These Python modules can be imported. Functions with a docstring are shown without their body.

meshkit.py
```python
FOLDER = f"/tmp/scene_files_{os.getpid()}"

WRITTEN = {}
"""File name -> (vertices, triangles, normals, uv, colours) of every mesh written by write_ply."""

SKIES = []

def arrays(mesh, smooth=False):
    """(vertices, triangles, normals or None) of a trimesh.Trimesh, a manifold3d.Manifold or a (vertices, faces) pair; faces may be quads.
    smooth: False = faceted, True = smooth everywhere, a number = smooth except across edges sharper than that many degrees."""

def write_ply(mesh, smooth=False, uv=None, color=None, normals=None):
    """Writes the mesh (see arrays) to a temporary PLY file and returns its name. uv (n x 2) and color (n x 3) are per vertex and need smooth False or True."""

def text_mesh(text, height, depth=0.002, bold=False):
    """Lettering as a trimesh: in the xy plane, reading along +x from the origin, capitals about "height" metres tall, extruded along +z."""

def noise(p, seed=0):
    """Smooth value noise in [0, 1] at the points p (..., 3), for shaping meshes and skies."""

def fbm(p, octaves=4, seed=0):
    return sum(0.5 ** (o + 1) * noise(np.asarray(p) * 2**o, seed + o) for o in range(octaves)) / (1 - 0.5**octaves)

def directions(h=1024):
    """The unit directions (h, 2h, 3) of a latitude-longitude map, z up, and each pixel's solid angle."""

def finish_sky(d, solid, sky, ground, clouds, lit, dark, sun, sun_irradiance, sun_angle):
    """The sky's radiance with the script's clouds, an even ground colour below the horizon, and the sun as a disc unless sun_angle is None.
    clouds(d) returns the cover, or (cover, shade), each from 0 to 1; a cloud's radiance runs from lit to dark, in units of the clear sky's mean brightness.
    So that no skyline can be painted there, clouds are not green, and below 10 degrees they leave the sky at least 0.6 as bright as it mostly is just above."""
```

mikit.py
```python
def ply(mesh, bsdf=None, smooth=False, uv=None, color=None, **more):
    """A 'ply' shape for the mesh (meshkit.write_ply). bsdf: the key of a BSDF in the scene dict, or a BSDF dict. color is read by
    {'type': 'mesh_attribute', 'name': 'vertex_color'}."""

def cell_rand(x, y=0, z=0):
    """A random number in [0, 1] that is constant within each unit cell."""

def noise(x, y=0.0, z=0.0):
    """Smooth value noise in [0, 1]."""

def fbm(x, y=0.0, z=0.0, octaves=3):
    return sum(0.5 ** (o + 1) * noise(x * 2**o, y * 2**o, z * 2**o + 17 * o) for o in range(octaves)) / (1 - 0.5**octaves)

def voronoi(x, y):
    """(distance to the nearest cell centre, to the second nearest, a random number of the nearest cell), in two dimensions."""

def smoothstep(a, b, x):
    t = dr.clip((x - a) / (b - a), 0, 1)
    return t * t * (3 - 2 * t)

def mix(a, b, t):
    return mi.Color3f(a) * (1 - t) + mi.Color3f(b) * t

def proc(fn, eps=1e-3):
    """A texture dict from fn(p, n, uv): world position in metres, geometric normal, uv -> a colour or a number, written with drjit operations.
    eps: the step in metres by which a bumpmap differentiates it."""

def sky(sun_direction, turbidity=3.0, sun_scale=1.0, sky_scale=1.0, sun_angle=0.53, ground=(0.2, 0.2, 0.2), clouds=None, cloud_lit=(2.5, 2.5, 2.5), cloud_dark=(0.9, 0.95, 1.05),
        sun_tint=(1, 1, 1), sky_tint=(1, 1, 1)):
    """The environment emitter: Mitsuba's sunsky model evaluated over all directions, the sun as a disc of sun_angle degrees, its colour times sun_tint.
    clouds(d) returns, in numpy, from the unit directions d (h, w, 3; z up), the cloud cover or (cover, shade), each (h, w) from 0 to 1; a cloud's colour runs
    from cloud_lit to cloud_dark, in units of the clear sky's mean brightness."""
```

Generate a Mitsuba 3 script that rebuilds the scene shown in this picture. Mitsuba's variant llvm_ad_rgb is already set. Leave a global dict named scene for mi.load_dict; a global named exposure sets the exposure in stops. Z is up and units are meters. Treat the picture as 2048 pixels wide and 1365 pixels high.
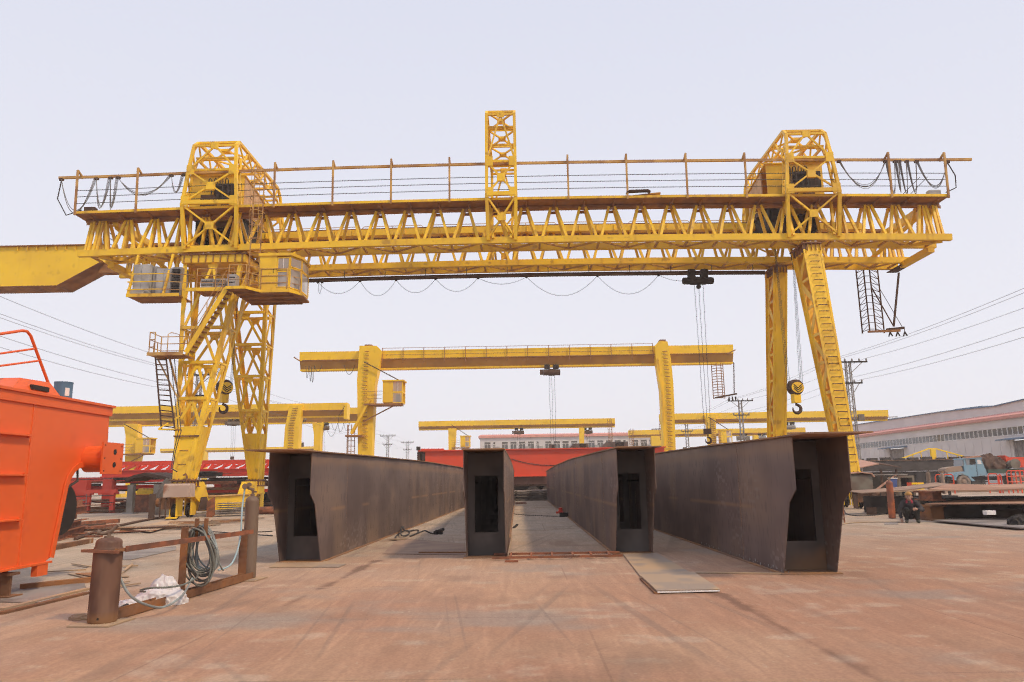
import math, random
import numpy as np, trimesh, drjit as dr, mitsuba as mi
import shapely.geometry as sg
import mikit, meshkit
from mikit import noise, fbm, smoothstep, mix, proc

T = mi.ScalarTransform4f
rng = np.random.default_rng(7)
random.seed(7)

# ------------------------------------------------------------------ camera, sky, exposure
exposure = 1.2
scene, labels = {}, {}
EYE = np.array([0.0, 0.0, 1.5])
FWD = np.array([-0.01071761, 0.98316277, 0.18241739])
UP = np.array([0.01769458, -0.18221283, 0.98309989])
scene['camera'] = {'type': 'perspective', 'fov': 68.64, 'fov_axis': 'x', 'near_clip': 0.1, 'far_clip': 6000.0,
                   'to_world': T().look_at(origin=EYE.tolist(), target=(EYE + 10 * FWD).tolist(), up=UP.tolist())}


def haze_cover(d):
    """A thin even veil over the whole sky; shade runs from the bright horizon to the slightly bluer zenith."""
    return np.ones(d.shape[:2]), np.clip(d[..., 2] / 0.8, 0, 1) ** 0.8


scene['sky_light'] = mikit.sky((0.80, -0.62, 1.0), turbidity=4, sun_scale=0.68, sky_scale=1.0, sun_angle=5.0, ground=(0.3, 0.24, 0.2),
                               clouds=haze_cover, cloud_lit=(3.92, 3.90, 4.12), cloud_dark=(2.78, 2.93, 3.55), sun_tint=(1.0, 0.93, 0.82))

# ------------------------------------------------------------------ mesh helpers


class MB:
    """Collects boxes, bars, tubes and prisms into one mesh."""

    def __init__(self):
        self.v, self.f, self.n = [], [], 0

    def add(self, v, f):
        v, f = np.asarray(v, float), np.asarray(f, int)
        self.v.append(v)
        self.f.append(f + self.n)
        self.n += len(v)
        return self

    def quads(self, v, q):
        q = np.asarray(q)
        return self.add(v, np.vstack([q[:, [0, 1, 2]], q[:, [0, 2, 3]]]))

    def hexa(self, c):
        """Eight corners: bottom ring of four, then top ring of four."""
        return self.quads(c, [[0, 3, 2, 1], [4, 5, 6, 7], [0, 1, 5, 4], [1, 2, 6, 5], [2, 3, 7, 6], [3, 0, 4, 7]])

    def box(self, x0, x1, y0, y1, z0, z1):
        return self.hexa([[x0, y0, z0], [x1, y0, z0], [x1, y1, z0], [x0, y1, z0], [x0, y0, z1], [x1, y0, z1], [x1, y1, z1], [x0, y1, z1]])

    def bar(self, p, q, w, h=None, up=(0, 0, 1)):
        """Rectangular bar from p to q, w wide (sideways), h high (along up)."""
        h = w if h is None else h
        p, q, up = np.asarray(p, float), np.asarray(q, float), np.asarray(up, float)
        d = (q - p) / np.linalg.norm(q - p)
        if abs(d @ up) > 0.98:
            up = np.array([0, 1.0, 0])
        s = np.cross(d, up)
        s /= np.linalg.norm(s)
        u = np.cross(s, d)
        a, b = s * w / 2, u * h / 2
        return self.hexa([p - a - b, p + a - b, p + a + b, p - a + b, q - a - b, q + a - b, q + a + b, q - a + b])

    def polybar(self, pts, w, h=None, up=(0, 0, 1)):
        """A mitred bar along a polyline."""
        h = w if h is None else h
        pts = np.asarray(pts, float)
        t = np.gradient(pts, axis=0)
        t /= np.linalg.norm(t, axis=1, keepdims=True)
        s = np.cross(t, np.asarray(up, float))
        s /= np.linalg.norm(s, axis=1, keepdims=True) + 1e-12
        u = np.cross(s, t)
        v = np.stack([pts - s * w / 2 - u * h / 2, pts + s * w / 2 - u * h / 2, pts + s * w / 2 + u * h / 2, pts - s * w / 2 + u * h / 2], 1)
        return self.rings(v)

    def rings(self, v, caps=True):
        """Skin between closed rings v (m, k, 3)."""
        v = np.asarray(v, float)
        m, k = v.shape[:2]
        i, j = np.meshgrid(np.arange(m - 1), np.arange(k), indexing='ij')
        q = np.stack([i * k + j, i * k + (j + 1) % k, (i + 1) * k + (j + 1) % k, (i + 1) * k + j], -1).reshape(-1, 4)
        f = np.vstack([q[:, [0, 1, 2]], q[:, [0, 2, 3]]])
        if caps:
            a = np.arange(1, k - 1)
            f = np.vstack([f, np.stack([a * 0, a + 1, a], 1), np.stack([a * 0, a, a + 1], 1) + (m - 1) * k])
        return self.add(v.reshape(-1, 3), f)

    def tube(self, pts, r, sides=6, caps=True):
        p = np.asarray(pts, float)
        t = np.gradient(p, axis=0)
        t /= np.linalg.norm(t, axis=1, keepdims=True) + 1e-12
        ref = np.array([0, 0, 1.0])
        if np.abs(t @ ref).max() > 0.95:
            ref = np.array([0.31, 0.93, 0.2]) if np.abs(t @ np.array([0.31, 0.93, 0.2])).max() < np.abs(t @ np.array([0.93, -0.31, 0.2])).max() else np.array([0.93, -0.31, 0.2])
        a = np.cross(t, ref)
        a /= np.linalg.norm(a, axis=1, keepdims=True) + 1e-12
        b = np.cross(t, a)
        ang = np.arange(sides) * 2 * np.pi / sides
        r = np.broadcast_to(r, (len(p),))[:, None, None]
        return self.rings(p[:, None] + r * (np.cos(ang)[None, :, None] * a[:, None] + np.sin(ang)[None, :, None] * b[:, None]), caps)

    def lathe(self, prof, origin, axis=(0, 0, 1), sides=24):
        """prof: (radius, height) pairs along the axis from origin."""
        o, ax = np.asarray(origin, float), np.asarray(axis, float) / np.linalg.norm(axis)
        a = np.cross(ax, [0, 0, 1.0] if abs(ax[2]) < 0.9 else [1.0, 0, 0])
        a /= np.linalg.norm(a)
        b = np.cross(ax, a)
        ang = np.arange(sides) * 2 * np.pi / sides
        ring = np.cos(ang)[:, None] * a + np.sin(ang)[:, None] * b
        return self.rings(np.array([o + ax * h + ring * max(r, 1e-4) for r, h in prof]))

    def prism(self, poly, frame, depth, holes=()):
        """A polygon (2-d points) extruded: frame = (origin, u, v, w); the polygon lies in u, v and goes along w by depth."""
        m = trimesh.creation.extrude_polygon(sg.Polygon(poly, holes), depth, engine='earcut')
        o, u, v, w = (np.asarray(x, float) for x in frame)
        p = np.asarray(m.vertices)
        return self.add(o + p[:, :1] * u + p[:, 1:2] * v + p[:, 2:] * w, np.asarray(m.faces))

    def mesh(self):
        return np.vstack(self.v), np.vstack(self.f)

    def move(self, dx=0, dy=0, dz=0, rz=0.0):
        c, s = math.cos(rz), math.sin(rz)
        m = np.array([[c, -s, 0], [s, c, 0], [0, 0, 1]])
        self.v = [v @ m.T + np.array([dx, dy, dz]) for v in self.v]
        return self


XZ = lambda y: ((0, y, 0), (1, 0, 0), (0, 0, 1), (0, 1, 0))      # polygon in x,z, going along +y
YZ = lambda x: ((x, 0, 0), (0, 1, 0), (0, 0, 1), (1, 0, 0))      # polygon in y,z, going along +x
XY = lambda z: ((0, 0, z), (1, 0, 0), (0, 1, 0), (0, 0, 1))      # polygon in x,y, going up

counts = {}


def key(name, parent=None):
    """The next free key of that name under its parent."""
    full = (parent + '__' if parent else '') + name
    k = counts.get(full, -1) + 1
    counts[full] = k
    return full if k == 0 else '%s_%03d' % (full, k)


def put(name, mb, mat, parent=None, smooth=False, label=None, **more):
    k = key(name, parent)
    scene[k] = mikit.ply(mb.mesh() if isinstance(mb, MB) else mb, mat, smooth)
    if label or more:
        labels[k] = {**({'label': label} if label else {}), **more}
    return k


def thing(name, label, category, group=None):
    k = key(name)
    labels[k] = {'label': label, 'category': category}
    if group:
        labels[k]['group'] = group
    return k


def bar(name, p, q, w, h, mat, parent, up=(0, 0, 1)):
    return put(name, MB().bar(p, q, w, h, up), mat, parent)


def sag(p, q, drop, n=14):
    p, q = np.asarray(p, float), np.asarray(q, float)
    t = np.linspace(0, 1, n)[:, None]
    return p + (q - p) * t - np.array([0, 0, 4 * drop]) * t * (1 - t)


# ------------------------------------------------------------------ materials


def paint(base, dull, rust, amount, rough=0.45, seed=0.0, spec=0.4, streak=1.0):
    """Outdoor paint: two tones in large clouds, vertical dirt runs, rust freckles."""

    def fn(p, n, uv):
        big = fbm(p.x * 0.55 + seed, p.y * 0.55, p.z * 0.55, 3)
        run = noise(p.x * 7 + seed, p.y * 7, p.z * 0.7) * noise(p.x * 2.3, p.y * 2.3 + seed, p.z * 0.5)
        c = mix(base, dull, smoothstep(0.35, 0.75, big) * 0.55 + streak * 0.55 * smoothstep(0.32, 0.62, run))
        spot = fbm(p.x * 3.1 + seed, p.y * 3.1, p.z * 2.2, 4)
        return mix(c, rust, amount * smoothstep(0.62, 0.80, spot))

    return {'type': 'twosided', 'bsdf': {'type': 'principled', 'base_color': proc(fn), 'roughness': rough, 'specular': spec}}


def plain(c, rough=0.6, metallic=0.0, spec=0.4, vary=0.25, scale=2.0, second=None):
    """One colour with a soft wear noise."""
    second = tuple(x * (1 - vary) for x in c) if second is None else second

    def fn(p, n, uv):
        return mix(c, second, smoothstep(0.3, 0.7, fbm(p.x * scale, p.y * scale, p.z * scale, 3)))

    return {'type': 'twosided', 'bsdf': {'type': 'principled', 'base_color': proc(fn), 'roughness': rough, 'metallic': metallic, 'specular': spec}}


RUST = (0.20, 0.085, 0.035)
scene['mat_yellow'] = paint((0.86, 0.55, 0.022), (0.56, 0.31, 0.035), RUST, 0.45, seed=3.1, streak=0.75)
scene['mat_soffit_dirt_shade'] = plain((0.36, 0.17, 0.055), 0.7, second=(0.24, 0.11, 0.045))  # dirty brown paint with the shade of undersides put into the colour
scene['mat_yellow_far'] = paint((0.88, 0.58, 0.022), (0.74, 0.46, 0.03), RUST, 0.15, seed=9.4, streak=0.4)
scene['mat_yellow_dirt_shade'] = plain((0.52, 0.29, 0.06), 0.6, second=(0.42, 0.22, 0.05), scale=0.8)  # yellow paint darkened: underside shade and dirt put into the colour
scene['mat_orange'] = paint((0.74, 0.125, 0.026), (0.68, 0.105, 0.024), (0.5, 0.08, 0.03), 0.25, rough=0.4, seed=5.0, streak=0.25)
scene['mat_red'] = paint((0.72, 0.065, 0.03), (0.60, 0.06, 0.04), (0.35, 0.06, 0.04), 0.3, rough=0.45, seed=6.0, streak=0.5)


def rust_fn(p, n, uv):
    a = fbm(p.x * 1.7, p.y * 1.7, p.z * 1.7, 4)
    b = noise(p.x * 23, p.y * 23, p.z * 23)
    return mix(mix((0.115, 0.055, 0.032), (0.30, 0.125, 0.045), smoothstep(0.3, 0.7, a)), (0.24, 0.15, 0.10), 0.45 * b)


def plate_fn(p, n, uv):
    a = fbm(p.x * 0.9, p.y * 0.9, p.z * 3, 3)
    return mix(mix((0.33, 0.24, 0.165), (0.38, 0.255, 0.15), smoothstep(0.4, 0.7, a)), (0.27, 0.21, 0.165), smoothstep(0.5, 0.8, noise(p.x * 3 + 7, p.y * 3, p.z)))


def mill_fn(p, n, uv):
    """Mill scale on rolled plate: purple-grey, vertical runs, tan rust bands near the top and along weld seams."""
    run = noise(p.y * 2.3, p.x * 2.3, p.z * 0.45)
    cloud = fbm(p.y * 0.45 + 3, p.x * 0.45, p.z * 0.9, 4)
    fine = noise(p.y * 26, p.x * 26, p.z * 5)
    c = mix((0.115, 0.083, 0.076), (0.178, 0.132, 0.118), smoothstep(0.3, 0.75, 0.75 * cloud + 0.25 * run))
    c = mix(c, (0.235, 0.160, 0.110), 0.6 * smoothstep(0.42, 0.75, 0.5 * cloud + 0.5 * noise(p.y * 1.3, p.x, p.z * 0.8 + 4)))
    c = mix(c, (0.075, 0.056, 0.058), 0.35 * smoothstep(0.55, 0.9, fine))
    band = dr.exp(-dr.square((p.z - 2.0 + 0.08 * noise(p.y * 2, p.x, 0)) / 0.10))
    c = mix(c, (0.24, 0.145, 0.085), 0.45 * band)
    seam = dr.exp(-dr.square((p.z - 0.98) / 0.035)) * smoothstep(0.35, 0.6, noise(p.y * 0.8, p.x, 2))
    c = mix(c, (0.34, 0.20, 0.10), 0.4 * seam)
    chalk = smoothstep(0.62, 0.9, noise(p.y * 0.9 + 11, p.x * 2, p.z * 0.8)) * smoothstep(0.5, 0.9, noise(p.y * 9, p.x, p.z * 14))
    return mix(c, (0.27, 0.23, 0.22), 0.4 * chalk)


scene['mat_rust'] = {'type': 'twosided', 'bsdf': {'type': 'principled', 'base_color': proc(rust_fn), 'roughness': 0.85, 'specular': 0.25}}
scene['mat_plate'] = {'type': 'twosided', 'bsdf': {'type': 'principled', 'base_color': proc(plate_fn), 'roughness': 0.7, 'specular': 0.3}}
scene['mat_mill'] = {'type': 'twosided', 'bsdf': {'type': 'principled', 'base_color': proc(mill_fn), 'roughness': 0.55, 'specular': 0.35}}
scene['mat_dark'] = plain((0.032, 0.026, 0.023), 0.75)
scene['mat_brown'] = plain((0.095, 0.052, 0.034), 0.8)
scene['mat_rail'] = plain((0.56, 0.34, 0.11), 0.7, second=(0.33, 0.17, 0.07))
scene['mat_cable'] = plain((0.06, 0.055, 0.055), 0.6)
scene['mat_grey'] = plain((0.42, 0.42, 0.42), 0.5, second=(0.30, 0.29, 0.28))
scene['mat_steel'] = plain((0.30, 0.29, 0.28), 0.55, second=(0.20, 0.18, 0.17))
scene['mat_white'] = plain((0.74, 0.72, 0.70), 0.7, vary=0.12)
scene['mat_rust_pink'] = paint((0.46, 0.27, 0.20), (0.40, 0.22, 0.15), (0.22, 0.09, 0.05), 0.8, rough=0.7, seed=22.0)
scene['mat_rust_pale'] = paint((0.50, 0.39, 0.32), (0.40, 0.26, 0.19), (0.26, 0.11, 0.06), 0.9, rough=0.7, seed=27.0)
scene['mat_cover'] = plain((0.19, 0.17, 0.135), 0.6, second=(0.14, 0.10, 0.075))
scene['mat_darkgirder'] = plain((0.060, 0.050, 0.047), 0.7, second=(0.042, 0.034, 0.031))
scene['mat_rustplate'] = plain((0.34, 0.20, 0.135), 0.75, second=(0.26, 0.145, 0.095), scale=0.9)
scene['mat_tan'] = plain((0.58, 0.36, 0.17), 0.6, second=(0.45, 0.26, 0.12))
scene['mat_weld'] = plain((0.19, 0.13, 0.11), 0.6, second=(0.28, 0.16, 0.09))
scene['mat_flange'] = plain((0.30, 0.155, 0.075), 0.75, second=(0.20, 0.12, 0.08))
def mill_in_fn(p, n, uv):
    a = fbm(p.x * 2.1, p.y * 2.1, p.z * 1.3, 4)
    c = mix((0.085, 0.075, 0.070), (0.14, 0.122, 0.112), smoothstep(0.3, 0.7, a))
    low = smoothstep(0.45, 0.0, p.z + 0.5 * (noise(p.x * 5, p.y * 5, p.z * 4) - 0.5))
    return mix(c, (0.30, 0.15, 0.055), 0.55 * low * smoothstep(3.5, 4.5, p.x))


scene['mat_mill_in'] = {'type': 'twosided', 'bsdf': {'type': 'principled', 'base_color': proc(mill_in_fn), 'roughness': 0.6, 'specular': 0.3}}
scene['mat_floorplate'] = plain((0.29, 0.195, 0.14), 0.75, second=(0.22, 0.15, 0.115))
scene['mat_redrust'] = plain((0.30, 0.105, 0.05), 0.75, second=(0.15, 0.07, 0.045), scale=6)
scene['mat_brass'] = plain((0.30, 0.20, 0.12), 0.45, second=(0.16, 0.11, 0.08))


def cyl_fn(p, n, uv):
    a = fbm(p.x * 5, p.y * 5, p.z * 2.2, 4)
    r = noise(p.x * 16, p.y * 16, p.z * 1.6)
    c = mix((0.095, 0.045, 0.030), (0.155, 0.080, 0.052), smoothstep(0.3, 0.7, a))
    c = mix(c, (0.22, 0.13, 0.085), 0.5 * smoothstep(0.6, 0.85, r))
    return mix(c, (0.26, 0.13, 0.05), 0.6 * smoothstep(0.16, 0.05, p.z))


scene['mat_cylinder'] = {'type': 'twosided', 'bsdf': {'type': 'principled', 'base_color': proc(cyl_fn), 'roughness': 0.55, 'specular': 0.4}}
scene['mat_cylinder_grey'] = plain((0.18, 0.13, 0.095), 0.5, second=(0.17, 0.115, 0.08))
scene['mat_hose'] = plain((0.17, 0.185, 0.165), 0.6, second=(0.12, 0.115, 0.10), scale=5)
scene['mat_hose_light'] = plain((0.30, 0.35, 0.35), 0.55, second=(0.20, 0.21, 0.20), scale=6)
scene['mat_hose_blue'] = plain((0.36, 0.50, 0.53), 0.5, vary=0.2)
scene['mat_plastic'] = {'type': 'twosided', 'bsdf': {'type': 'principled', 'base_color': {'type': 'rgb', 'value': (0.60, 0.575, 0.575)}, 'roughness': 0.35, 'specular': 0.5}}
scene['mat_wall'] = plain((0.62, 0.60, 0.60), 0.7, vary=0.08)
scene['mat_pinkroof'] = plain((0.56, 0.25, 0.20), 0.7, second=(0.48, 0.21, 0.18))
scene['mat_bluedrum'] = plain((0.10, 0.20, 0.30), 0.45, second=(0.07, 0.14, 0.22))
scene['mat_greyplate'] = plain((0.24, 0.21, 0.19), 0.6, second=(0.17, 0.145, 0.13))
scene['mat_column'] = plain((0.27, 0.245, 0.215), 0.8, second=(0.20, 0.18, 0.155))
scene['mat_lorry'] = plain((0.24, 0.13, 0.10), 0.7, second=(0.17, 0.10, 0.08))
scene['mat_tyre'] = plain((0.10, 0.085, 0.075), 0.8, second=(0.06, 0.052, 0.05))
scene['mat_red2'] = paint((0.70, 0.075, 0.028), (0.62, 0.07, 0.03), (0.4, 0.07, 0.04), 0.25, seed=12.0, streak=0.3)
scene['mat_cladding'] = plain((0.62, 0.585, 0.57), 0.6, second=(0.55, 0.51, 0.50), scale=0.3)
scene['mat_wire'] = plain((0.20, 0.19, 0.19), 0.6)
scene['mat_bluetrim'] = plain((0.10, 0.17, 0.27), 0.5, second=(0.08, 0.13, 0.2))
scene['mat_doorgrey'] = plain((0.24, 0.21, 0.20), 0.6, second=(0.18, 0.155, 0.15))
scene['mat_dustytan'] = plain((0.32, 0.23, 0.17), 0.8, second=(0.22, 0.17, 0.14))
scene['mat_dustytyre'] = plain((0.33, 0.27, 0.22), 0.85, second=(0.20, 0.16, 0.13), scale=6)
scene['mat_truckblue'] = paint((0.19, 0.35, 0.46), (0.25, 0.36, 0.42), (0.25, 0.17, 0.11), 0.6, seed=15.0)
scene['mat_screen'] = {'type': 'twosided', 'bsdf': {'type': 'principled', 'base_color': {'type': 'rgb', 'value': (0.22, 0.25, 0.28)}, 'roughness': 0.12, 'specular': 0.6}}
scene['mat_green'] = plain((0.06, 0.10, 0.075), 0.6)
scene['mat_binblue'] = plain((0.08, 0.13, 0.36), 0.5, vary=0.2)
scene['mat_cylinder_orange'] = plain((0.42, 0.12, 0.045), 0.5, second=(0.22, 0.085, 0.055), scale=4)
scene['mat_palegreen'] = plain((0.34, 0.40, 0.29), 0.6)
scene['mat_skin'] = plain((0.42, 0.24, 0.17), 0.6, vary=0.1)
scene['mat_jacket'] = plain((0.050, 0.043, 0.045), 0.85, vary=0.3, scale=9)
scene['mat_maroon'] = plain((0.36, 0.025, 0.05), 0.8)
scene['mat_trousers'] = plain((0.026, 0.027, 0.026), 0.85, vary=0.3, scale=9)
scene['mat_shoe'] = plain((0.09, 0.09, 0.07), 0.8)
scene['mat_helmet'] = plain((0.40, 0.21, 0.05), 0.4, vary=0.15)
scene['mat_skytoned_glass'] = {'type': 'blendbsdf', 'weight': 0.42, 'a': {'type': 'thindielectric', 'int_ior': 1.5}, 'b': {'type': 'twosided', 'bsdf': {'type': 'diffuse', 'reflectance': {'type': 'rgb', 'value': (0.66, 0.65, 0.64)}}}}  # glass mixed with pale grey that stands in for reflected sky
scene['mat_glass'] = {'type': 'thindielectric', 'int_ior': 1.5}
scene['mat_pane'] = {'type': 'twosided', 'bsdf': {'type': 'principled', 'base_color': {'type': 'rgb', 'value': (0.10, 0.10, 0.105)}, 'roughness': 0.08, 'specular': 0.7}}

# ------------------------------------------------------------------ the yard floor
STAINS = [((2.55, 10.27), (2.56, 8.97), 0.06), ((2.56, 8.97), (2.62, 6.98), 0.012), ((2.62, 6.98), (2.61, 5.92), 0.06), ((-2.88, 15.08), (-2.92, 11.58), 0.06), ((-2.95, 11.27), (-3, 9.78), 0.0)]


def near_line(p, a, b):
    ax, ay, bx, by = *a, *b
    l2 = (bx - ax) ** 2 + (by - ay) ** 2
    t = dr.clip(((p.x - ax) * (bx - ax) + (p.y - ay) * (by - ay)) / l2, 0, 1)
    return dr.sqrt(dr.square(p.x - ax - t * (bx - ax)) + dr.square(p.y - ay - t * (by - ay)))


def floor_fn(p, n, uv):
    big = fbm(p.x * 0.22 + 5, p.y * 0.16, 0, 4)
    mid = fbm(p.x * 1.1, p.y * 0.7 + 3, 1, 4)
    redness = smoothstep(-7.5, -2.0, p.x + 0.25 * (14 - p.y)) * smoothstep(24, 9, p.y - 0.35 * dr.maximum(p.x - 4, 0))
    grey = mix((0.41, 0.325, 0.245), (0.49, 0.40, 0.315), smoothstep(0.3, 0.7, big))
    red = mix((0.41, 0.205, 0.125), (0.475, 0.285, 0.18), smoothstep(0.3, 0.72, 0.5 * big + 0.5 * mid))
    c = mix(grey, red, dr.clip(redness + 0.7 * (mid - 0.5), 0, 1) * 0.9)
    # scuffed pale patches and brushed marks across the yard
    pale = smoothstep(0.60, 0.80, fbm(p.x * 1.9 + 9, p.y * 2.4, 2, 5))
    c = mix(c, (0.56, 0.44, 0.34), 0.42 * pale)
    rub = noise(p.x * 11, p.y * 1.1, 8) * noise(p.x * 27 + 4, p.y * 2.3, 9)
    c = c * (0.93 + 0.22 * rub)
    dirt = smoothstep(0.55, 0.8, fbm(p.x * 1.0 + 2, p.y * 0.9 + 8, 3, 5))
    c = mix(c, (0.25, 0.155, 0.105), 0.42 * dirt)
    c = mix(c, (0.30, 0.27, 0.24), 0.5 * smoothstep(0.56, 0.78, fbm(p.x * 0.5 + 31, p.y * 0.8, 6, 4)))
    # long drag marks: tyre and plate scratches running down the yard
    for k, (ang, sc) in enumerate(((0.05, 3.0), (-0.22, 2.2), (0.60, 2.6), (0.12, 5.1))):
        u = p.x * math.cos(ang) + p.y * math.sin(ang)
        v = -p.x * math.sin(ang) + p.y * math.cos(ang)
        line = smoothstep(0.80, 0.96, noise(u * sc * 3 + 31 * k, v * 0.11, 5 + k)) * smoothstep(0.45, 0.7, noise(u * 0.7, v * 0.35, 9 + k))
        c = mix(c, (0.19, 0.15, 0.125), 0.32 * line)
    # seams of the floor slabs
    for s, q in ((2.62, p.y + 0.4), (3.9, p.x + 1.3)):
        d = dr.abs(q / s - dr.floor(q / s) - 0.5) * s
        c = mix(c, (0.17, 0.11, 0.08), 0.35 * smoothstep(0.018, 0.006, d) * smoothstep(0.35, 0.6, noise(p.x * 0.8, p.y * 0.8, s)))
    speck = smoothstep(0.72, 0.95, fbm(p.x * 14, p.y * 12, 4, 3))
    c = mix(c, (0.55, 0.46, 0.38), 0.35 * speck)
    grit = noise(p.x * 55, p.y * 40, 6)
    c = c * (0.90 + 0.2 * grit)
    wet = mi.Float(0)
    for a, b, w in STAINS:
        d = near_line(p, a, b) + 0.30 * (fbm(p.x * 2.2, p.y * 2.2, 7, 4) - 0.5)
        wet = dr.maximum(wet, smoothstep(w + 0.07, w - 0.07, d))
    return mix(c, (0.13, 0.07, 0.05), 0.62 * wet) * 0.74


def floor_bump(p, n, uv):
    return 0.006 * fbm(p.x * 9, p.y * 9, 0, 3) + 0.003 * noise(p.x * 40, p.y * 40, 0)


scene['mat_floor'] = {'type': 'bumpmap', 'arbitrary': proc(floor_bump, 0.01), 'scale': 1.0,
                      'bsdf': {'type': 'principled', 'base_color': proc(floor_fn), 'roughness': 0.85, 'specular': 0.25}}
gr = MB()
xs = np.array([-2500, -400, -60, -20, 0, 20, 60, 400, 2500.0])
ys = np.array([-300, -20, 0, 10, 20, 40, 80, 200, 600, 3000.0])
gv = np.array([[x, y, 0.0] for y in ys for x in xs])
gq = [[j * 9 + i, j * 9 + i + 1, (j + 1) * 9 + i + 1, (j + 1) * 9 + i] for j in range(9) for i in range(8)]
gr.quads(gv, gq)
put('ground', gr, 'mat_floor', label='yard floor of worn reddish concrete with stains and drag marks', kind='structure')

# ------------------------------------------------------------------ the main gantry crane
GC = thing('gantry_crane', 'large yellow lattice gantry crane straddling the brown steel girders', 'gantry crane')
Y_ = 'mat_yellow'


def cb(x):
    """The camber of the beam."""
    return 0.30 * max(0.0, 1 - (x / 22.2) ** 2)


def chord(name, x0, x1, y, z, w, h, parent, mat=Y_):
    xs = np.linspace(x0, x1, 17)
    return put(name, MB().polybar([(x, y, z + cb(x)) for x in xs], w, h), mat, parent)


APEX = [-22.45, -21.85, -20.5, -19.1, -17.75, -16.4, -14.9, -13.38] + [-11.85 + 1.525 * k for k in range(17)] + [14.08, 15.5, 16.87, 18.26, 19.67, 21.08, 21.75]


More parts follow.
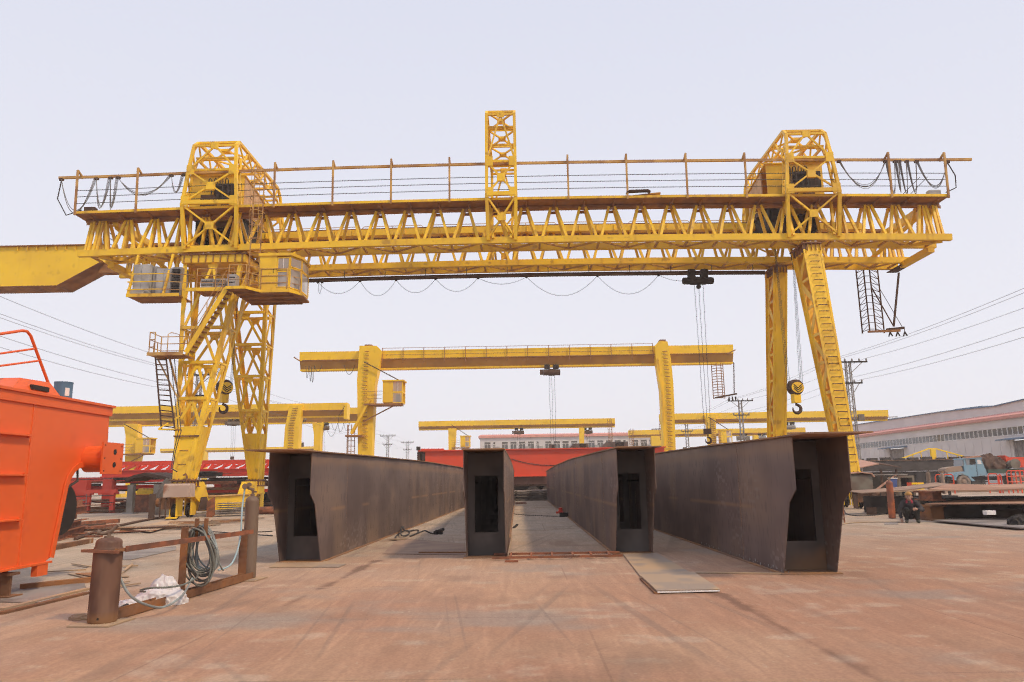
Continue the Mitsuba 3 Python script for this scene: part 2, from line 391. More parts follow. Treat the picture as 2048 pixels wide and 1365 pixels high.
def truss_girder(y0, y1, deck):
    """Two bottom chords at y0 and y1, one top chord above and between them, web diagonals in both planes, bracing underneath."""
    g = key('truss_girder', GC)
    ym = (y0 + y1) / 2
    k = chord('bottom_chord', -22.75, 22.1, y0, 13.34, 0.24, 0.33, g)
    chord('bottom_chord', -22.0, 22.0, y1, 13.34, 0.24, 0.33, g)
    chord('top_chord', -22.8, 22.0, ym, 15.28, 0.36, 0.14, g, 'mat_soffit_dirt_shade')
    for i, x in enumerate(APEX):
        zt, zb = 15.24 + cb(x), 13.49 + cb(x)
        put('gusset', MB().box(x - 0.25, x + 0.25, ym - 0.27, ym - 0.25, zt - 0.2, zt - 0.05), 'mat_soffit_dirt_shade', g)  # shading at the apex put into the gusset colour
        put('gusset', MB().box(x - 0.25, x + 0.25, ym + 0.25, ym + 0.27, zt - 0.2, zt - 0.05), 'mat_soffit_dirt_shade', g)
        left = (APEX[i - 1] + x) / 2 if i else None
        right = (APEX[i + 1] + x) / 2 if i + 1 < len(APEX) else None
        for yb, ya in ((y0 + 0.05, ym - 0.2), (y1 - 0.05, ym + 0.2)):
            if left is not None:
                bar('diagonal', (x - 0.15, ya, zt - 0.02), (left + 0.13, yb, zb), 0.13, 0.13, Y_, g, up=(0, 1, 0))
            if right is not None:
                bar('diagonal', (x + 0.15, ya, zt - 0.02), (right - 0.13, yb, zb), 0.13, 0.13, Y_, g, up=(0, 1, 0))
            if abs(x) > 15.6:
                bar('upright', (x, ya, zt - 0.02), (x, yb, zb), 0.11, 0.11, Y_, g, up=(0, 1, 0))
    nodes = [(a + b) / 2 for a, b in zip(APEX, APEX[1:])]
    for i, x in enumerate(nodes):
        z = 13.24 + cb(x)
        bar('cross_strut', (x, y0 + 0.12, z), (x, y1 - 0.12, z), 0.10, 0.10, 'mat_yellow_dirt_shade', g)
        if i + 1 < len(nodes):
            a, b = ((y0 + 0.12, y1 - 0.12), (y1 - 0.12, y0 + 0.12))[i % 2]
            bar('lateral_brace', (x + 0.08, a, z), (nodes[i + 1] - 0.08, b, z), 0.09, 0.07, 'mat_yellow_dirt_shade', g)
    return g


NEAR_G = truss_girder(37.0, 38.3, True)
FAR_G = truss_girder(41.1, 42.4, False)

# walkway on the near girder: deck plate, brackets under it, posts, festoon rail, wires
WW = key('walkway', GC)
xs = np.linspace(-22.95, 22.0, 19)
put('deck', MB().polybar([(x, 37.3, 15.45 + cb(x)) for x in xs], 1.42, 0.13), Y_, WW)
put('soffit', MB().polybar([(x, 37.3, 15.377 + cb(x)) for x in xs], 1.36, 0.012), 'mat_soffit_dirt_shade', WW)  # added sheet: dirt and shade of the deck underside put into its colour
for x in np.arange(-22.2, 22, 1.51):
    z = 15.36 + cb(x)
    put('bracket', MB().prism([(36.62, z), (37.42, z), (37.42, z - 0.16), (36.75, z - 0.03)], YZ(x - 0.025), 0.05), 'mat_soffit_dirt_shade', WW)
POSTS = [-22.87, -19.72, -12.57, -9.54, -6.52, -3.5, 2.62, 5.65, 8.72, 11.75, 19.12, 21.98]
for x in POSTS:
    z = 15.3 + cb(x)
    put('post', MB().bar((x, 36.56, z), (x, 36.48, z + 2.42), 0.09, 0.09, (0, 1, 0)).bar((x, 36.48, z + 2.42), (x, 36.95, z + 2.22), 0.08, 0.08).bar((x, 36.9, z + 2.25), (x, 36.9, z + 2.12), 0.06, 0.06, (0, 1, 0)), 'mat_rail', WW)
put('festoon_rail', MB().polybar([(x, 36.9, 17.5 + cb(x)) for x in np.linspace(-24.1, 23.6, 17)], 0.10, 0.13), 'mat_rail', WW)
for k, dz in enumerate((0.42, 0.78, 1.12)):
    put('guard_wire', MB().tube([(x, 36.55, 15.5 + dz + cb(x)) for x in np.linspace(-22.85, 21.9, 25)], 0.018, 5), 'mat_cable', WW)
put('bent_plate', MB().prism([(0, 0), (1.5, 0.16), (1.46, 0.2), (0, 0.05)], ((5.9, 36.75, 15.8), (1, 0, 0), (0, 0, 1), (0, 1, 0)), 0.3), 'mat_rail', WW)
put('bent_plate', MB().polybar([(5.6, 36.6, 15.92), (5.75, 36.6, 16.0), (6.7, 36.6, 16.02), (6.82, 36.6, 15.92)], 0.35, 0.05), 'mat_brown', WW)

# far girder: deep top rail beam with a light handrail behind
FT = key('rail_beam', GC)
chord('beam', -17.6, 19.6, 41.35, 15.36, 0.5, 0.36, FT)
xs = np.linspace(-17.6, 19.6, 17)
put('soffit', MB().polybar([(x, 42.0, 15.30 + cb(x)) for x in xs], 0.95, 0.10), 'mat_soffit_dirt_shade', FT)
put('track', MB().polybar([(x, 41.3, 15.60 + cb(x)) for x in xs], 0.10, 0.10), 'mat_rust', FT)
for x in np.arange(-16.5, 19.5, 1.0):
    put('stiffener', MB().box(x - 0.02, x + 0.02, 41.04, 41.10, 15.20 + cb(x), 15.52 + cb(x)), Y_, FT)
for k in range(9):
    a = -17.2 + 3.95 * k
    put('handrail', MB().tube([(a, 42.5, 15.4 + cb(a)), (a, 42.5, 16.05 + cb(a)), (a + 0.15, 42.5, 16.2 + cb(a)), (a + 3.55, 42.5, 16.2 + cb(a + 3.5)), (a + 3.7, 42.5, 16.05 + cb(a + 3.7)), (a + 3.7, 42.5, 15.4 + cb(a + 3.7))], 0.022, 5)
        .tube([(a + 1.85, 42.5, 15.4 + cb(a)), (a + 1.85, 42.5, 16.2 + cb(a + 1.8))], 0.02, 5), 'mat_rail', FT)

# end ties between the two girders, low and high, at both ends
for sx in (-1, 1):
    x = sx * 21.7
    bar('end_tie', (x, 38.2, 13.1), (x, 41.2, 13.1), 0.34, 0.30, Y_, GC)
    bar('end_tie', (x - sx * 0.4, 37.6, 15.2), (x - sx * 0.4, 41.7, 15.2), 0.30, 0.34, Y_, GC)
    bar('end_brace', (x, 37.1, 13.18), (x - sx * 2.1, 38.2, 13.18), 0.12, 0.14, Y_, GC)
    bar('end_brace', (x - sx * 0.4, 37.7, 15.0), (x - sx * 1.7, 41.6, 13.5), 0.16, 0.16, Y_, GC)
    put('end_plate', MB().box(x - 0.3, x + 0.3, 40.9, 42.5, 13.02, 13.06), 'mat_brown', GC)


def portal(xc, wb, wt, ztop, y0=36.4, y1=44.3):
    """The frame that stands over the beam: two side trusses of an outer and an inner chord, cross bars and X bracing between."""
    g = key('portal_frame', GC)
    zb = 15.62 + cb(xc)
    ch = 0.45
    zs = ztop - ch
    outer = [(y0, zb), (y0 + 0.12, zb + 1.85), (y0 + 0.32, zs + 0.08), (y0 + 0.75, ztop), (y1 - 0.75, ztop), (y1 - 0.32, zs + 0.08), (y1 - 0.12, zb + 1.85), (y1, zb)]
    inner = [(y0 + 0.55, zb), (y0 + 0.62, zb + 1.80), (y0 + 0.95, zs - 0.42), (y1 - 0.95, zs - 0.42), (y1 - 0.62, zb + 1.80), (y1 - 0.55, zb)]

    def at(s, y, z):
        t = np.clip((z - zb) / (ztop - zb), 0, 1)
        return (xc + s * (wb + (wt - wb) * t) / 2, y, z)

    for s in (-1, 1):
        o = [at(s, *p) for p in outer]
        q = [at(s, *p) for p in inner]
        for a, b in zip(o, o[1:]):
            bar('chord', a, b, 0.15, 0.15, Y_, g, up=(1, 0, 0))
        for a, b in zip(q, q[1:]):
            bar('chord', a, b, 0.11, 0.11, Y_, g, up=(1, 0, 0))
        # zigzag web of the side truss, up the front, over the top, down the back
        po = [np.array(at(s, *p)) for p in ((y0 + 0.02, zb + 0.2), (y0 + 0.1, zb + 1.5), (y0 + 0.28, zs - 0.3))]
        pi = [np.array(at(s, *p)) for p in ((y0 + 0.57, zb + 0.9), (y0 + 0.75, zb + 2.2))]
        ny = 6
        yo = np.linspace(y0 + 0.75, y1 - 0.75, ny)
        yi = (yo[1:] + yo[:-1]) / 2
        seq = [po[0], pi[0], po[1], pi[1], po[2]]
        for i in range(ny):
            seq.append(np.array(at(s, yo[i], ztop - 0.04)))
            if i < ny - 1:
                seq.append(np.array(at(s, yi[i], zs - 0.40)))
        mir = lambda p: np.array([p[0], y0 + y1 - p[1], p[2]])
        seq += [mir(po[2]), mir(pi[1]), mir(po[1]), mir(pi[0]), mir(po[0])]
        for a, b in zip(seq, seq[1:]):
            bar('web_bar', a, b, 0.075, 0.075, Y_, g, up=(1, 0, 0))
        for p in ((y0 + 0.12, zb + 1.85), (y0 + 0.02, zb + 0.12), (y1 - 0.12, zb + 1.85)):
            a = np.array(at(s, *p))
            put('gusset', MB().box(a[0] - s * 0.13 - 0.2, a[0] - s * 0.13 + 0.2, a[1] - 0.10, a[1] - 0.08, a[2] - 0.28, a[2] + 0.24), Y_, g)

    def across(p, w=0.11):
        bar('cross_bar', at(-1, *p), at(1, *p), w, w, Y_, g)

    def cross(p, q, yoff=0.0):
        a, b, c, d = (np.array(at(-1, *p)), np.array(at(1, *p)), np.array(at(1, *q)), np.array(at(-1, *q)))
        bar('cross_brace', a, c, 0.085, 0.085, Y_, g)
        bar('cross_brace', b, d, 0.085, 0.085, Y_, g)
        m = (a + b + c + d) / 4
        n = np.cross(b - a, d - a)
        n /= np.linalg.norm(n)
        put('gusset', MB().bar(m - n * 0.07, m + n * 0.07, 0.42, 0.42, (0, 0, 1) if abs(n[2]) < 0.8 else (0, 1, 0)), Y_, g)

    def vee(p, q):
        """A lambda brace: from the middle of the upper cross bar to both chords below."""
        a, b, c, d = (np.array(at(-1, *p)), np.array(at(1, *p)), np.array(at(1, *q)), np.array(at(-1, *q)))
        m = (c + d) / 2
        bar('cross_brace', m, a, 0.085, 0.085, Y_, g)
        bar('cross_brace', m, b, 0.085, 0.085, Y_, g)
        put('gusset', MB().box(m[0] - 0.2, m[0] + 0.2, m[1] - 0.09, m[1] - 0.06, m[2] - 0.2, m[2] + 0.1), Y_, g)

    put('base_beam', MB().bar(at(-1, y0 - 0.02, zb + 0.02), at(1, y0 - 0.02, zb + 0.02), 0.16, 0.2), Y_, g)
    put('base_beam', MB().bar(at(-1, y1 + 0.02, zb + 0.02), at(1, y1 + 0.02, zb + 0.02), 0.16, 0.2), Y_, g)
    for p in outer[1:-1]:
        across(p)
    for p in inner[1:-1]:
        across(p, 0.10)
    cross(outer[0], outer[1])
    cross(outer[-1], outer[-2])
    vee(outer[1], outer[2])
    vee(outer[-2], outer[-3])
    n = 3
    ys = np.linspace(y0 + 0.75, y1 - 0.75, n + 1)
    for i in range(n):
        across((ys[i], ztop), 0.09)
        across((ys[i], zs - 0.42), 0.09)
        cross((ys[i], ztop - 0.02), (ys[i + 1], ztop - 0.02))
    # hangers from the base down to the bottom chord, with their own X
    for yy, yc in ((y0, 36.82), (y1, 42.62)):
        zc = 13.30 + cb(xc)
        for s in (-1, 1):
            bar('hanger', at(s, yy, zb), (xc + s * (wb / 2 - 0.05), yc, zc), 0.17, 0.17, Y_, g, up=(1, 0, 0))
            bar('hanger', (xc + s * (wb / 2 - 0.1), yy + (0.9 if yy < 40 else -0.9), zb - 0.2), (xc + s * (wb / 2 - 0.3), yc, zc + 0.1), 0.13, 0.13, Y_, g, up=(1, 0, 0))
        a, b = np.array(at(-1, yy, zb - 0.1)), np.array(at(1, yy, zb - 0.1))
        c, d = np.array((xc + wb / 2 - 0.05, yc, zc + 0.1)), np.array((xc - wb / 2 + 0.05, yc, zc + 0.1))
        bar('cross_brace', a, c, 0.09, 0.09, Y_, g)
        bar('cross_brace', b, d, 0.09, 0.09, Y_, g)
        m = (a + b + c + d) / 4
        put('gusset', MB().box(m[0] - 0.22, m[0] + 0.22, m[1] - 0.07, m[1] - 0.04, m[2] - 0.2, m[2] + 0.2), Y_, g)
    return g


portal(-15.85, 2.8, 2.15, 19.42)
portal(-0.83, 1.5, 1.46, 20.85)
portal(15.08, 2.65, 1.95, 19.4)


# ------------------------------------------------------------------ legs
def lattice_leg(name, bot, top, levels, solid):
    """bot and top: (x0, x1, y0, y1, z). Four corner chords that draw together downwards, cross members and lambda braces, a plated foot."""
    g = key(name, GC)
    b = [np.array(p) for p in ((bot[0], bot[2], bot[4]), (bot[1], bot[2], bot[4]), (bot[1], bot[3], bot[4]), (bot[0], bot[3], bot[4]))]
    t = [np.array(p) for p in ((top[0], top[2], top[4]), (top[1], top[2], top[4]), (top[1], top[3], top[4]), (top[0], top[3], top[4]))]
    c = lambda i, z: b[i] + (t[i] - b[i]) * (z - bot[4]) / (top[4] - bot[4])
    for i in range(4):
        s = np.array([1 if i in (1, 2) else -1, 1 if i > 1 else -1, 0])
        # each chord is an angle: two flanges
        put('chord', MB().bar(b[i] - s * (0.09, 0.0, 0), t[i] - s * (0.09, 0.0, 0), 0.19, 0.03, (0, 1, 0)).bar(b[i] - s * (0.0, 0.11, 0), t[i] - s * (0.0, 0.11, 0), 0.03, 0.20, (0, 1, 0)), Y_, g)
    faces = [(0, 1, (0, -1, 0)), (1, 2, (1, 0, 0)), (2, 3, (0, 1, 0)), (3, 0, (-1, 0, 0))]
    zs = [solid] + levels + [top[4]]
    for i, j, n in faces:
        n = np.array(n, float)
        lower = [c(i, bot[4]), c(j, bot[4]), c(j, solid), c(i, solid)]
        put('foot_plate', MB().hexa([p - n * 0.05 for p in lower] + [p - n * 0.02 for p in lower]), Y_, g)
        for z in levels:
            p, q = c(i, z), c(j, z)
            e = 0.04 if n[1] else 0.16
            bar('cross_member', p + n * 0.02 * (n[1] != 0) + (q - p) * e, q + n * 0.02 * (n[1] != 0) - (q - p) * e, 0.15 if n[1] else 0.10, 0.16 if n[1] else 0.05, Y_, g, up=n)
        for z0, z1 in zip(zs, zs[1:]):
            m = (c(i, z1) + c(j, z1)) / 2
            up = np.array([0, 0, 0.1])
            for e in (i, j):
                p = c(e, z0 + 0.12)
                o = (c(j, z0) - c(i, z0)) * (0.10 if e == i else -0.10)
                bar('brace', m - up + (p - m) * 0.04, p + o, 0.13, 0.05, Y_, g, up=n)
            w = (c(j, z1) - c(i, z1)) / np.linalg.norm(c(j, z1) - c(i, z1))
            d = np.array([0, 0, 1.0])
            half = min(0.30, 0.26 * np.linalg.norm(c(j, z1) - c(i, z1)))
            quad = [m - w * half, m - w * half * 0.6 - d * 0.36, m + w * half * 0.6 - d * 0.36, m + w * half]
            put('gusset', MB().hexa([q - n * 0.03 for q in quad] + [q - n * 0.005 for q in quad]), Y_, g)
    return g, c


def bolted_flange(parent, x0, x1, y0, y1, z):
    put('flange', MB().box(x0 - 0.12, x1 + 0.12, y0 - 0.12, y1 + 0.12, z, z + 0.05), 'mat_rust', parent)
    put('flange', MB().box(x0 - 0.12, x1 + 0.12, y0 - 0.12, y1 + 0.12, z - 0.30, z - 0.26), 'mat_rust', parent)
    m = MB()
    for x in np.linspace(x0, x1, 4):
        m.box(x - 0.015, x + 0.015, y0 - 0.1, y0, z - 0.26, z)
        m.lathe([(0.0, 0), (0.03, 0), (0.03, 0.06), (0.0, 0.06)], (x + 0.08, y0 - 0.07, z + 0.04), sides=6)
    for y in np.linspace(y0, y1, 4):
        m.box(x1, x1 + 0.1, y - 0.015, y + 0.015, z - 0.26, z)
        m.lathe([(0.0, 0), (0.03, 0), (0.03, 0.06), (0.0, 0.06)], (x1 + 0.07, y + 0.08, z + 0.04), sides=6)
    put('bolt_row', m, 'mat_rust', parent)


LN, cn = lattice_leg('leg', (-16.15, -15.45, 35.0, 36.0, 1.76), (-17.25, -14.2, 37.0, 38.7, 12.72), [5.6, 7.4, 9.2], 4.25)
bolted_flange(LN, -16.15, -15.45, 35.0, 36.0, 1.71)
put('seam', MB().bar(cn(0, 3.78) + (-0.03, -0.06, 0), cn(1, 3.78) + (0.03, -0.06, 0), 0.06, 0.07), 'mat_rust', LN)
for z in (3.1, 2.45):
    put('step', MB().polybar([(-15.95, 34.7 + z * 0.18, z), (-15.95, 34.52 + z * 0.18, z), (-15.65, 34.52 + z * 0.18, z), (-15.65, 34.7 + z * 0.18, z)], 0.03, 0.03), 'mat_rust', LN)
LF, cf = lattice_leg('leg', (-16.04, -15.5, 44.4, 45.5, 1.76), (-16.85, -14.2, 40.9, 42.6, 12.72), [5.7, 7.6, 9.35, 11.1], 4.4)
bolted_flange(LF, -16.04, -15.5, 44.4, 45.5, 1.71)
# head beams that carry the girders on the left legs
for y0, y1 in ((36.85, 38.75), (40.85, 42.65)):
    m = MB().box(-17.3, -14.0, y0, y1, 12.72, 13.12)
    put('head_beam', m, Y_, GC)
    for x in np.linspace(-17.15, -14.15, 9):
        put('stiffener', MB().box(x - 0.02, x + 0.02, y0 - 0.06, y0 - 0.002, 12.72, 13.10), 'mat_soffit_dirt_shade', GC)
    put('cap_plate', MB().box(-17.4, -13.9, y0 - 0.1, y1 + 0.1, 13.122, 13.165), 'mat_rust', GC)


def box_leg(bot, top, front):
    """A slender leg of two plates with openings in its sides; rungs on the front plate."""
    g = key('leg', GC)
    b = [np.array(p) for p in ((bot[0], bot[2], bot[4]), (bot[1], bot[2], bot[4]), (bot[1], bot[3], bot[4]), (bot[0], bot[3], bot[4]))]
    t = [np.array(p) for p in ((top[0], top[2], top[4]), (top[1], top[2], top[4]), (top[1], top[3], top[4]), (top[0], top[3], top[4]))]
    c = lambda i, z: b[i] + (t[i] - b[i]) * (z - bot[4]) / (top[4] - bot[4])
    dy = np.array([0, 0.03, 0])
    put('front_plate', MB().hexa([b[0], b[1], b[1] + dy, b[0] + dy, t[0], t[1], t[1] + dy, t[0] + dy]), Y_, g)
    put('back_plate', MB().hexa([b[3] - dy, b[2] - dy, b[2], b[3], t[3] - dy, t[2] - dy, t[2], t[3]]), Y_, g)
    for i in range(4):
        sx, sy = (1 if i in (1, 2) else -1), (1 if i > 1 else -1)
        bar('edge_strip', b[i] - (sx * 0.02, sy * 0.14, 0), t[i] - (sx * 0.02, sy * 0.14, 0), 0.03, 0.26, Y_, g, up=(0, 1, 0))
        bar('edge_flange', b[i] + (sx * 0.05, 0, 0), t[i] + (sx * 0.05, 0, 0), 0.10, 0.04, Y_, g, up=(0, 1, 0))
    zs = np.linspace(bot[4] + 0.9, top[4] - 0.3, 8)
    for i, j in ((0, 3), (1, 2)):
        ins = np.array([0.03 if i == 0 else -0.03, 0, 0])
        for k, (z0, z1) in enumerate(zip(zs, zs[1:])):
            p, q = (c(i, z0), c(j, z1)) if k % 2 else (c(j, z0), c(i, z1))
            bar('side_brace', p + ins, q + ins, 0.02, 0.30, Y_, g, up=(1, 0, 0) if False else np.cross(q - p, (1, 0, 0)))
        for z in zs:
            bar('side_bar', c(i, z) + ins * 1.4, c(j, z) + ins * 1.4, 0.03, 0.14, Y_, g)
    if front:
        n = int((top[4] - bot[4] - 0.6) / 0.335)
        for k in range(n):
            z = bot[4] + 0.5 + 0.335 * k
            p, q = c(0, z), c(1, z)
            w = (q - p) / np.linalg.norm(q - p)
            m = (p + q) / 2
            put('rung', MB().tube([m - w * 0.2 + (0, 0.01, 0), m - w * 0.2 - (0, 0.13, 0.02), m + w * 0.2 - (0, 0.13, 0.02), m + w * 0.2 + (0, 0.01, 0)], 0.022, 5), 'mat_rust', g)
    return g, c


RN, crn = box_leg((14.9, 15.34, 35.0, 36.0, 1.6), (14.58, 15.33, 36.95, 38.5, 13.1), True)
RF, crf = box_leg((14.58, 15.15, 44.2, 45.2, 1.6), (14.43, 15.03, 41.0, 42.4, 13.1), False)
bolted_flange(RN, 14.85, 15.4, 35.0, 36.0, 1.56)
bolted_flange(RF, 14.55, 15.2, 44.2, 45.2, 1.56)
for g, y0, y1, x0, x1 in ((RN, 36.8, 38.7, 14.45, 15.46), (RF, 40.85, 42.6, 14.3, 15.16)):
    put('cap_plate', MB().box(x0, x1, y0, y1, 13.12, 13.18), 'mat_rust', g)
    for y in np.linspace(y0 + 0.1, y1 - 0.1, 6):
        put('stiffener', MB().box(x0 + 0.03, x0 + 0.2, y - 0.015, y + 0.015, 12.75, 13.12), 'mat_rust', g)
    for x in np.linspace(x0 + 0.25, x1 - 0.1, 4):
        put('stiffener', MB().box(x - 0.015, x + 0.015, y0 + 0.03, y0 + 0.2, 12.75, 13.12), 'mat_soffit_dirt_shade', g)


def foot(parent, xc, y0, y1, cover, near):
    """A leg's foot: boxed saddle, wheel box with flanged wheels under it."""
    put('saddle', MB().box(xc - 0.36, xc + 0.36, y0, y1, 0.95, 1.66), Y_, parent)
    for yy in (y0 - 0.55, y1 - 0.05):
        put('wheel_box', MB().box(xc - 0.16, xc - 0.12, yy, yy + 0.62, 0.12, 1.0).box(xc + 0.12, xc + 0.16, yy, yy + 0.62, 0.12, 1.0).box(xc - 0.2, xc + 0.2, yy - 0.03, yy + 0.65, 0.93, 1.02), 'mat_yellow', parent)
        put('wheel', MB().lathe([(0.05, -0.09), (0.33, -0.09), (0.33, -0.06), (0.29, -0.05), (0.29, 0.05), (0.33, 0.06), (0.33, 0.09), (0.05, 0.09)], (xc, yy + 0.31, 0.34), (1, 0, 0), 20), 'mat_dark', parent)


SILL = key('end_carriage', GC)
XL = -15.8
foot(SILL, XL, 35.0, 36.0, True, True)
foot(SILL, XL, 44.4, 45.5, True, False)
put('beam', MB().prism([(36.06, 1.66), (36.9, 1.66), (37.55, 0.92), (43.0, 0.92), (43.6, 1.66), (44.39, 1.66), (44.39, 0.9), (43.2, 0.25), (37.6, 0.25), (36.06, 0.9)], YZ(XL - 0.32), 0.64), Y_, SILL)
put('top_strip', MB().box(XL - 0.42, XL + 0.42, 37.4, 43.1, 0.925, 0.96), 'mat_rail', SILL)
put('web_plate', MB().prism([(36.3, 0.30), (37.75, 0.30), (37.2, 0.93), (36.6, 0.93)], YZ(XL + 0.34), 0.03), 'mat_brown', SILL)
# rusty motor cover in front of the near foot, gearbox and shields
put('motor_cover', MB().rings([[(XL + x, 34.15 + dy, z) for dy, z in ((0, 0.98), (0.62, 0.98), (0.62, 1.46), (0.52, 1.58), (0.1, 1.58), (0, 1.5))] for x in (-0.35, 0.82)]), 'mat_rust_pale', SILL, label='pale rusty motor cover')
put('gearbox', MB().box(XL - 0.55, XL - 0.1, 34.3, 34.8, 0.45, 0.97).lathe([(0.0, 0), (0.2, 0), (0.2, 0.5), (0.0, 0.5)], (XL - 0.75, 34.5, 0.75), (1, 0, 0), 14), 'mat_rust', SILL)
for a, b, z in ((-0.98, -0.72, 1.15), (-0.5, -0.46, 0.95), (-0.25, -0.21, 0.95)):
    put('guard', MB().box(XL + a, XL + b, 34.2, 34.26, 0.05, z), 'mat_brown', SILL)
put('hydraulic_hook', MB().tube([(XL + 0.34, 34.95, 1.1), (XL + 0.34, 34.9, 1.9), (XL + 0.3, 34.85, 2.02), (XL + 0.2, 34.85, 1.95)], 0.05, 7), 'mat_rust', SILL)

SILR = key('end_carriage', GC)
XR = 15.12
foot(SILR, XR, 35.0, 36.0, True, True)
foot(SILR, XR - 0.25, 44.2, 45.2, True, False)
put('beam', MB().prism([(36.01, 1.5), (36.9, 1.5), (37.5, 0.9), (43.0, 0.9), (43.5, 1.5), (43.99, 1.5), (43.99, 0.9), (43.2, 0.25), (37.6, 0.25), (36.01, 0.9)], YZ(XR - 0.4), 0.55), Y_, SILR)
put('motor_cover', MB().rings([[(XR + x, 34.0 + dy, z) for dy, z in ((0, 0.78), (0.7, 0.78), (0.7, 1.4), (0.55, 1.55), (0.12, 1.55), (0, 1.45))] for x in (-0.7, 0.38)]), 'mat_cover', SILR, label='grey green motor cover')
put('cover_roof', MB().polybar([(XR - 0.75, 34.35, 1.56), (XR - 0.1, 34.35, 1.6), (XR + 0.33, 34.35, 1.55), (XR + 0.45, 34.35, 1.4)], 0.9, 0.05), 'mat_rust_pink', SILR, label='faded pink cover roof')
put('gearbox', MB().box(XR - 0.3, XR + 0.3, 34.2, 34.7, 0.3, 0.77).lathe([(0.0, 0), (0.22, 0), (0.22, 0.45), (0.0, 0.45)], (XR + 0.3, 34.45, 0.6), (1, 0, 0), 14), 'mat_rust', SILR)
for x in (-0.5, 0.35, 0.75):
    put('guard', MB().box(XR + x, XR + x + 0.2, 34.1, 34.16, 0.05, 0.75), 'mat_brown', SILR)

# ------------------------------------------------------------------ platforms, cabin, stairs on the left legs
def railing(parent, pts, h=1.05, rails=3, r=0.022, gap=1.0, mat='mat_rail'):
    """Posts and rails along the platform edge pts (x, y, z)."""
    pts = [np.array(p, float) for p in pts]
    for k in range(rails):
        dz = h * (1 - k / rails)
        put('rail', MB().tube([p + (0, 0, dz) for p in pts], r, 5), mat, parent)
    for a, b in zip(pts, pts[1:]):
        n = max(1, int(round(np.linalg.norm(b - a) / gap)))
        for i in range(n + (b is pts[-1])):
            p = a + (b - a) * i / n
            put('post', MB().tube([p, p + (0, 0, h)], r * 1.2, 5), mat, parent)


ZP = 10.95
# electrical platform with its cabinets
EP = key('electrical_platform', GC)
x0, x1, z0 = -19.63, -17, 10.82
put('floor', MB().box(x0, x1, 36.2, 37.7, z0, z0 + 0.06), 'mat_soffit_dirt_shade', EP)
put('edge_beam', MB().box(x0, x1, 36.13, 36.197, z0 - 0.03, z0 + 0.13), Y_, EP)
for x in (x0 + 0.06, -17.78):
    for y in (36.18, 37.5):
        bar('hanger', (x, y, z0 + 0.1), (x, y + 0.75 * (y < 37), 13.2), 0.10, 0.10, Y_, EP, up=(0, 1, 0))
for dz in (0.35, 0.75, 1.15):
    bar('rail', (x0, 36.16, z0 + dz), (x0 + 1.8, 36.16, z0 + dz), 0.04, 0.05, Y_, EP)
    bar('rail', (x0 + 1.85, 36.16, z0 + dz), (x1 + 0.6, 36.16, z0 + dz - 0.1), 0.03, 0.035, 'mat_rail', EP)
    bar('rail', (x0 + 0.02, 36.2, z0 + dz), (x0 + 0.02, 37.7, z0 + dz), 0.03, 0.04, Y_, EP)
for a, b, y0, y1, dz, m in ((0.1, 0.95, 36.5, 37.1, 1.75, 'mat_grey'), (1.0, 1.2, 36.7, 37.3, 1.7, 'mat_steel'), (1.22, 2.0, 36.6, 37.4, 1.55, 'mat_grey'), (2.02, 2.5, 36.6, 37.4, 1.6, 'mat_steel')):
    c = put('cabinet', MB().box(x0 + a, x0 + b, y0, y1, z0 + 0.1, z0 + dz), m, EP)
    if b - a > 0.6:
        put('door', MB().box(x0 + a + 0.04, x0 + (a + b) / 2 - 0.01, y0 - 0.03, y0 - 0.002, z0 + 0.16, z0 + dz - 0.05), m, c)
        put('door', MB().box(x0 + (a + b) / 2 + 0.01, x0 + b - 0.04, y0 - 0.03, y0 - 0.002, z0 + 0.16, z0 + dz - 0.05), m, c)
    if a > 2.0:
        for k in range(5):
            put('contactor', MB().box(x0 + a + 0.06, x0 + b - 0.06, y0 - 0.12, y0 - 0.01, z0 + 0.3 + 0.25 * k, z0 + 0.48 + 0.25 * k), 'mat_dark', c)
put('foot_box', MB().box(x0 + 0.1, x0 + 0.75, 36.3, 36.48, z0 + 0.08, z0 + 0.36), 'mat_grey', EP)

# lower service walkway with resistor boxes, landing and cabin platform
LP = key('cabin_platform', GC)
z1 = 11.02
put('floor', MB().box(-16.19, -14.53, 35.9, 37.3, z1, z1 + 0.05), 'mat_soffit_dirt_shade', LP)
put('edge_beam', MB().box(-16.52, -14.53, 35.82, 35.897, z1 - 0.08, z1 + 0.1), Y_, LP)
zl = 10.96
lx0, lx1, lx2 = -14.24, -13.27, -11.42
put('floor', MB().prism([(lx0, 35.1), (lx1, 35.1), (lx1 + 0.45, 35.9), (lx2, 35.9), (lx2 + 0.45, 36.7), (lx2 + 0.3, 38.5), (lx0, 38.5)], XY(zl - 0.08), 0.08), 'mat_soffit_dirt_shade', LP)
edge = [(lx0, 35.1), (lx1, 35.1), (lx1 + 0.45, 35.9), (lx2, 35.9), (lx2 + 0.45, 36.7)]
for a, b in zip(edge, edge[1:]):
    bar('edge_beam', (*a, zl - 0.06), (*b, zl - 0.06), 0.05, 0.14, Y_, LP)
for y in (35.6, 36.4, 37.2, 38.0):
    bar('joist', (lx0 + 0.1, y + 0.35, zl - 0.13), (lx2, y + 0.35, zl - 0.13), 0.06, 0.1, 'mat_soffit_dirt_shade', LP)
railing(LP, [(lx0 + 0.12, 35.13, zl), (lx1, 35.13, zl), (lx1 + 0.45, 35.93, zl), (lx2 - 0.1, 35.93, zl), (lx2 + 0.4, 36.5, zl)], 1.08)
railing(LP, [(-16, 35.88, z1), (lx0 + 0.1, 35.88, z1)], 1.08)
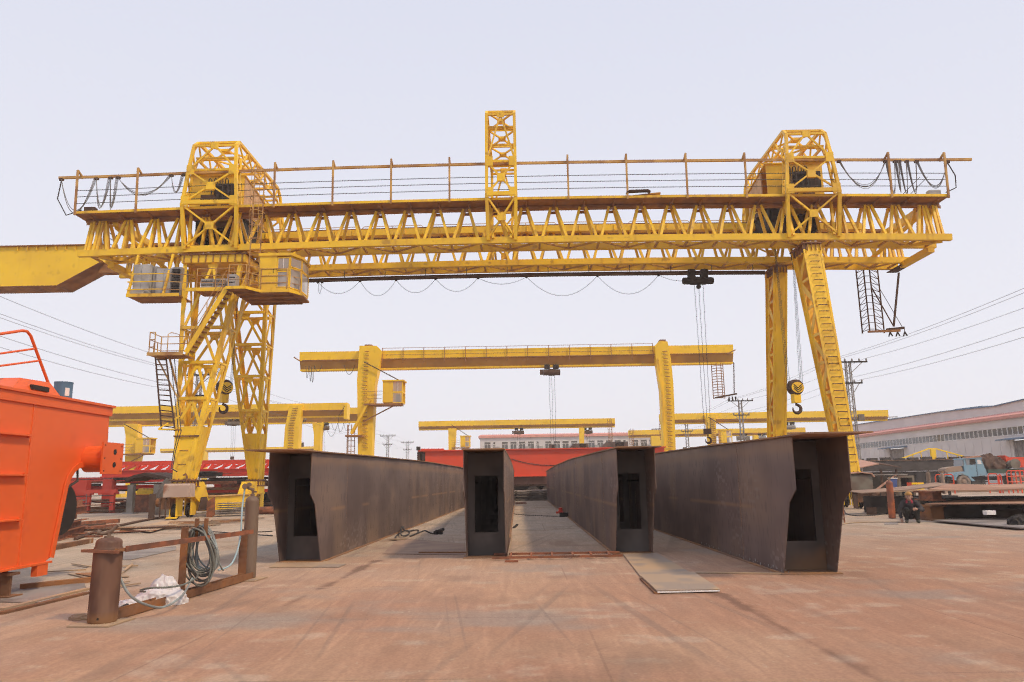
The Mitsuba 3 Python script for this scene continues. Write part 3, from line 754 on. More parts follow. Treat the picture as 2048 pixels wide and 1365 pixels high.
for a, b, y, c, d in ((394, 420, 36.1, 562, 581), (424, 447, 36.1, 561, 580), (455, 472, 35.7, 544, 572)):
    zb, zt = (z1 + 0.02, z1 + 0.62) if a < 450 else (zl + 0.02, zl + 0.78)
    xa = -15.9 + (a - 394) / 41.0
    c = put('resistor_box', MB().box(xa, xa + (b - a) / 41.0, y, y + 0.45, zb, zt), 'mat_grey', LP)
    for k in range(3):
        zz = zb + (zt - zb) * (k + 0.25) / 3
        put('slot', MB().box(xa + 0.04, xa + (b - a) / 41.0 - 0.04, y - 0.012, y - 0.001, zz, zz + 0.05), 'mat_dark', c)

# operator's cabin: door side to the yard, glazed bow towards the beam
CA = key('cabin', GC)
cx0, cx1, zc, zt = -12.93, -11.41, zl + 0.02, 12.83
plan = [(cx0, 35.95), (cx1, 35.95), (cx1 + 0.36, 36.75), (cx1 + 0.36, 38.0), (cx1, 38.4), (cx0, 38.4)]
put('floor', MB().prism(plan, XY(zc), 0.08), Y_, CA)
put('roof', MB().prism([(x + (0.08 if x > cx0 else -0.05), y + (-0.07 if y < 37 else 0.07)) for x, y in plan], XY(zt - 0.12), 0.14), Y_, CA)
put('roof_edge', MB().prism([(cx0 + 0.15, 36.2), (cx1 - 0.2, 36.2), (cx1 - 0.2, 38.0), (cx0 + 0.15, 38.0)], XY(zt + 0.022), 0.06), 'mat_rust', CA)
H = zt - zc
put('wall', MB().box(cx0, cx0 + 0.86, 35.95, 36.0, zc + 0.08, zt - 0.12), Y_, CA)
put('wall', MB().box(cx0, cx0 + 0.05, 36.0, 38.4, zc + 0.08, zt - 0.12), Y_, CA)
put('wall', MB().box(cx0 + 0.05, cx1, 38.35, 38.4, zc + 0.08, zt - 0.12), Y_, CA)
put('added_pale_lining', MB().box(cx0 + 0.06, cx1 - 0.02, 38.30, 38.345, zc + 0.1, zt - 0.14), 'mat_white', CA)  # white panels added inside so that the panes look pale
put('added_pale_lining', MB().box(cx0 + 0.052, cx0 + 0.09, 36.05, 38.29, zc + 0.1, zt - 0.14), 'mat_white', CA)
put('door_handle', MB().tube([(cx0 + 0.72, 35.93, zc + 0.85), (cx0 + 0.72, 35.88, zc + 0.87), (cx0 + 0.72, 35.88, zc + 1.03), (cx0 + 0.72, 35.93, zc + 1.05)], 0.015, 5), 'mat_dark', CA)


def window(parent, a, b, z0, z1, bars=0, frame=0.05, mat='mat_yellow', slit=0.0):
    """A framed pane standing between plan points a and b."""
    a, b = np.array(a, float), np.array(b, float)
    n = np.array([b[1] - a[1], a[0] - b[0]]) / np.linalg.norm(b - a)
    P = lambda t, z, o=0.0: (*(a + (b - a) * t + n * o), z)
    w = key('window', parent)
    put('frame', MB().bar(P(0, z0), P(1, z0), frame, frame).bar(P(0, z1), P(1, z1), frame, frame).bar(P(0, z0), P(0, z1), frame, frame, (n[0], n[1], 0)).bar(P(1, z0), P(1, z1), frame, frame, (n[0], n[1], 0)), mat, w)
    for k in range(bars):
        t = (k + 1) / (bars + 1)
        put('glazing_bar', MB().bar(P(t, z0), P(t, z1), 0.03, 0.03, (n[0], n[1], 0)), 'mat_white', w)
    put('pane', MB().quads([P(0, z0), P(1, z0), P(1, z1), P(0, z1)], [[0, 1, 2, 3]]), 'mat_skytoned_glass', w)


zm = zc + 0.52 * H
window(CA, (cx0 + 0.9, 35.97), (cx1 - 0.04, 35.97), zm + 0.04, zt - 0.22, 1)
window(CA, (cx0 + 0.9, 35.97), (cx1 - 0.04, 35.97), zc + 0.12, zm - 0.04)
for a, b in (((cx1 + 0.01, 35.97), (cx1 + 0.35, 36.72)), ((cx1 + 0.36, 36.78), (cx1 + 0.36, 37.95)), ((cx1 + 0.34, 38.02), (cx1 + 0.02, 38.38))):
    window(CA, a, b, zm + 0.22, zt - 0.16)
    window(CA, a, b, zc + 0.1, zm + 0.14)
# sloping sill pane under the bow, a seat and console inside
put('bow_sill', MB().prism([(cx1, 36.0), (cx1 + 0.34, 36.76), (cx1 + 0.34, 37.98), (cx1, 38.36)], XY(zc - 0.02), 0.05), Y_, CA)
put('seat', MB().box(cx0 + 1.0, cx0 + 1.45, 37.0, 37.5, zc + 0.08, zc + 0.5).box(cx0 + 0.95, cx0 + 1.02, 37.0, 37.5, zc + 0.5, zc + 1.05), 'mat_dark', CA)
put('console', MB().box(cx0 + 0.9, cx0 + 1.5, 36.4, 36.75, zc + 0.08, zc + 0.85), 'mat_white', CA)
for x in (cx0 + 0.1, cx1 - 0.1):
    for y in (36.6, 38.2):
        bar('hanger', (x, y, zt + 0.02), (x, y + (0.4 if y < 37 else 0), 13.2), 0.09, 0.09, Y_, CA, up=(0, 1, 0))

# stair from the landing down to the small platform on the leg, and the ladder below it
ST = key('stair', GC)
s0, s1 = np.array((-14.28, 35.25, zl - 0.1)), np.array((-15.92, 35.0, 7.71))
for dy in (0.0, 0.62):
    bar('stringer', s0 + (0, dy, 0), s1 + (0, dy, 0), 0.05, 0.22, Y_, ST)
    d = np.array([0, dy, 0.55])
    put('handrail', MB().tube([s0 + d + (0, 0, 0.4), s1 + d + (0, 0, 0.4)], 0.02, 5), 'mat_rail', ST)
    put('handrail', MB().tube([s0 + d, s1 + d], 0.016, 5), 'mat_rail', ST)
    for t in (0.1, 0.5, 0.9):
        p = s0 + (s1 - s0) * t + (0, dy, 0)
        put('post', MB().tube([p, p + (0, 0, 0.95)], 0.022, 5), 'mat_rail', ST)
for k in range(13):
    p = s0 + (s1 - s0) * (k + 0.5) / 13
    put('tread', MB().box(p[0] - 0.12, p[0] + 0.12, p[1] + 0.03, p[1] + 0.59, p[2] - 0.02, p[2] + 0.02), 'mat_soffit_dirt_shade', ST)
SP = key('leg_platform', GC)
zs = s1[2] - 0.12
sx0, sx1 = -17.53, -15.86
put('floor', MB().box(sx0, sx1, 34.55, 35.75, zs - 0.05, zs), 'mat_soffit_dirt_shade', SP)
put('edge_beam', MB().box(sx0, sx1, 34.49, 34.547, zs - 0.08, zs + 0.08), 'mat_rail', SP)
railing(SP, [(sx1 - 0.25, 35.72, zs), (sx0 + 0.05, 35.72, zs), (sx0 + 0.05, 34.58, zs), (sx0 + 0.3, 34.58, zs)], 1.05)
put('hoop_rail', MB().tube([(sx0 + 0.9, 34.6, zs), (sx0 + 0.9, 34.6, zs + 0.95), (sx0 + 1.0, 34.7, zs + 1.05), (sx0 + 1.25, 35.0, zs + 1.0), (sx0 + 1.3, 35.1, zs)], 0.022, 5), 'mat_rail', SP)
put('hoop_rail', MB().tube([(sx0 + 0.25, 34.6, zs), (sx0 + 0.25, 34.6, zs + 0.5), (sx0 + 0.32, 34.6, zs + 0.6), (sx0 + 0.42, 34.6, zs + 0.55), (sx0 + 0.45, 34.6, zs)], 0.022, 5), 'mat_rail', SP)
bar('strut', (sx0 + 0.9, 34.8, zs - 0.05), (-16.35, 35.6, zs - 1.9), 0.07, 0.07, 'mat_rail', SP)
bar('strut', (sx0 + 0.3, 34.8, zs - 0.05), (-16.35, 35.4, zs - 2.0), 0.06, 0.06, 'mat_rail', SP)
LA = key('ladder', GC)
l0, l1, l2, l3 = (np.array(p) for p in ((-17.21, 34.7, 7.44), (-16.71, 34.7, 7.43), (-16.5, 34.3, 4.06), (-15.87, 34.3, 3.96)))
for a, b in ((l0, l2), (l1, l3)):
    bar('stile', a, b, 0.06, 0.05, 'mat_brown', LA, up=(0, 1, 0))
for k in range(14):
    t = (k + 0.4) / 14
    bar('rung', l0 + (l2 - l0) * t, l1 + (l3 - l1) * t, 0.045, 0.05, 'mat_brown', LA)
put('tray', MB().prism([(l2[0] - 0.1, 34.2), (l3[0] + 0.05, 34.2), (l3[0] + 0.05, 34.9)], XY(l2[2] - 0.06), 0.05), 'mat_soffit_dirt_shade', LA)
bar('stay', (l2[0] - 0.08, 34.2, l2[2]), (l3[0] + 0.05, 34.6, l2[2] + 0.6), 0.06, 0.06, Y_, LA)
bar('stay', (l2[0] - 0.08, 34.2, l2[2] - 0.03), (l3[0] + 0.05, 34.2, l2[2] - 0.03), 0.06, 0.06, Y_, LA)
for k, (dx, dy) in enumerate(((0.0, 0.25), (0.16, 0.3))):
    put('conduit', MB().tube([l1 + (0.1 + dx, dy, 0), l3 + (0.05 + dx * 0.6, dy, 0), l3 + (-0.1 + dx * 0.3, dy, -0.9), l3 + (-0.18 + dx * 0.3, dy, -1.7), l3 + (0.1, dy, -1.85)], 0.02, 5), 'mat_cable', LA)
# caged ladder from the landing up to the walkway
CL = key('ladder', GC)
ca, cb_ = np.array((-13.48, 36, 11.21)), np.array((-12.96, 36, 11.2))
ztop = 17.3
for p in (ca, cb_):
    bar('stile', p, (p[0], p[1] + 0.15, ztop), 0.05, 0.05, 'mat_rail', CL, up=(0, 1, 0))
for k in range(20):
    z = zl + 0.3 + 0.31 * k
    bar('rung', (ca[0], 36.05, z), (cb_[0], 36.05, z), 0.025, 0.025, 'mat_rail', CL)
mx, hw = (ca[0] + cb_[0]) / 2, 0.36
for k in range(6):
    z = 13.5 + 0.76 * k
    put('hoop', MB().tube([(mx + hw * math.cos(a), 36.15 - 0.62 * math.sin(a), z) for a in np.linspace(0, math.pi, 9)], 0.02, 5), 'mat_rail', CL)
for a in (0.3, 0.5, 0.7):
    a *= math.pi
    put('cage_bar', MB().tube([(mx + hw * math.cos(a), 36.15 - 0.62 * math.sin(a), 13.5), (mx + hw * math.cos(a), 36.15 - 0.62 * math.sin(a), 17.3)], 0.014, 4), 'mat_rail', CL)

# ------------------------------------------------------------------ festoon cables along the walkway
FC = key('festoon', GC)


def loops(stops, drops, n=4):
    for (a, b), d in zip(zip(stops, stops[1:]), drops):
        for k in range(n):
            za, zb = 17.38 + cb(a), 17.38 + cb(b)
            put('cable', MB().tube(sag((a + 0.015 * k, 36.9 - 0.03 * k, za), (b - 0.03 * k, 36.9 - 0.03 * k, zb), d * (1 + 0.045 * (k - 1)) + 0.05 * math.sin(3 * k + a), 17), 0.014, 5), 'mat_wire', FC)
    for s in stops:
        put('cable_trolley', MB().box(s - 0.09, s + 0.09, 36.82, 36.98, 17.36 + cb(s), 17.46 + cb(s)).tube([(s - 0.1, 36.88, 17.36 + cb(s)), (s + 0.1, 36.88, 17.36 + cb(s))], 0.04, 6), 'mat_brown', FC)


loops([-23.95, -22.1, -21.35, -20.95, -18.15, -17.5], [1.75, 1.55, 1.60, 0.95, 0.9])
loops([16.75, 19.15, 19.65, 19.85, 20.25, 20.75, 22.35], [1.35, 1.65, 1.6, 1.75, 1.65, 1.35])
put('junction_box', MB().box(-22.5, -21.95, 36.7, 37.0, 15.55, 15.78), 'mat_brown', FC)
put('junction_box', MB().box(21.1, 21.7, 36.7, 37.0, 15.53, 15.8), 'mat_grey', FC)
put('power_cable', MB().tube([(22.35, 36.9, 17.35), (22.6, 36.8, 16.6), (22.5, 36.7, 15.9), (21.95, 36.7, 15.65)], 0.03, 6), 'mat_cable', FC)
put('power_cable', MB().tube([(-23.95, 36.9, 17.35), (-24.0, 36.8, 16.3), (-23.4, 36.7, 15.35), (-22.6, 36.7, 15.62)], 0.03, 6), 'mat_cable', FC)
bar('stair_rail', (19.9, 37.9, 15.6), (21.4, 37.9, 17.0), 0.03, 0.03, 'mat_cable', FC)
bar('stair_rail', (20.3, 37.9, 15.6), (21.8, 37.9, 17.0), 0.03, 0.03, 'mat_cable', FC)

# ------------------------------------------------------------------ current collector frame under the right cantilever
CF = key('collector_frame', GC)
zt, zb = 13.55, 9.61
xr = [20.02, 20.08, 20.43, 21.29]
yr = [43.3, 42.5, 42.5, 43.3]
for x, y in zip(xr, yr):
    bar('stile', (x, y, zt), (x, y, zb), 0.06, 0.06, 'mat_brown', CF, up=(0, 1, 0))
for k in range(10):
    z = zb + 0.1 + (zt - zb) * k / 10
    for i in range(3):
        bar('rung', (xr[i], yr[i], z), (xr[i + 1], yr[i + 1], z), 0.03, 0.03, 'mat_brown', CF)
        if i != 1:
            bar('brace', (xr[i], yr[i], z + (0 if i == 0 else 0.3)), (xr[i + 1], yr[i + 1], z + (0.3 if i == 0 else 0.0)), 0.02, 0.02, 'mat_brown', CF)
xe = 22.27
bar('arm', (xr[0] - 0.05, 42.5, zb - 0.05), (xe - 0.45, 42.5, zb - 0.02), 0.10, 0.12, 'mat_soffit_dirt_shade', CF)
bar('arm', (xr[3], 43.0, zb + 0.15), (xe, 42.9, zb + 0.22), 0.16, 0.12, 'mat_brown', CF)
bar('stay', (22.06, 42.4, 13.0), (xe - 0.75, 42.6, zb + 0.25), 0.09, 0.09, 'mat_brown', CF, up=(0, 1, 0))
bar('stay', (xr[2], 42.5, zb + 2.6), (xe - 0.75, 42.6, zb + 0.25), 0.05, 0.05, 'mat_brown', CF)
bar('stay', (xr[3], 43.3, zb + 2.7), (xe - 0.1, 42.9, zb + 0.25), 0.03, 0.03, 'mat_brown', CF)
for k in range(3):
    x = xe - 0.1 - 0.42 * k
    put('collector_shoe', MB().bar((x, 42.7, zb + 0.2), (x, 42.7, zb - 0.2), 0.03, 0.03).bar((x, 42.7, zb - 0.05), (x - 0.1, 42.7, zb - 0.32), 0.05, 0.06).bar((x, 42.7, zb - 0.05), (x + 0.12, 42.7, zb - 0.3), 0.05, 0.06), 'mat_dark', CF)
# underslung rail below the far girder
MR = key('underslung_rail', GC)
xa, xb = -12.92, 14.1
xs = np.linspace(xa, xb, 15)
zr = 12.80
put('rail', MB().polybar([(x, 41.75, zr + cb(x) - 0.10) for x in xs], 0.12, 0.03).polybar([(x, 41.75, zr + cb(x) + 0.08) for x in xs], 0.12, 0.03).polybar([(x, 41.75, zr + cb(x) - 0.01) for x in xs], 0.02, 0.15), 'mat_brown', MR)
for x in np.arange(xa + 0.5, xb, 2.35):
    put('hanger', MB().tube([(x, 41.75, zr + cb(x) + 0.1), (x, 41.75, 13.3 + cb(x))], 0.02, 5), 'mat_cable', MR)

# ------------------------------------------------------------------ trolleys, hook blocks, hoist
def trolley(xa, xb, label):
    t = thing('crane_trolley', label, 'crane trolley', 'trolleys on the main crane')
    y0, y1 = 38.2, 42.3
    zb = 15.95 + cb(xa) * 0.5
    zt = zb + 1.95
    put('frame', MB().box(xa - 0.1, xb + 0.1, y0 - 0.4, y0 - 0.1, zb - 0.3, zb - 0.02).box(xa - 0.1, xb + 0.1, y1 + 0.05, y1 + 0.35, zb - 0.3, zb - 0.02).box(xa, xa + 0.3, y0 - 0.1, y1 + 0.05, zb - 0.3, zb - 0.02).box(xb - 0.3, xb, y0 - 0.1, y1 + 0.05, zb - 0.3, zb - 0.02), 'mat_brown', t)
    h = put('house', MB().box(xa, xb, y0, y0 + 0.05, zb, zt).box(xa, xb, y1 - 0.05, y1, zb, zt).box(xa, xb, y0 + 0.05, y1 - 0.05, zb, zb + 0.05), Y_, t)
    for x in (xa, xb):
        for k in range(5):
            ya = y0 + 0.06 + (y1 - y0 - 0.12) * k / 5
            if k == 4 or (k == 0 and x == xa and xa > 0):
                continue
            put('side_panel', MB().box(x - 0.03, x + 0.03, ya + 0.015, ya + (y1 - y0 - 0.12) / 5 - 0.015, zb + 0.05, zt - 0.02 - 0.12 * k), 'mat_tan', h)
    put('roof', MB().prism([(y0 - 0.1, zt + 0.002), (y1 + 0.1, zt - 0.5), (y1 + 0.1, zt - 0.44), (y0 - 0.1, zt + 0.06)], YZ(xa - 0.1), xb - xa + 0.2), Y_, h)
    w = xb - xa
    put('opening', MB().box(xa + 0.45 * w, xb - 0.12, y0 - 0.02, y0 - 0.002, zb + 0.62, zt - 0.42), 'mat_dark', h)
    for k in range(6):
        x = xa + 0.45 * w + (0.55 * w - 0.2) * k / 6
        put('louvre', MB().box(x, x + 0.03, y0 - 0.05, y0 - 0.021, zb + 0.62, zt - 0.42), 'mat_brown', h)
    for k in range(4):
        x = xa + 0.36 * w + 0.3 * k
        put('cable_bend', MB().tube([(x, y0 - 0.05, zt - 0.6), (x, y0 - 0.12, zt - 0.25), (x + 0.06, y0 - 0.15, zt - 0.15), (x + 0.16, y0 - 0.12, zt - 0.25), (x + 0.18, y0 - 0.1, zb + 0.1)], 0.03, 6), 'mat_cable', t)
    put('equipment', MB().box(xa + 0.25 * w, xa + 0.5 * w, y0 - 0.3, y0 - 0.06, zb + 0.1, zb + 0.8).box(xa + 0.62 * w, xa + 0.8 * w, y0 - 0.25, y0 - 0.06, zb + 0.05, zb + 0.55), 'mat_brown', t)
    put('drum', MB().lathe([(0.0, -0.9), (0.62, -0.9), (0.62, -0.84), (0.5, -0.83), (0.5, 0.83), (0.62, 0.84), (0.62, 0.9), (0.0, 0.9)], ((xa + xb) / 2, (y0 + y1) / 2, zb - 0.75), (1, 0, 0), 24), 'mat_brown', t)
    put('winch_frame', MB().box(xa + 0.15, xa + 0.25, y0 + 0.6, y1 - 0.2, zb - 1.5, zb - 0.302).box(xb - 0.25, xb - 0.15, y0 + 0.6, y1 - 0.2, zb - 1.5, zb - 0.302).box(xa + 0.25, xb - 0.25, y1 - 0.9, y1 - 0.8, zb - 1.45, zb - 0.302), 'mat_dark', t)
    put('gearbox', MB().box(xa + 0.3, xa + 1.0, y0 + 0.5, y0 + 1.2, zb - 1.1, zb - 0.31), 'mat_dark', t)
    for y in (y0 - 0.25, y1 + 0.2):
        for x in (xa + 0.3, xb - 0.3):
            put('wheel', MB().lathe([(0.0, -0.06), (0.2, -0.06), (0.2, 0.06), (0.0, 0.06)], (x, y, zb - 0.18), (0, 1, 0), 16), 'mat_rust', t)
    return (xa + xb) / 2, (y0 + y1) / 2, zb - 1.1


def hook_mesh(o, s):
    """A ramshorn-less single hook: a tapering tube bent round, flattened a little."""
    a = np.linspace(math.radians(95), math.radians(-205), 20)
    r = np.interp(np.linspace(0, 1, 20), [0, 0.15, 0.6, 1], [0.075, 0.10, 0.12, 0.03]) * s
    c = np.array([(0.27 * math.cos(t) * s, 0.0, 0.27 * math.sin(t) * s) for t in a[::1]])
    pts = [np.array((0.0, 0, 0.62 * s)), np.array((0.0, 0, 0.45 * s))] + list(c)
    return MB().tube(np.array(pts) + o, np.concatenate([[0.07 * s, 0.07 * s], r]), 8)


def hook_block(x, y, ztop, zc, label, turn):
    t = thing('hook_block', label, 'crane hook', 'hook blocks of the main crane')
    d = np.array([math.cos(turn), math.sin(turn), 0])
    n = np.array([-d[1], d[0], 0])
    o = np.array([x, y, zc])
    prof = [(0.0, -0.22), (0.36, -0.22), (0.41, -0.18), (0.41, -0.04), (0.38, 0.0), (0.41, 0.04), (0.41, 0.18), (0.36, 0.22), (0.0, 0.22)]
    put('sheave_block', MB().lathe(prof, o, n, 28), 'mat_brown', t, smooth=35)
    for s in (-1, 1):
        ang = np.linspace(0, 2 * math.pi, 24, endpoint=False)
        ring = np.array([o + n * s * 0.225 + d * 0.37 * math.cos(a) + np.array([0, 0, 0.29 * math.sin(a) - 0.03]) for a in ang])
        put('side_plate', MB().rings([ring, ring + n * s * 0.03]), Y_, t)
        for k in range(3):
            z = 0.13 - 0.11 * k
            q = o + n * s * 0.265
            put('chevron', MB().bar(q + d * -0.25 + (0, 0, z), q + (0, 0, z - 0.19), 0.02, 0.04, (0, 0, 1)).bar(q + (0, 0, z - 0.19), q + d * 0.25 + (0, 0, z), 0.02, 0.04, (0, 0, 1)), 'mat_dark', t)
    put('neck', MB().bar(o - (0, 0, 0.36), o - (0, 0, 0.84), 0.40, 0.32, n), Y_, t)
    put('hook', hook_mesh(o - (0, 0, 1.16), 0.78), 'mat_brown', t, smooth=40)
    for k in range(3):
        for s in (-1, 1):
            put('rope', MB().tube([o + d * s * 0.39 + n * (k - 1) * 0.14, (x + s * 0.5 + 0.03 * k, y + (k - 1) * 0.16, ztop)], 0.011, 5), 'mat_cable', t)


tx, ty, tz = trolley(-17.72, -14.8, 'crane trolley with louvred yellow house inside the left portal frame')
hook_block(-16.06, 40.2, tz, 6.69, 'yellow and brown hook block hanging between the left crane legs', 0.9)
tx, ty, tz = trolley(13.4, 16.4, 'crane trolley with open sided yellow house inside the right portal frame')
hook_block(14.7, 40.2, tz, 6.16, 'yellow hook block with dark chevrons beside the right crane leg', 0.25)

EH = thing('electric_hoist', 'dark electric hoist under the far girder with a small hook on long ropes', 'electric hoist')
hx, hz = 10.25, 12.56
put('drum', MB().lathe([(0.0, -0.88), (0.16, -0.88), (0.2, -0.8), (0.2, -0.45), (0.235, -0.43), (0.235, 0.43), (0.2, 0.45), (0.2, 0.8), (0.16, 0.88), (0.0, 0.88)], (hx, 41.75, hz), (1, 0, 0), 18), 'mat_dark', EH)
for s in (-1, 1):
    put('trolley_plate', MB().box(hx + s * 0.36 - 0.2, hx + s * 0.36 + 0.2, 41.60, 41.63, hz + 0.1, hz + 0.66).box(hx + s * 0.36 - 0.2, hx + s * 0.36 + 0.2, 41.87, 41.90, hz + 0.1, hz + 0.66), 'mat_dark', EH)
    for e in (-1, 1):
        put('roller', MB().lathe([(0.0, -0.03), (0.09, -0.03), (0.09, 0.03), (0.0, 0.03)], (hx + s * 0.36 + e * 0.12, 41.56, hz + 0.55), (0, 1, 0), 12), 'mat_dark', EH)
put('guide', MB().lathe([(0.0, -0.05), (0.13, -0.05), (0.13, 0.05), (0.0, 0.05)], (hx, 41.7, hz - 0.36), (0, 1, 0), 16), 'mat_dark', EH)
zh = 3.99
for dx in (-0.22, 0.02, 0.27):
    put('rope', MB().tube([(hx + dx, 41.75, hz - 0.2), (hx + dx * 0.7, 41.75, zh)], 0.012, 5), 'mat_cable', EH)
put('hook_block', MB().box(hx - 0.2, hx + 0.2, 41.64, 41.86, zh - 0.16, zh + 0.14), 'mat_brown', EH)
put('hook', hook_mesh(np.array((hx + 0.02, 41.75, zh - 0.5)), 0.55), 'mat_brown', EH, smooth=40)
px = [-13.4, -11.35] + [-11.59, -9.16, -7.08, -4.8, -2.36, 0.44, 4.51, 8.01, 9.56]
for (a, b), d in zip(zip(px[1:], px[2:]), (0.7, 0.72, 0.92, 0.8, 0.78, 0.4, 1.15, 1.1, 0.12)):
    za, zb = 12.68 + cb(a), 12.68 + cb(b) - (0.35 if b == px[-1] else 0)
    put('supply_cable', MB().tube(sag((a, 41.75, za), (b, 41.75, zb), d, 15), 0.012, 5), 'mat_cable', EH)
    put('cable_clip', MB().box(a - 0.06, a + 0.06, 41.68, 41.82, za - 0.06, za + 0.05), 'mat_dark', EH)

# ------------------------------------------------------------------ the four brown box girders lying in the yard
def steel_girder(xl, yf, slope, length, label, width=0.8, lip=0.95, over=0.08):
    g = thing('steel_girder', label, 'steel girder', 'steel box girders laid out under the crane')
    X = lambda y: xl + slope * (y - yf)
    cam = lambda y: 0.16 * (1 - (2 * (y - yf) / length - 1) ** 2) * (y > yf) - 0.0
    H = 2.075
    prof = [(0.0, H), (-0.0, 1.30), (0.32, 1.10), (0.80, 0.02)]
    n = 5
    cuts = [yf] + [yf + length * (k + 0.32) / n for k in range(n - 1)] + [yf + length]
    for side, off in (('left', 0.0), ('right', width)):
        for k, (a, b) in enumerate(zip(cuts, cuts[1:])):
            ys = np.linspace(a + 0.003, b - 0.003, 7)
            top = [(y, H + cam(y) + 0.006 * math.sin(y * 0.5)) if k else (y, H + cam(y)) for y in ys]
            bot = [(y, 0.02) for y in ys[::-1]]
            if k == 0:
                poly = top + bot[:-1] + [(yf + 0.80, 0.02), (yf + 0.32, 1.10), (yf, 1.30)]
            else:
                poly = top + bot
            m = MB()
            pm = trimesh.creation.extrude_polygon(sg.Polygon(poly), 0.014, engine='earcut')
            v = np.asarray(pm.vertices)
            wob = 0.004 * np.sin(v[:, 0] * 2.1 + k) * np.sin(v[:, 1] * 1.7)
            xx = np.array([X(y) for y in v[:, 0]]) + off + v[:, 2] - 0.007 + wob
            m.add(np.stack([xx, v[:, 0], v[:, 1]], 1), pm.faces)
            put('web_plate', m, 'mat_mill', g)
            if k:
                put('weld_seam', MB().bar((X(a) + off, a, 0.03), (X(a) + off, a, H + cam(a) - 0.01), 0.02, 0.012, (0, 1, 0)), 'mat_weld', g)
    fl = np.linspace(yf - lip, yf + length + 0.3, 24)
    put('top_flange', MB().polybar([(X(y) + width / 2, y, H + cam(y) + 0.012 + 0.006 * math.sin(y * 0.5) * (y > yf + 5)) for y in fl], width + 2 * over, 0.022), 'mat_flange', g)
    put('bottom_flange', MB().polybar([(X(y) + width / 2, y, 0.011) for y in (yf + 0.72, yf + 20, yf + length)], width + 0.12, 0.018), 'mat_flange', g)
    # diaphragms with a tall opening; the first shows through the open end
    for k in range(7):
        y = yf + 1.15 + 2.6 * k
        x0, x1 = X(y) + 0.008, X(y) + width - 0.008
        a, b = X(y) + 0.15, X(y) + width - 0.15
        d = key('diaphragm', g)
        put('sill_plate', MB().box(x0, x1, y, y + 0.012, 0.022, 0.47), 'mat_mill_in', d)
        put('head_plate', MB().box(x0, x1, y, y + 0.012, 1.60, H - 0.02), 'mat_mill_in', d)
        put('jamb_plate', MB().box(x0, a, y + 0.002, y + 0.012, 0.47, 1.60), 'mat_mill_in', d)
        put('jamb_plate', MB().box(b, x1, y + 0.002, y + 0.012, 0.47, 1.60), 'mat_mill_in', d)
        if k == 0:
            put('edge_strip', MB().box(a - 0.012, a, y - 0.05, y, 0.47, 1.60), 'mat_mill_in', d)
            put('edge_strip', MB().box(b, b + 0.012, y - 0.05, y, 0.47, 1.60), 'mat_mill_in', d)
    # rolled angles inside, along the webs
    for off in (0.05, width - 0.05):
        put('stiffener', MB().polybar([(X(y) + off, y, 1.45) for y in (yf + 1.3, yf + length * 0.5)], 0.07, 0.012), 'mat_mill_in', g)
    put('bulkhead', MB().box(X(yf + length) + 0.01, X(yf + length) + width - 0.01, yf + length - 0.02, yf + length - 0.005, 0.03, H), 'mat_mill_in', g)
    return g


G1 = steel_girder(-4.73, 14.15, 0.0185, 42, 'brown steel box girder farthest left, its lit side turned to the middle', 0.79, 1.0)
G2 = steel_girder(-1.12, 14.5, -0.0066, 42, 'narrow looking brown steel box girder second from the left, seen end on', 0.77, 0.25, 0.02)
G3 = steel_girder(1.85, 14.85, -0.0012, 42, 'brown steel box girder third from the left with a lighter scratched sill', 0.74, 0.5, 0.05)
G4 = steel_girder(4.04, 11.35, -0.0125, 44, 'largest brown steel box girder at the right with rust on its sill', 0.82, 0.72, 0.06)
wb = MB()
for k in range(34):
    y = 11.9 + 0.16 * k + 0.05 * math.sin(k * 5)
    wb.lathe([(0.0, 0), (0.02 + 0.01 * math.sin(k * 3.3), 0.004), (0.0, 0.012)], (4.04 - 0.0125 * (y - 11.35) - 0.012, y, 0.06 + 0.02 * math.sin(k * 2.1)), (-1, 0, 0), 7)
put('weld_splash', wb, 'mat_steel', G4, kind='stuff')


# ------------------------------------------------------------------ plates, rods and cables on the floor around the girders
def flat_plate(poly, z, t, mat, label, group=None, cat='steel plate', name='steel_plate'):
    k = put(name, MB().prism(poly, XY(z), t), mat, label=label, category=cat)
    if group:
        labels[k]['group'] = group
    return k


flat_plate([(1.98, 15.55), (2.67, 15.65), (2.63, 12.32), (1.78, 11.92)], 0.004, 0.02, 'mat_plate', 'tan steel plate lying in front of the third girder, the farther of two')
flat_plate([(1.77, 11.87), (2.66, 12.25), (2.58, 10.35), (1.74, 10.3)], 0.03, 0.018, 'mat_plate', 'tan steel plate with a bright cut edge, the nearer of two by the right girder')
put('packing_strip', MB().bar((*(1.77, 11.75), 0.013), (*(1.74, 10.3), 0.013), 0.07, 0.025), 'mat_rust', label='rusty strip under the left edge of the nearer tan plate', category='steel strip')
put('bright_edge', MB().bar((*(1.73, 10.21), 0.038), (*(2.55, 10.27), 0.038), 0.012, 0.017), 'mat_white', 'steel_plate_001')
put('steel_bar', MB().bar((*(2.72, 12.44), 0.012), (*(4.03, 12.16), 0.012), 0.10, 0.016), 'mat_plate', label='thin tan flat bar on the floor left of the largest girder', category='steel bar')
flat_plate([(-4.64, 14.12), (-3.34, 13.96), (-3.31, 14.44), (-3.86, 15.04), (-4.9, 15.55)], 0.003, 0.012, 'mat_plate', 'thin plate under the front end of the leftmost girder')
flat_plate([(-2.99, 16.4), (-1.16, 15.91), (-1.22, 18.46), (-3.32, 20.72)], 0.003, 0.012, 'mat_floorplate', 'dark plate on the floor between the two left girders')
FR = thing('rod_frame', 'rusty red welded rod frame lying flat in front of the two middle girders', 'rod frame')
ra, rb, rc, rd = (np.array((*p, 0.05)) for p in ((-0.6, 15.53), (1.92, 15.56), (-0.61, 14.77), (1.89, 14.88)))
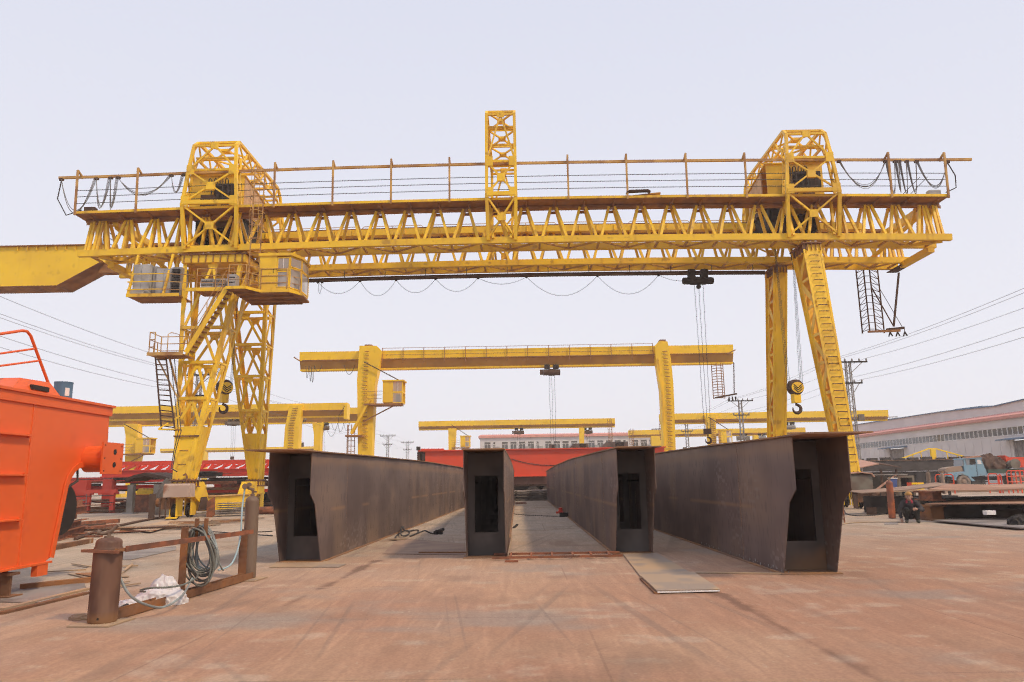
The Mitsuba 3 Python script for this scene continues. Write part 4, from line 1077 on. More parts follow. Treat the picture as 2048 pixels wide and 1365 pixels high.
for a, b in ((ra, rb), (rc, rd)):
    put('rod', MB().bar(a, b, 0.035, 0.04), 'mat_redrust', FR)
for t in (0.14, 0.3, 0.46, 0.62, 0.76, 0.9):
    put('rung', MB().bar(ra + (rb - ra) * t + (0, 0, 0.022), rc + (rd - rc) * t + (0, 0, 0.022), 0.035, 0.02), 'mat_redrust', FR)
put('steel_bar', MB().bar((*(-0.35, 14.47), 0.02), (*(-0.11, 14.44), 0.02), 0.05, 0.03), 'mat_redrust', label='short rusty bar in front of the rod frame', category='steel bar')
put('steel_bar', MB().bar((*(-0.3, 14.91), 0.09), (*(-0.3, 20.14), 0.08), 0.02, 0.05), 'mat_plate', label='tan flat bar lying along the second girder with one end on the rod frame', category='steel bar')
put('steel_bar', MB().bar((*(-2.22, 16.39), 0.025), (*(-1.19, 16.24), 0.025), 0.04, 0.03), 'mat_rust', label='long rusty bar on the floor left of the second girder', category='steel bar')


def hose(name, pts, r, mat, label, cat, sides=6):
    """A smooth hose through the points."""
    from scipy.interpolate import CubicSpline
    p = np.array(pts, float)
    t = np.concatenate([[0], np.cumsum(np.linalg.norm(np.diff(p, axis=0), axis=1))])
    q = CubicSpline(t, p)(np.linspace(0, t[-1], max(12, int(t[-1] / 0.035) if t[-1] < 12 else 300)))
    q[:, 2] = np.maximum(q[:, 2], r)
    return put(name, MB().tube(q, r, sides), mat, label=label, category=cat) if label else MB().tube(q, r, sides)


hose('welding_cable', [(*(-3.41, 20.74), 0.02), (*(-3.63, 22.7), 0.02), (*(-3.62, 23.79), 0.02), (*(-3.3, 22.22), 0.03), (*(-3.29, 21.07), 0.05), (*(-3.88, 25.06), 0.16), (*(-3.49, 23.09), 0.05), (*(-3.37, 23.97), 0.02), (*(-3.09, 22.17), 0.03), (*(-3.12, 21.22), 0.03), (*(-3.09, 22.58), 0.02), (*(-3.02, 23.66), 0.02), (*(-2.7, 22.5), 0.02), (*(-2.5, 22.05), 0.03)], 0.02, 'mat_cable', 'black cable looped on the floor beside the leftmost girder', 'cable')
put('cable_clamp', MB().box(*(lambda p: (p[0] - 0.1, p[0] + 0.1, p[1] - 0.08, p[1] + 0.08))((-2.43, 22.24)), 0.0, 0.12).tube([(*(-2.53, 22.06), 0.06), (*(-2.38, 22.85), 0.1)], 0.05, 8), 'mat_dark', label='black earth clamp at the end of the looped cable', category='clamp')
rag = MB()
for k in range(5):
    p = np.array((-3.23, 20.2)) + rng.normal(0, 1, 2) * (0.22, 0.10)
    rag.prism([(p[0] + 0.16 * math.cos(a) * (1 + 0.4 * math.sin(3 * a + k)), p[1] + 0.09 * math.sin(a)) for a in np.linspace(0, 2 * math.pi, 9)[:-1]], XY(0.005 + 0.008 * k), 0.012)
put('rag', rag, 'mat_plate', label='crumpled grey rag beside the looped cable', category='rag')
hose('floor_cable', [(*(-0.55, 34.94), 0.012), (*(0.08, 33.26), 0.012), (*(0.91, 32.09), 0.012), (*(1.63, 31.43), 0.02)], 0.015, 'mat_cable', 'thin black cable crossing the floor between the two middle girders', 'cable')
put('tool_box', MB().box(*(lambda p: (p[0] - 0.22, p[0] + 0.16, p[1] - 0.2, p[1] + 0.2))((1.71, 31.4)), 0.0, 0.17), 'mat_dark', label='small black box at the foot of the third girder', category='tool box')
put('jack', MB().box(*(lambda p: (p[0] - 0.2, p[0] + 0.2, p[1] - 0.12, p[1] + 0.12))((1.69, 34.68)), 0.0, 0.08).lathe([(0.0, 0), (0.1, 0), (0.08, 0.16), (0.0, 0.18)], (*(1.69, 34.68), 0.08), sides=10), 'mat_red', label='small red jack beside the third girder', category='jack')
put('steel_bar', MB().box(*(lambda p: (p[0] - 0.35, p[0] + 0.35, p[1] - 0.1, p[1] + 0.1))((-0.12, 49.33)), 0.0, 0.09), 'mat_redrust', label='short dark red bar on the floor before the far steel stack', category='steel bar')
put('offcut', MB().bar((*(-0.3, 24.47), 0.02), (*(-0.2, 26.04), 0.03), 0.08, 0.03), 'mat_dark', label='dark offcut on the floor right of the second girder', category='offcut')

# ------------------------------------------------------------------ gas cylinder rack in the left foreground
RK = thing('cylinder_rack', 'rusty steel rack with a long low channel and a post for hoses', 'cylinder rack')
A_, B_ = np.array((-4.64, 8.83)), np.array((-4.36, 12.54))
u2 = (B_ - A_) / np.linalg.norm(B_ - A_)
n2 = np.array([u2[1], -u2[0]])
P3 = lambda q, z: np.array([q[0], q[1], z])
for off, h in ((0.0, 0.10), (0.11, 0.10)):
    put('channel_flange', MB().bar(P3(A_ - n2 * off, 0.06), P3(B_ - n2 * off, 0.06), 0.012, h), 'mat_rust', RK)
put('channel_web', MB().bar(P3(A_ - n2 * 0.055, 0.016), P3(B_ - n2 * 0.055, 0.016), 0.098, 0.012), 'mat_rust', RK)
for c, s in ((np.array((-4.72, 8.74)), 0.235), (np.array((-4.41, 12.43)), 0.22)):
    m = MB().prism([tuple(c + u2 * a * s * 1.1 + n2 * b * s) for a, b in ((-1, -1), (1, -1), (1, 1), (-1, 1))], XY(0.002), 0.014)
    put('base_plate', m, 'mat_plate', RK)
hz = 0.80
put('top_bar', MB().bar(P3(np.array((-4.51, 8.73)) - n2 * 0.0, hz), P3(np.array((-4.3, 12.23)), hz - 0.04), 0.012, 0.065), 'mat_redrust', RK)
pf = np.array((-4.72, 8.74))
for dx0, dy0, dx1, dy1, m in ((-0.20, -0.165, 0.21, -0.165, 'mat_redrust'), (-0.24, 0.165, 0.22, 0.165, 'mat_rust'), (-0.175, -0.14, -0.175, 0.14, 'mat_redrust'), (0.175, -0.14, 0.175, 0.14, 'mat_rust')):
    put('clamp_bar', MB().bar(P3(pf + (dx0, dy0), hz), P3(pf + (dx1, dy1), hz - 0.02), 0.045, 0.03), m, RK)
pm = np.array((-4.65, 10.54))
put('post', MB().bar(P3(pm, 0.02), P3(pm, 0.93), 0.09, 0.02, (u2[0], u2[1], 0)).bar(P3(pm + u2 * 0.045, 0.02), P3(pm + u2 * 0.045, 0.93), 0.02, 0.09, (u2[0], u2[1], 0)), 'mat_rust', RK)
for k, dx in enumerate((0.07, 0.20)):
    put('prong', MB().bar((pm[0] + dx, pm[1] + 0.2, hz - 0.04), (pm[0] + dx + 0.01, pm[1] + 0.2, hz + 0.24), 0.05, 0.03, (0, 1, 0)), 'mat_rust', RK)
pb = np.array((-4.52, 12.44))
put('post', MB().bar(P3(pb, 0.02), P3(pb, 0.78), 0.12, 0.02, (0, 1, 0)).bar(P3(pb + (-0.06, 0.06), 0.02), P3(pb + (-0.06, 0.06), 0.78), 0.02, 0.12, (0, 1, 0)), 'mat_rust', RK)


def cylinder(p, r, h, mat, label, valve=True, cap=False, sides=24, group=None, lean=(0, 0)):
    """A gas cylinder: straight wall, domed shoulder, neck ring, valve."""
    t = thing('gas_cylinder', label, 'gas cylinder', group)
    ax = np.array([lean[0], lean[1], 1.0])
    dome = [(r * math.cos(a), h - r * 0.85 + r * 0.85 * math.sin(a)) for a in np.linspace(0, math.radians(78), 7)]
    put('shell', MB().lathe([(0.0, 0.0), (r * 0.93, 0.0), (r, 0.02), (r, h * 0.12), (r * 1.012, h * 0.122), (r * 1.012, h * 0.135), (r, h * 0.137)] + dome + [(0.0, h + 0.0)], (*p, 0.016), ax, sides), mat, t, smooth=40)
    o = np.array((*p, 0.016)) + ax / np.linalg.norm(ax) * h
    if valve:
        put('valve', MB().lathe([(0.0, -0.02), (r * 0.33, -0.02), (r * 0.33, 0.03), (r * 0.18, 0.03), (r * 0.18, 0.09), (r * 0.24, 0.09), (r * 0.24, 0.12), (0.0, 0.12)], o, ax, 12).bar(o + (0, 0, 0.06), o + (r * 0.6, -r * 0.2, 0.06), 0.03, 0.03), 'mat_brass', t)
    return t, o


FAT = thing('gas_cylinder', 'short stout rusty brown gas cylinder standing in the near end of the rack', 'gas cylinder')
put('shell', MB().lathe([(0.0, 0.0), (0.142, 0.0), (0.152, 0.02), (0.152, 0.112), (0.1545, 0.116), (0.1545, 0.124), (0.152, 0.128), (0.152, 0.775), (0.147, 0.80), (0.138, 0.815), (0.138, 0.86), (0.128, 0.885), (0.105, 0.905), (0.07, 0.912), (0.0, 0.914)], (*pf, 0.016), (0.01, 0.0, 1), 36), 'mat_cylinder', FAT, smooth=40)
of = np.array((pf[0], pf[1], 0.925))
put('valve', MB().lathe([(0.0, 0.0), (0.05, 0.0), (0.05, 0.02), (0.02, 0.025), (0.02, 0.075), (0.0, 0.075)], of, (0, 0, 1), 10), 'mat_brass', FAT)
put('regulator', MB().tube([of + (-0.09, -0.02, 0.05), of + (-0.04, 0, 0.05), of + (0.02, 0, 0.07), of + (0.06, 0.02, 0.12), of + (0.09, 0.02, 0.14)], 0.02, 8).lathe([(0.0, 0), (0.03, 0), (0.03, 0.03), (0.0, 0.03)], of + (-0.09, -0.02, 0.06), (-1, -0.3, 0.2), 10), 'mat_brass', FAT)
put('drain_hole', MB().lathe([(0.0, 0.0), (0.012, 0.0), (0.012, 0.004), (0.0, 0.004)], (pf[0] + 0.03, pf[1] - 0.151, 0.07), (0.15, -1, 0), 10), 'mat_dark', FAT)
TALL, ot = cylinder(tuple(np.array((-4.45, 12.55))), 0.109, 1.30, 'mat_cylinder_grey', 'tall grey brown gas cylinder standing in the far end of the rack')
put('regulator', MB().tube([ot + (0.02, 0, 0.09), ot + (-0.07, 0.0, 0.12), ot + (-0.12, 0.0, 0.16)], 0.022, 8).lathe([(0.0, -0.015), (0.045, -0.015), (0.045, 0.015), (0.0, 0.015)], ot + (-0.12, -0.03, 0.15), (0, 1, 0), 14).lathe([(0.0, -0.015), (0.035, -0.015), (0.035, 0.015), (0.0, 0.015)], ot + (-0.05, -0.03, 0.18), (0, 1, 0), 14), 'mat_brass', TALL)

# coiled hoses over the prongs
cc = np.array((-4.5, 10.6, 0.59))
pts = []
for k in range(9):
    rx, rz = 0.22 + 0.04 * math.sin(k * 1.9), 0.33 + 0.055 * math.sin(k * 2.7 + 1)
    ox, oz = 0.03 * math.sin(k * 4.1), 0.03 * math.cos(k * 3.3)
    for a in np.linspace(0, 2 * math.pi, 15)[:-1]:
        squeeze = 0.62 + 0.38 * (1 - math.cos(a)) / 2
        pts.append((cc[0] + ox + rx * squeeze * math.sin(a) - 0.05 * math.cos(a), 10.7 + 0.05 * math.sin(k * 2.3) + 0.035 * math.sin(2 * a + k) - 0.012 * k + 0.05, cc[2] - 0.02 + oz + rz * math.cos(a) - 0.5 * (rz - 0.33)))
tail = [(-4.46, 10.6, 0.3), (-4.44, 10.4, 0.25), (-4.42, 9.9, 0.24), (-4.51, 9.7, 0.25), (-4.62, 9.6, 0.26), (-4.73, 9.6, 0.24), (-4.63, 9.5, 0.23)]
HC = thing('hose_coil', 'grey green hoses coiled over the middle post of the rack', 'hose')
put('hose', hose('', pts + [(cc[0] - 0.08, 10.62, cc[2] - 0.15)] + tail, 0.0125, None, None, None, 7), 'mat_hose', HC, smooth=60)
pts2 = []
for k in range(7):
    rx, rz = 0.19 + 0.02 * math.sin(k * 2.9 + 2), 0.30 + 0.05 * math.sin(k * 1.7)
    for a in np.linspace(0, 2 * math.pi, 15)[:-1]:
        squeeze = 0.55 + 0.45 * (1 - math.cos(a)) / 2
        pts2.append((cc[0] + 0.04 + 0.03 * math.sin(k * 3.1) + rx * squeeze * math.sin(a) - 0.04 * math.cos(a), 10.82 + 0.04 * math.sin(k * 2.3 + 1) + 0.03 * math.sin(3 * a + k), cc[2] + 0.02 + rz * math.cos(a)))
put('hose', hose('', pts2 + [(-4.29, 10.9, 0.41), (-4.35, 11.2, 0.29), (-4.43, 11.3, 0.3)], 0.0115, None, None, None, 7), 'mat_hose_light', HC, smooth=60)
hose('gas_hose', [((-4.72, 8.9, 0.62)), ((-4.63, 8.85, 0.51)), ((-4.45, 8.8, 0.28)), ((-4.32, 9, 0.14)), ((-4.28, 9.2, 0.09)), ((-4.26, 9.5, 0.11)), ((-4.35, 10, 0.17)), ((-4.49, 10.5, 0.26))], 0.014, 'mat_hose_light', 'pale blue hose hanging in a bow between the stout cylinder and the coil', 'hose', 8)
hose('gas_hose', [ot + (-0.12, -0.03, 0.15), ot + (-0.13, -0.05, -0.05), ((-4.41, 12, 0.96)), ((-4.38, 11.9, 0.7)), ((-4.37, 11.7, 0.42)), ((-4.36, 11.4, 0.31)), ((-4.42, 11.2, 0.29))], 0.013, 'mat_hose_blue', 'light blue hose from the tall cylinder valve down to the coil', 'hose', 8)

# crumpled white plastic sheet
pl = np.array((-4.73, 10.09))


def heap(cx, cy, rx, ry, h, seed):
    m = trimesh.creation.icosphere(subdivisions=5)
    v = np.asarray(m.vertices).copy()
    v = v * (rx, ry, h)
    u = np.asarray(m.vertices)
    fold = np.abs(meshkit.fbm(u * (2.6, 2.6, 1.1) + seed, 2, seed) - 0.5) * 2
    v *= (1.12 - 0.42 * np.sqrt(fold))[:, None]
    v *= 1 + 0.10 * (meshkit.noise(u * 1.6 + 5, seed) - 0.5)[:, None]
    v[:, 2] = np.maximum(v[:, 2], -0.02)
    tm = trimesh.Trimesh(v, np.asarray(m.faces), process=False)
    trimesh.smoothing.filter_laplacian(tm, iterations=4)
    return np.asarray(tm.vertices) + (cx, cy, 0.02), np.asarray(m.faces)


m = MB().add(*heap(pl[0] + 0.02, pl[1], 0.34, 0.26, 0.20, 3)).add(*heap(pl[0] + 0.0, pl[1] + 0.12, 0.22, 0.2, 0.33, 8)).add(*heap(pl[0] - 0.26, pl[1] - 0.25, 0.20, 0.12, 0.08, 5))
put('plastic_sheet', m, 'mat_plastic', smooth=50, label='crumpled white plastic sheet heaped against the rack channel', category='plastic sheet')
put('torch_tip', MB().tube([(*(-4.9, 9.36), 0.03), (*(-4.92, 9.58), 0.05), (*(-4.93, 9.68), 0.05)], 0.022, 7), 'mat_dark', label='small black tool lying beside the stout cylinder', category='tool')
put('rubble', MB().add(*heap(*np.array((-5.11, 8.99)), 0.13, 0.06, 0.05, 11)), 'mat_plate', label='grey lump of slag beside the near base plate', category='slag')

# ------------------------------------------------------------------ box girder cranes farther back
YF = 'mat_yellow_far'


def box_crane(label, y, x0, x1, zt, zb, legs, depth=1.3, group='box girder cranes in the background', foot=0.25, split=0.55):
    """A girder of two boxes one under the other, legs cut from plate outlines (x, z) with their own thickness, end carriages on rails."""
    c = thing('box_girder_crane', label, 'gantry crane', group)
    h = zt - zb
    zm = zt - split * h
    g = key('girder', c)
    put('upper_box', MB().box(x0, x1, y, y + depth, zm, zt), YF, g)
    put('lower_box', MB().prism([(y + 0.12, zm - 0.002), (y + depth - 0.12, zm - 0.002), (y + depth - 0.25, zb), (y + 0.45, zb)], YZ(x0), x1 - x0), 'mat_yellow_dirt_shade', g)
    put('lower_flange', MB().box(x0, x1, y + 0.35, y + depth - 0.15, zb - 0.14, zb - 0.002), YF, g)
    put('walk_rail', MB().box(x0 + 0.3, x1 - 0.3, y - 0.10, y - 0.002, zm - 0.02, zm + 0.05), 'mat_soffit_dirt_shade', g)
    n = int((x1 - x0) / 4)
    for k in range(1, n):
        x = x0 + (x1 - x0) * k / n
        put('splice', MB().box(x - 0.02, x + 0.02, y - 0.012, y - 0.001, zm + 0.06, zt - 0.02), YF, g)
    for outline, d, yo in legs:
        L = put('leg', MB().prism(outline, XZ(y + yo), d), YF, c)
        xs = [p[0] for p in outline if p[1] < min(q[1] for q in outline) + 0.5]
        zlow = min(p[1] for p in outline)
        xm = sum(xs) / len(xs)
        if zlow > 0.4:
            put('lower_leg', MB().hexa([(xm - 0.45, y + yo, 0.6), (xm + 0.45, y + yo, 0.6), (xm + 0.45, y + yo + d, 0.6), (xm - 0.45, y + yo + d, 0.6), (min(xs), y + yo, zlow), (max(xs), y + yo, zlow), (max(xs), y + yo + d, zlow), (min(xs), y + yo + d, zlow)]), YF, c)
        put('end_carriage', MB().box(xm - 0.4, xm + 0.4, y - 3.2, y + depth + 3.2, 0.15, 0.6), YF, c)
    return c


def rungs(parent, path, y, n, w=0.42):
    """Ladder rungs up a leg, path = [(x, z), ...]."""
    path = np.array(path, float)
    s = np.concatenate([[0], np.cumsum(np.linalg.norm(np.diff(path, axis=0), axis=1))])
    for k in range(n):
        t = (k + 0.5) / n * s[-1]
        x, z = np.interp(t, s, path[:, 0]), np.interp(t, s, path[:, 1])
        put('rung', MB().box(x - w / 2, x + w / 2, y - 0.16, y - 0.10, z - 0.03, z + 0.03), 'mat_soffit_dirt_shade', parent)


def side_cabin(parent, x, y, z, w, h, d=1.5, arm=None):
    """A small glazed cabin on a bracket platform."""
    g = key('cabin', parent)
    put('body', MB().box(x, x + w * 0.5, y, y + d, z, z + h), YF, g)
    put('roof', MB().box(x - 0.05, x + w + 0.12, y - 0.1, y + d + 0.1, z + h + 0.002, z + h + 0.12), YF, g)
    put('floor', MB().box(x + w * 0.5, x + w, y, y + d, z - 0.08, z), YF, g)
    put('back_wall', MB().box(x + w * 0.5 + 0.002, x + w, y + d - 0.05, y + d, z, z + h), YF, g)
    put('corner_post', MB().box(x + w - 0.1, x + w, y, y + 0.1, z, z + h), YF, g)
    put('mid_rail', MB().box(x + w * 0.5 + 0.002, x + w - 0.1, y, y + 0.06, z + h * 0.45, z + h * 0.52), YF, g)
    put('side_rail', MB().box(x + w - 0.06, x + w, y + 0.1, y + d - 0.052, z + h * 0.45, z + h * 0.52), YF, g)
    put('window_bar', MB().box(x + w * 0.74, x + w * 0.76, y + 0.01, y + 0.05, z + h * 0.52, z + h), 'mat_white', g)
    put('pane', MB().quads([(x + w * 0.5, y + 0.03, z), (x + w - 0.05, y + 0.03, z), (x + w - 0.05, y + 0.03, z + h), (x + w * 0.5, y + 0.03, z + h)], [[0, 1, 2, 3]]), 'mat_skytoned_glass', g)
    put('seat', MB().box(x + w * 0.58, x + w * 0.8, y + 0.5, y + 0.95, z, z + h * 0.4), 'mat_dark', g)
    put('platform', MB().box(x - w * 0.9, x + w * 0.9, y - 0.3, y + d + 0.1, z - 0.24, z - 0.1), 'mat_soffit_dirt_shade', g)
    put('strut', MB().bar((x + w * 0.6, y + 0.4, z - 0.2), (x - w * 1.0, y + 0.4, z - 1.7), 0.1, 0.1), 'mat_soffit_dirt_shade', g)
    put('stay', MB().bar((x + w * 0.8, y + 0.4, z + h + 0.1), (x - w * 1.0, y + 0.4, z + h + 1.9), 0.09, 0.09), 'mat_brown', g)
    for k in range(3):
        put('rail', MB().box(x - w * 0.9, x - 0.05, y - 0.3, y - 0.26, z + 0.3 + 0.35 * k, z + 0.34 + 0.35 * k), 'mat_soffit_dirt_shade', g)
    return g


def small_hoist(x, y, z, label, s=1.0, drop=None, group='small hoists on the background cranes', mat='mat_brown'):
    t = thing('electric_hoist', label, 'electric hoist', group)
    z = z - 0.35
    put('drum', MB().lathe([(0.0, -0.8), (0.28, -0.8), (0.28, -0.3), (0.33, -0.28), (0.33, 0.3), (0.28, 0.32), (0.28, 0.8), (0.0, 0.8)], (x, y, z), (1, 0, 0), 14).move(), mat, t)
    for k in (-1, 1):
        put('carriage', MB().box(x + k * 0.42 - 0.26, x + k * 0.42 + 0.26, y - 0.3, y + 0.3, z + 0.34, z + 0.7), 'mat_dark', t)
    put('control_box', MB().box(x - 1.1, x - 0.82, y - 0.2, y + 0.2, z - 0.2, z + 0.25), mat, t)
    if drop:
        for k in (-0.25, 0.0, 0.28):
            put('rope', MB().tube([(x + k, y, z - 0.3), (x + k * 0.8, y, z - drop)], 0.016, 4), 'mat_cable', t)
        put('hook_block', MB().box(x - 0.2, x + 0.2, y - 0.12, y + 0.12, z - drop - 0.4, z - drop), 'mat_brown', t)
    return t


def ladder_frame(parent, xa, xb, y, zt, zb, n, arm=0.0):
    g = key('ladder_frame', parent)
    for x, yy in ((xa, y + 0.5), (xa + 0.3 * (xb - xa), y), (xa + 0.7 * (xb - xa), y), (xb, y + 0.5)):
        put('stile', MB().bar((x, yy, zt), (x, yy, zb), 0.06, 0.06, (0, 1, 0)), 'mat_soffit_dirt_shade', g)
    for k in range(n):
        z = zb + (zt - zb) * k / n
        put('hoop', MB().tube([(xa, y + 0.5, z), (xa + 0.3 * (xb - xa), y, z), (xa + 0.7 * (xb - xa), y, z), (xb, y + 0.5, z)], 0.03, 4), 'mat_soffit_dirt_shade', g)
    if arm:
        put('arm', MB().bar((xa, y, zb), (xb + arm, y, zb + 0.35), 0.12, 0.14), 'mat_brown', g)
        put('stay', MB().bar((xb + arm * 0.75, y, zb + 0.4), (xb + arm * 0.9, y, zt), 0.08, 0.08, (0, 1, 0)), 'mat_brown', g)
        for k in range(3):
            put('collector', MB().box(xb + arm * (0.2 + 0.3 * k), xb + arm * (0.2 + 0.3 * k) + 0.1, y - 0.05, y + 0.05, zb - 0.35, zb + 0.1), 'mat_dark', g)
    return g


def px(y, *pts):
    return list(pts)


# the middle crane, straight behind the main one
CA1 = box_crane('yellow box girder gantry crane in the middle distance, framed by the main crane', 70.0, -20.96, 20.1, 13.78, 12.06 + 0.1,
                [([(-15.12, 14.16), (-13.51, 14.13), (-13.03, 13.65), (-13.29, 12.08), (-13.59, 10.53), (-13.68, 7.65), (-13.79, 3.9), (-15.03, 3.92), (-15.28, 10.94), (-15.18, 12.83)], 1.2, -0.7),
                 ([(12.62, 13.66), (13.02, 14.09), (13.81, 14.07), (14.05, 12.41), (14.15, 9.96), (14.02, 3.46), (12.98, 3.47), (12.97, 9.52), (12.69, 12.24)], 1.2, -0.7)], split=0.52)
rungs(CA1, [(-14.36, 4.45), (-14.52, 10.46), (-14.36, 13.77)], 69.3, 26)
rungs(CA1, [(13.54, 3.78), (13.64, 9.97), (13.49, 13.27)], 69.3, 28)
put('inner_flange', MB().prism([(12.59, 12.2), (12.92, 9.48), (12.92, 3.46), (13.06, 3.46), (13.1, 9.48), (12.84, 12.52)], XZ(69.15), 0.14), 'mat_yellow', CA1)
side_cabin(CA1, -12.72, 68.6, 8.7, 1.85, 1.95)
put('stair', MB().bar((-13.89, 68.6, 8.97), (-15.52, 68.6, 5.89), 0.12, 0.3).bar((*(-13.89, 68.6, 8.97)[:1], 69.2, 8.97), (-15.52, 69.2, 5.89), 0.12, 0.3) if False else MB().bar((-13.89, 68.6, 8.97), (-15.52, 68.6, 5.89), 0.5, 0.22), 'mat_yellow', CA1)
put('stair_platform', MB().box(-16.02, -14.47, 68.2, 69.3, 5.61, 5.75), 'mat_soffit_dirt_shade', CA1)
ladder_frame(CA1, -15.97, -15.29, 68.4, 6.71, 0.4, 13)
for k in range(14):
    xa = -13.05 + k * (12.5 - -13.05) / 13
    put('rail_post', MB().box(xa - 0.03, xa + 0.03, 69.80, 69.86, 12.5, 14.0), 'mat_soffit_dirt_shade', CA1)
for z in (13.3, 13.95):
    put('hand_rail', MB().box(-13.05, 12.5, 69.78, 69.80, z, z + 0.04), 'mat_soffit_dirt_shade', CA1)
ladder_frame(CA1, 17.94, 19.01, 69.5, 11.99, 8.7, 13, 1.0)
for k, (a, b, d) in enumerate(((601, 607, 1.2), (609, 613, 1.5), (613, 618, 1.6), (618, 633, 0.6), (678, 700, 0.9))):
    xa, xb = -20.2 + (a - 601) / 21.4, -20.2 + (b - 601) / 21.4
    put('festoon_cable', MB().tube(sag((xa, 69.6, 12.4), (xb, 69.6, 12.4), d, 12), 0.025, 4), 'mat_cable', CA1)
put('end_bracket', MB().bar((-20.83, 69.6, 12.88), (-21.36, 69.6, 13.22), 0.12, 0.1), 'mat_soffit_dirt_shade', CA1)
put('end_bracket', MB().bar((19.42, 69.6, 12.84), (20.19, 69.6, 13.2), 0.12, 0.1), 'mat_soffit_dirt_shade', CA1)
put('cap_box', MB().box(-14.65, -13.99, 69.4, 70.3, 14.1, 14.29), 'mat_soffit_dirt_shade', CA1)
put('cap_box', MB().box(13.12, 13.68, 69.4, 70.3, 14.03, 14.27), 'mat_soffit_dirt_shade', CA1)
small_hoist(2.94, 70.5, 11.84, 'brown hoist hanging under the middle of the background crane framed by the main crane', 1.0, 7.6)

# two cranes at the left
CB1 = box_crane('nearer of two yellow box girder cranes behind the left legs, its right end visible', 85.0, -52.74, -19.82, 10.47, 8.94 + 0.1,
                [([(-26.2, 10.22), (-24.79, 10.2), (-25.05, 8), (-25.04, 4.77), (-26.72, 4.8), (-26.62, 7.75)], 1.2, -0.6)], split=0.6)
rungs(CB1, [(-25.89, 4.95), (-25.84, 8.02), (-25.46, 9.98)], 84.4, 18, 0.6)
put('end_plate', MB().box(-20.14, -19.8, 84.9, 86.4, 8.64, 10.35), 'mat_yellow_far', CB1)
put('end_cable', MB().tube([(-20, 84.8, 10.1), (-20.65, 84.8, 8.98), (-20.74, 84.8, 7.96), (-20.49, 84.8, 7.06)], 0.03, 4), 'mat_cable', CB1)
CB2 = box_crane('farther of two yellow box girder cranes behind the left legs, with a cabin at left', 96.0, -59.49, -19.54, 10.99, 9.13 + 0.1,
                [([(-50.81, 9.35), (-49.01, 9.32), (-48.58, 5.27), (-50.3, 5.3), (-50.43, 7.82)], 1.2, -0.6),
                 ([(-26.66, 9.08), (-25.25, 9.05), (-25.53, 7.54), (-25.51, 5.15), (-26.34, 5.17), (-26.35, 7.55)], 1.2, -0.6)], split=0.5)
side_cabin(CB2, -48.66, 94.6, 5.62, 1.85, 1.75)
small_hoist(-25.51, 96.4, 8.81, 'grey green hoist under the right end of the farther left crane', 1.0, 4.0, mat='mat_cover')
small_hoist(-37.03, 96.4, 9.58, 'grey hoist seen between the two left crane legs', 1.0, 4.2, mat='mat_cover')
for a, b, d in ((664, 676, 0.9), (676, 688, 1.1), (688, 700, 1.0), (652, 676, 1.7)):
    xa, xb = -24.26 + (a - 664) * 0.064, -24.26 + (b - 664) * 0.064
    put('festoon_cable', MB().tube(sag((xa, 95.9, 9.02), (xb, 95.9, 9.02), d, 10), 0.025, 4), 'mat_cable', CB2)

# the low crane in the centre before the office block
CC = box_crane('pale yellow low crane in front of the white office block', 120.0, -16.45, 14.89, 10.97, 9.62 + 0.1,
               [([(-11.67, 9.76), (-10.4, 9.74), (-10.65, 5.97), (-11.6, 5.98)], 1.2, -0.4),
                ([(9.17, 9.49), (9.96, 9.48), (9.77, 6.03), (9.14, 6.04)], 1.2, -0.4)], split=0.7)
side_cabin(CC, -9.66, 118.6, 6.79, 1.5, 1.6)
ladder_frame(CC, 13.66, 14.29, 118.8, 10.8, 7.04, 9)
small_hoist(-0.42, 120.6, 9.33, 'dark red hoist under the left half of the low pale crane', 1.0, 2.5)
small_hoist(10.53, 120.6, 9.23, 'dark red hoist beside the right leg of the low pale crane', 1.0, 2.5)

# two cranes at the right
CE = box_crane('yellow box girder crane behind the right legs, its girder ending over the warehouse', 105.0, 19.39, 50.98, 10.29, 8.9 + 0.1,
               [([(25.38, 10.07), (26.9, 10.04), (26.76, 4.83), (25.87, 4.85), (25.7, 8.61)], 1.2, -0.6),
                ([(44.64, 8.78), (45.53, 8.77), (45.05, 4.54), (44.3, 4.55)], 1.2, -0.6)], split=0.72)
rungs(CE, [(26.38, 5.18), (26.39, 9.64)], 104.4, 16, 0.6)
side_cabin(CE, 27.27, 103.6, 6.09, 1.5, 1.65)
ladder_frame(CE, 19.09, 19.64, 103.9, 8.83, 6.64, 6)
put('collector_arm', MB().bar((17.88, 104, 8.09), (19.6, 104, 8.14), 0.12, 0.12), 'mat_brown', CE)
put('end_rail', MB().bar((50.95, 105, 9.28), (52.19, 105, 9.33), 0.1, 0.12), 'mat_steel', CE)
small_hoist(37.35, 105.6, 8.51, 'grey hoist under the right crane girder beside the thick yellow leg', 1.0, None, mat='mat_steel')
CF2 = box_crane('small far yellow crane girder below the right crane, ending left of the warehouse', 140.0, 19.88, 52.45, 10.25, 8.96 + 0.1,
                [([(42.81, 8.93), (43.63, 8.92), (43.4, 5.83), (42.58, 5.84)], 1.2, -0.4),
                 ([(23.91, 9.15), (25.84, 9.12), (25.59, 6.11), (23.94, 6.14)], 1.2, -0.4)], split=0.75)
ladder_frame(CF2, 19.85, 20.59, 138.9, 10.47, 7.55, 7)
small_hoist(41.02, 140.5, 8.93, 'grey hoist right of the slim lattice mast under the far right crane', 1.0, None, mat='mat_steel')
small_hoist(44.43, 140.5, 8.88, 'grey hoist at the leg of the far right crane', 1.0, None, mat='mat_steel')
CG = box_crane('very far pale yellow crane girder low behind the left legs', 180.0, -86.57, -48.18, 10.18, 9.23 + 0.1,
               [([(-76.2, 9.41), (-75.24, 9.4), (-75.21, 6.81), (-76.04, 6.82)], 1.2, -0.4)], split=0.75)

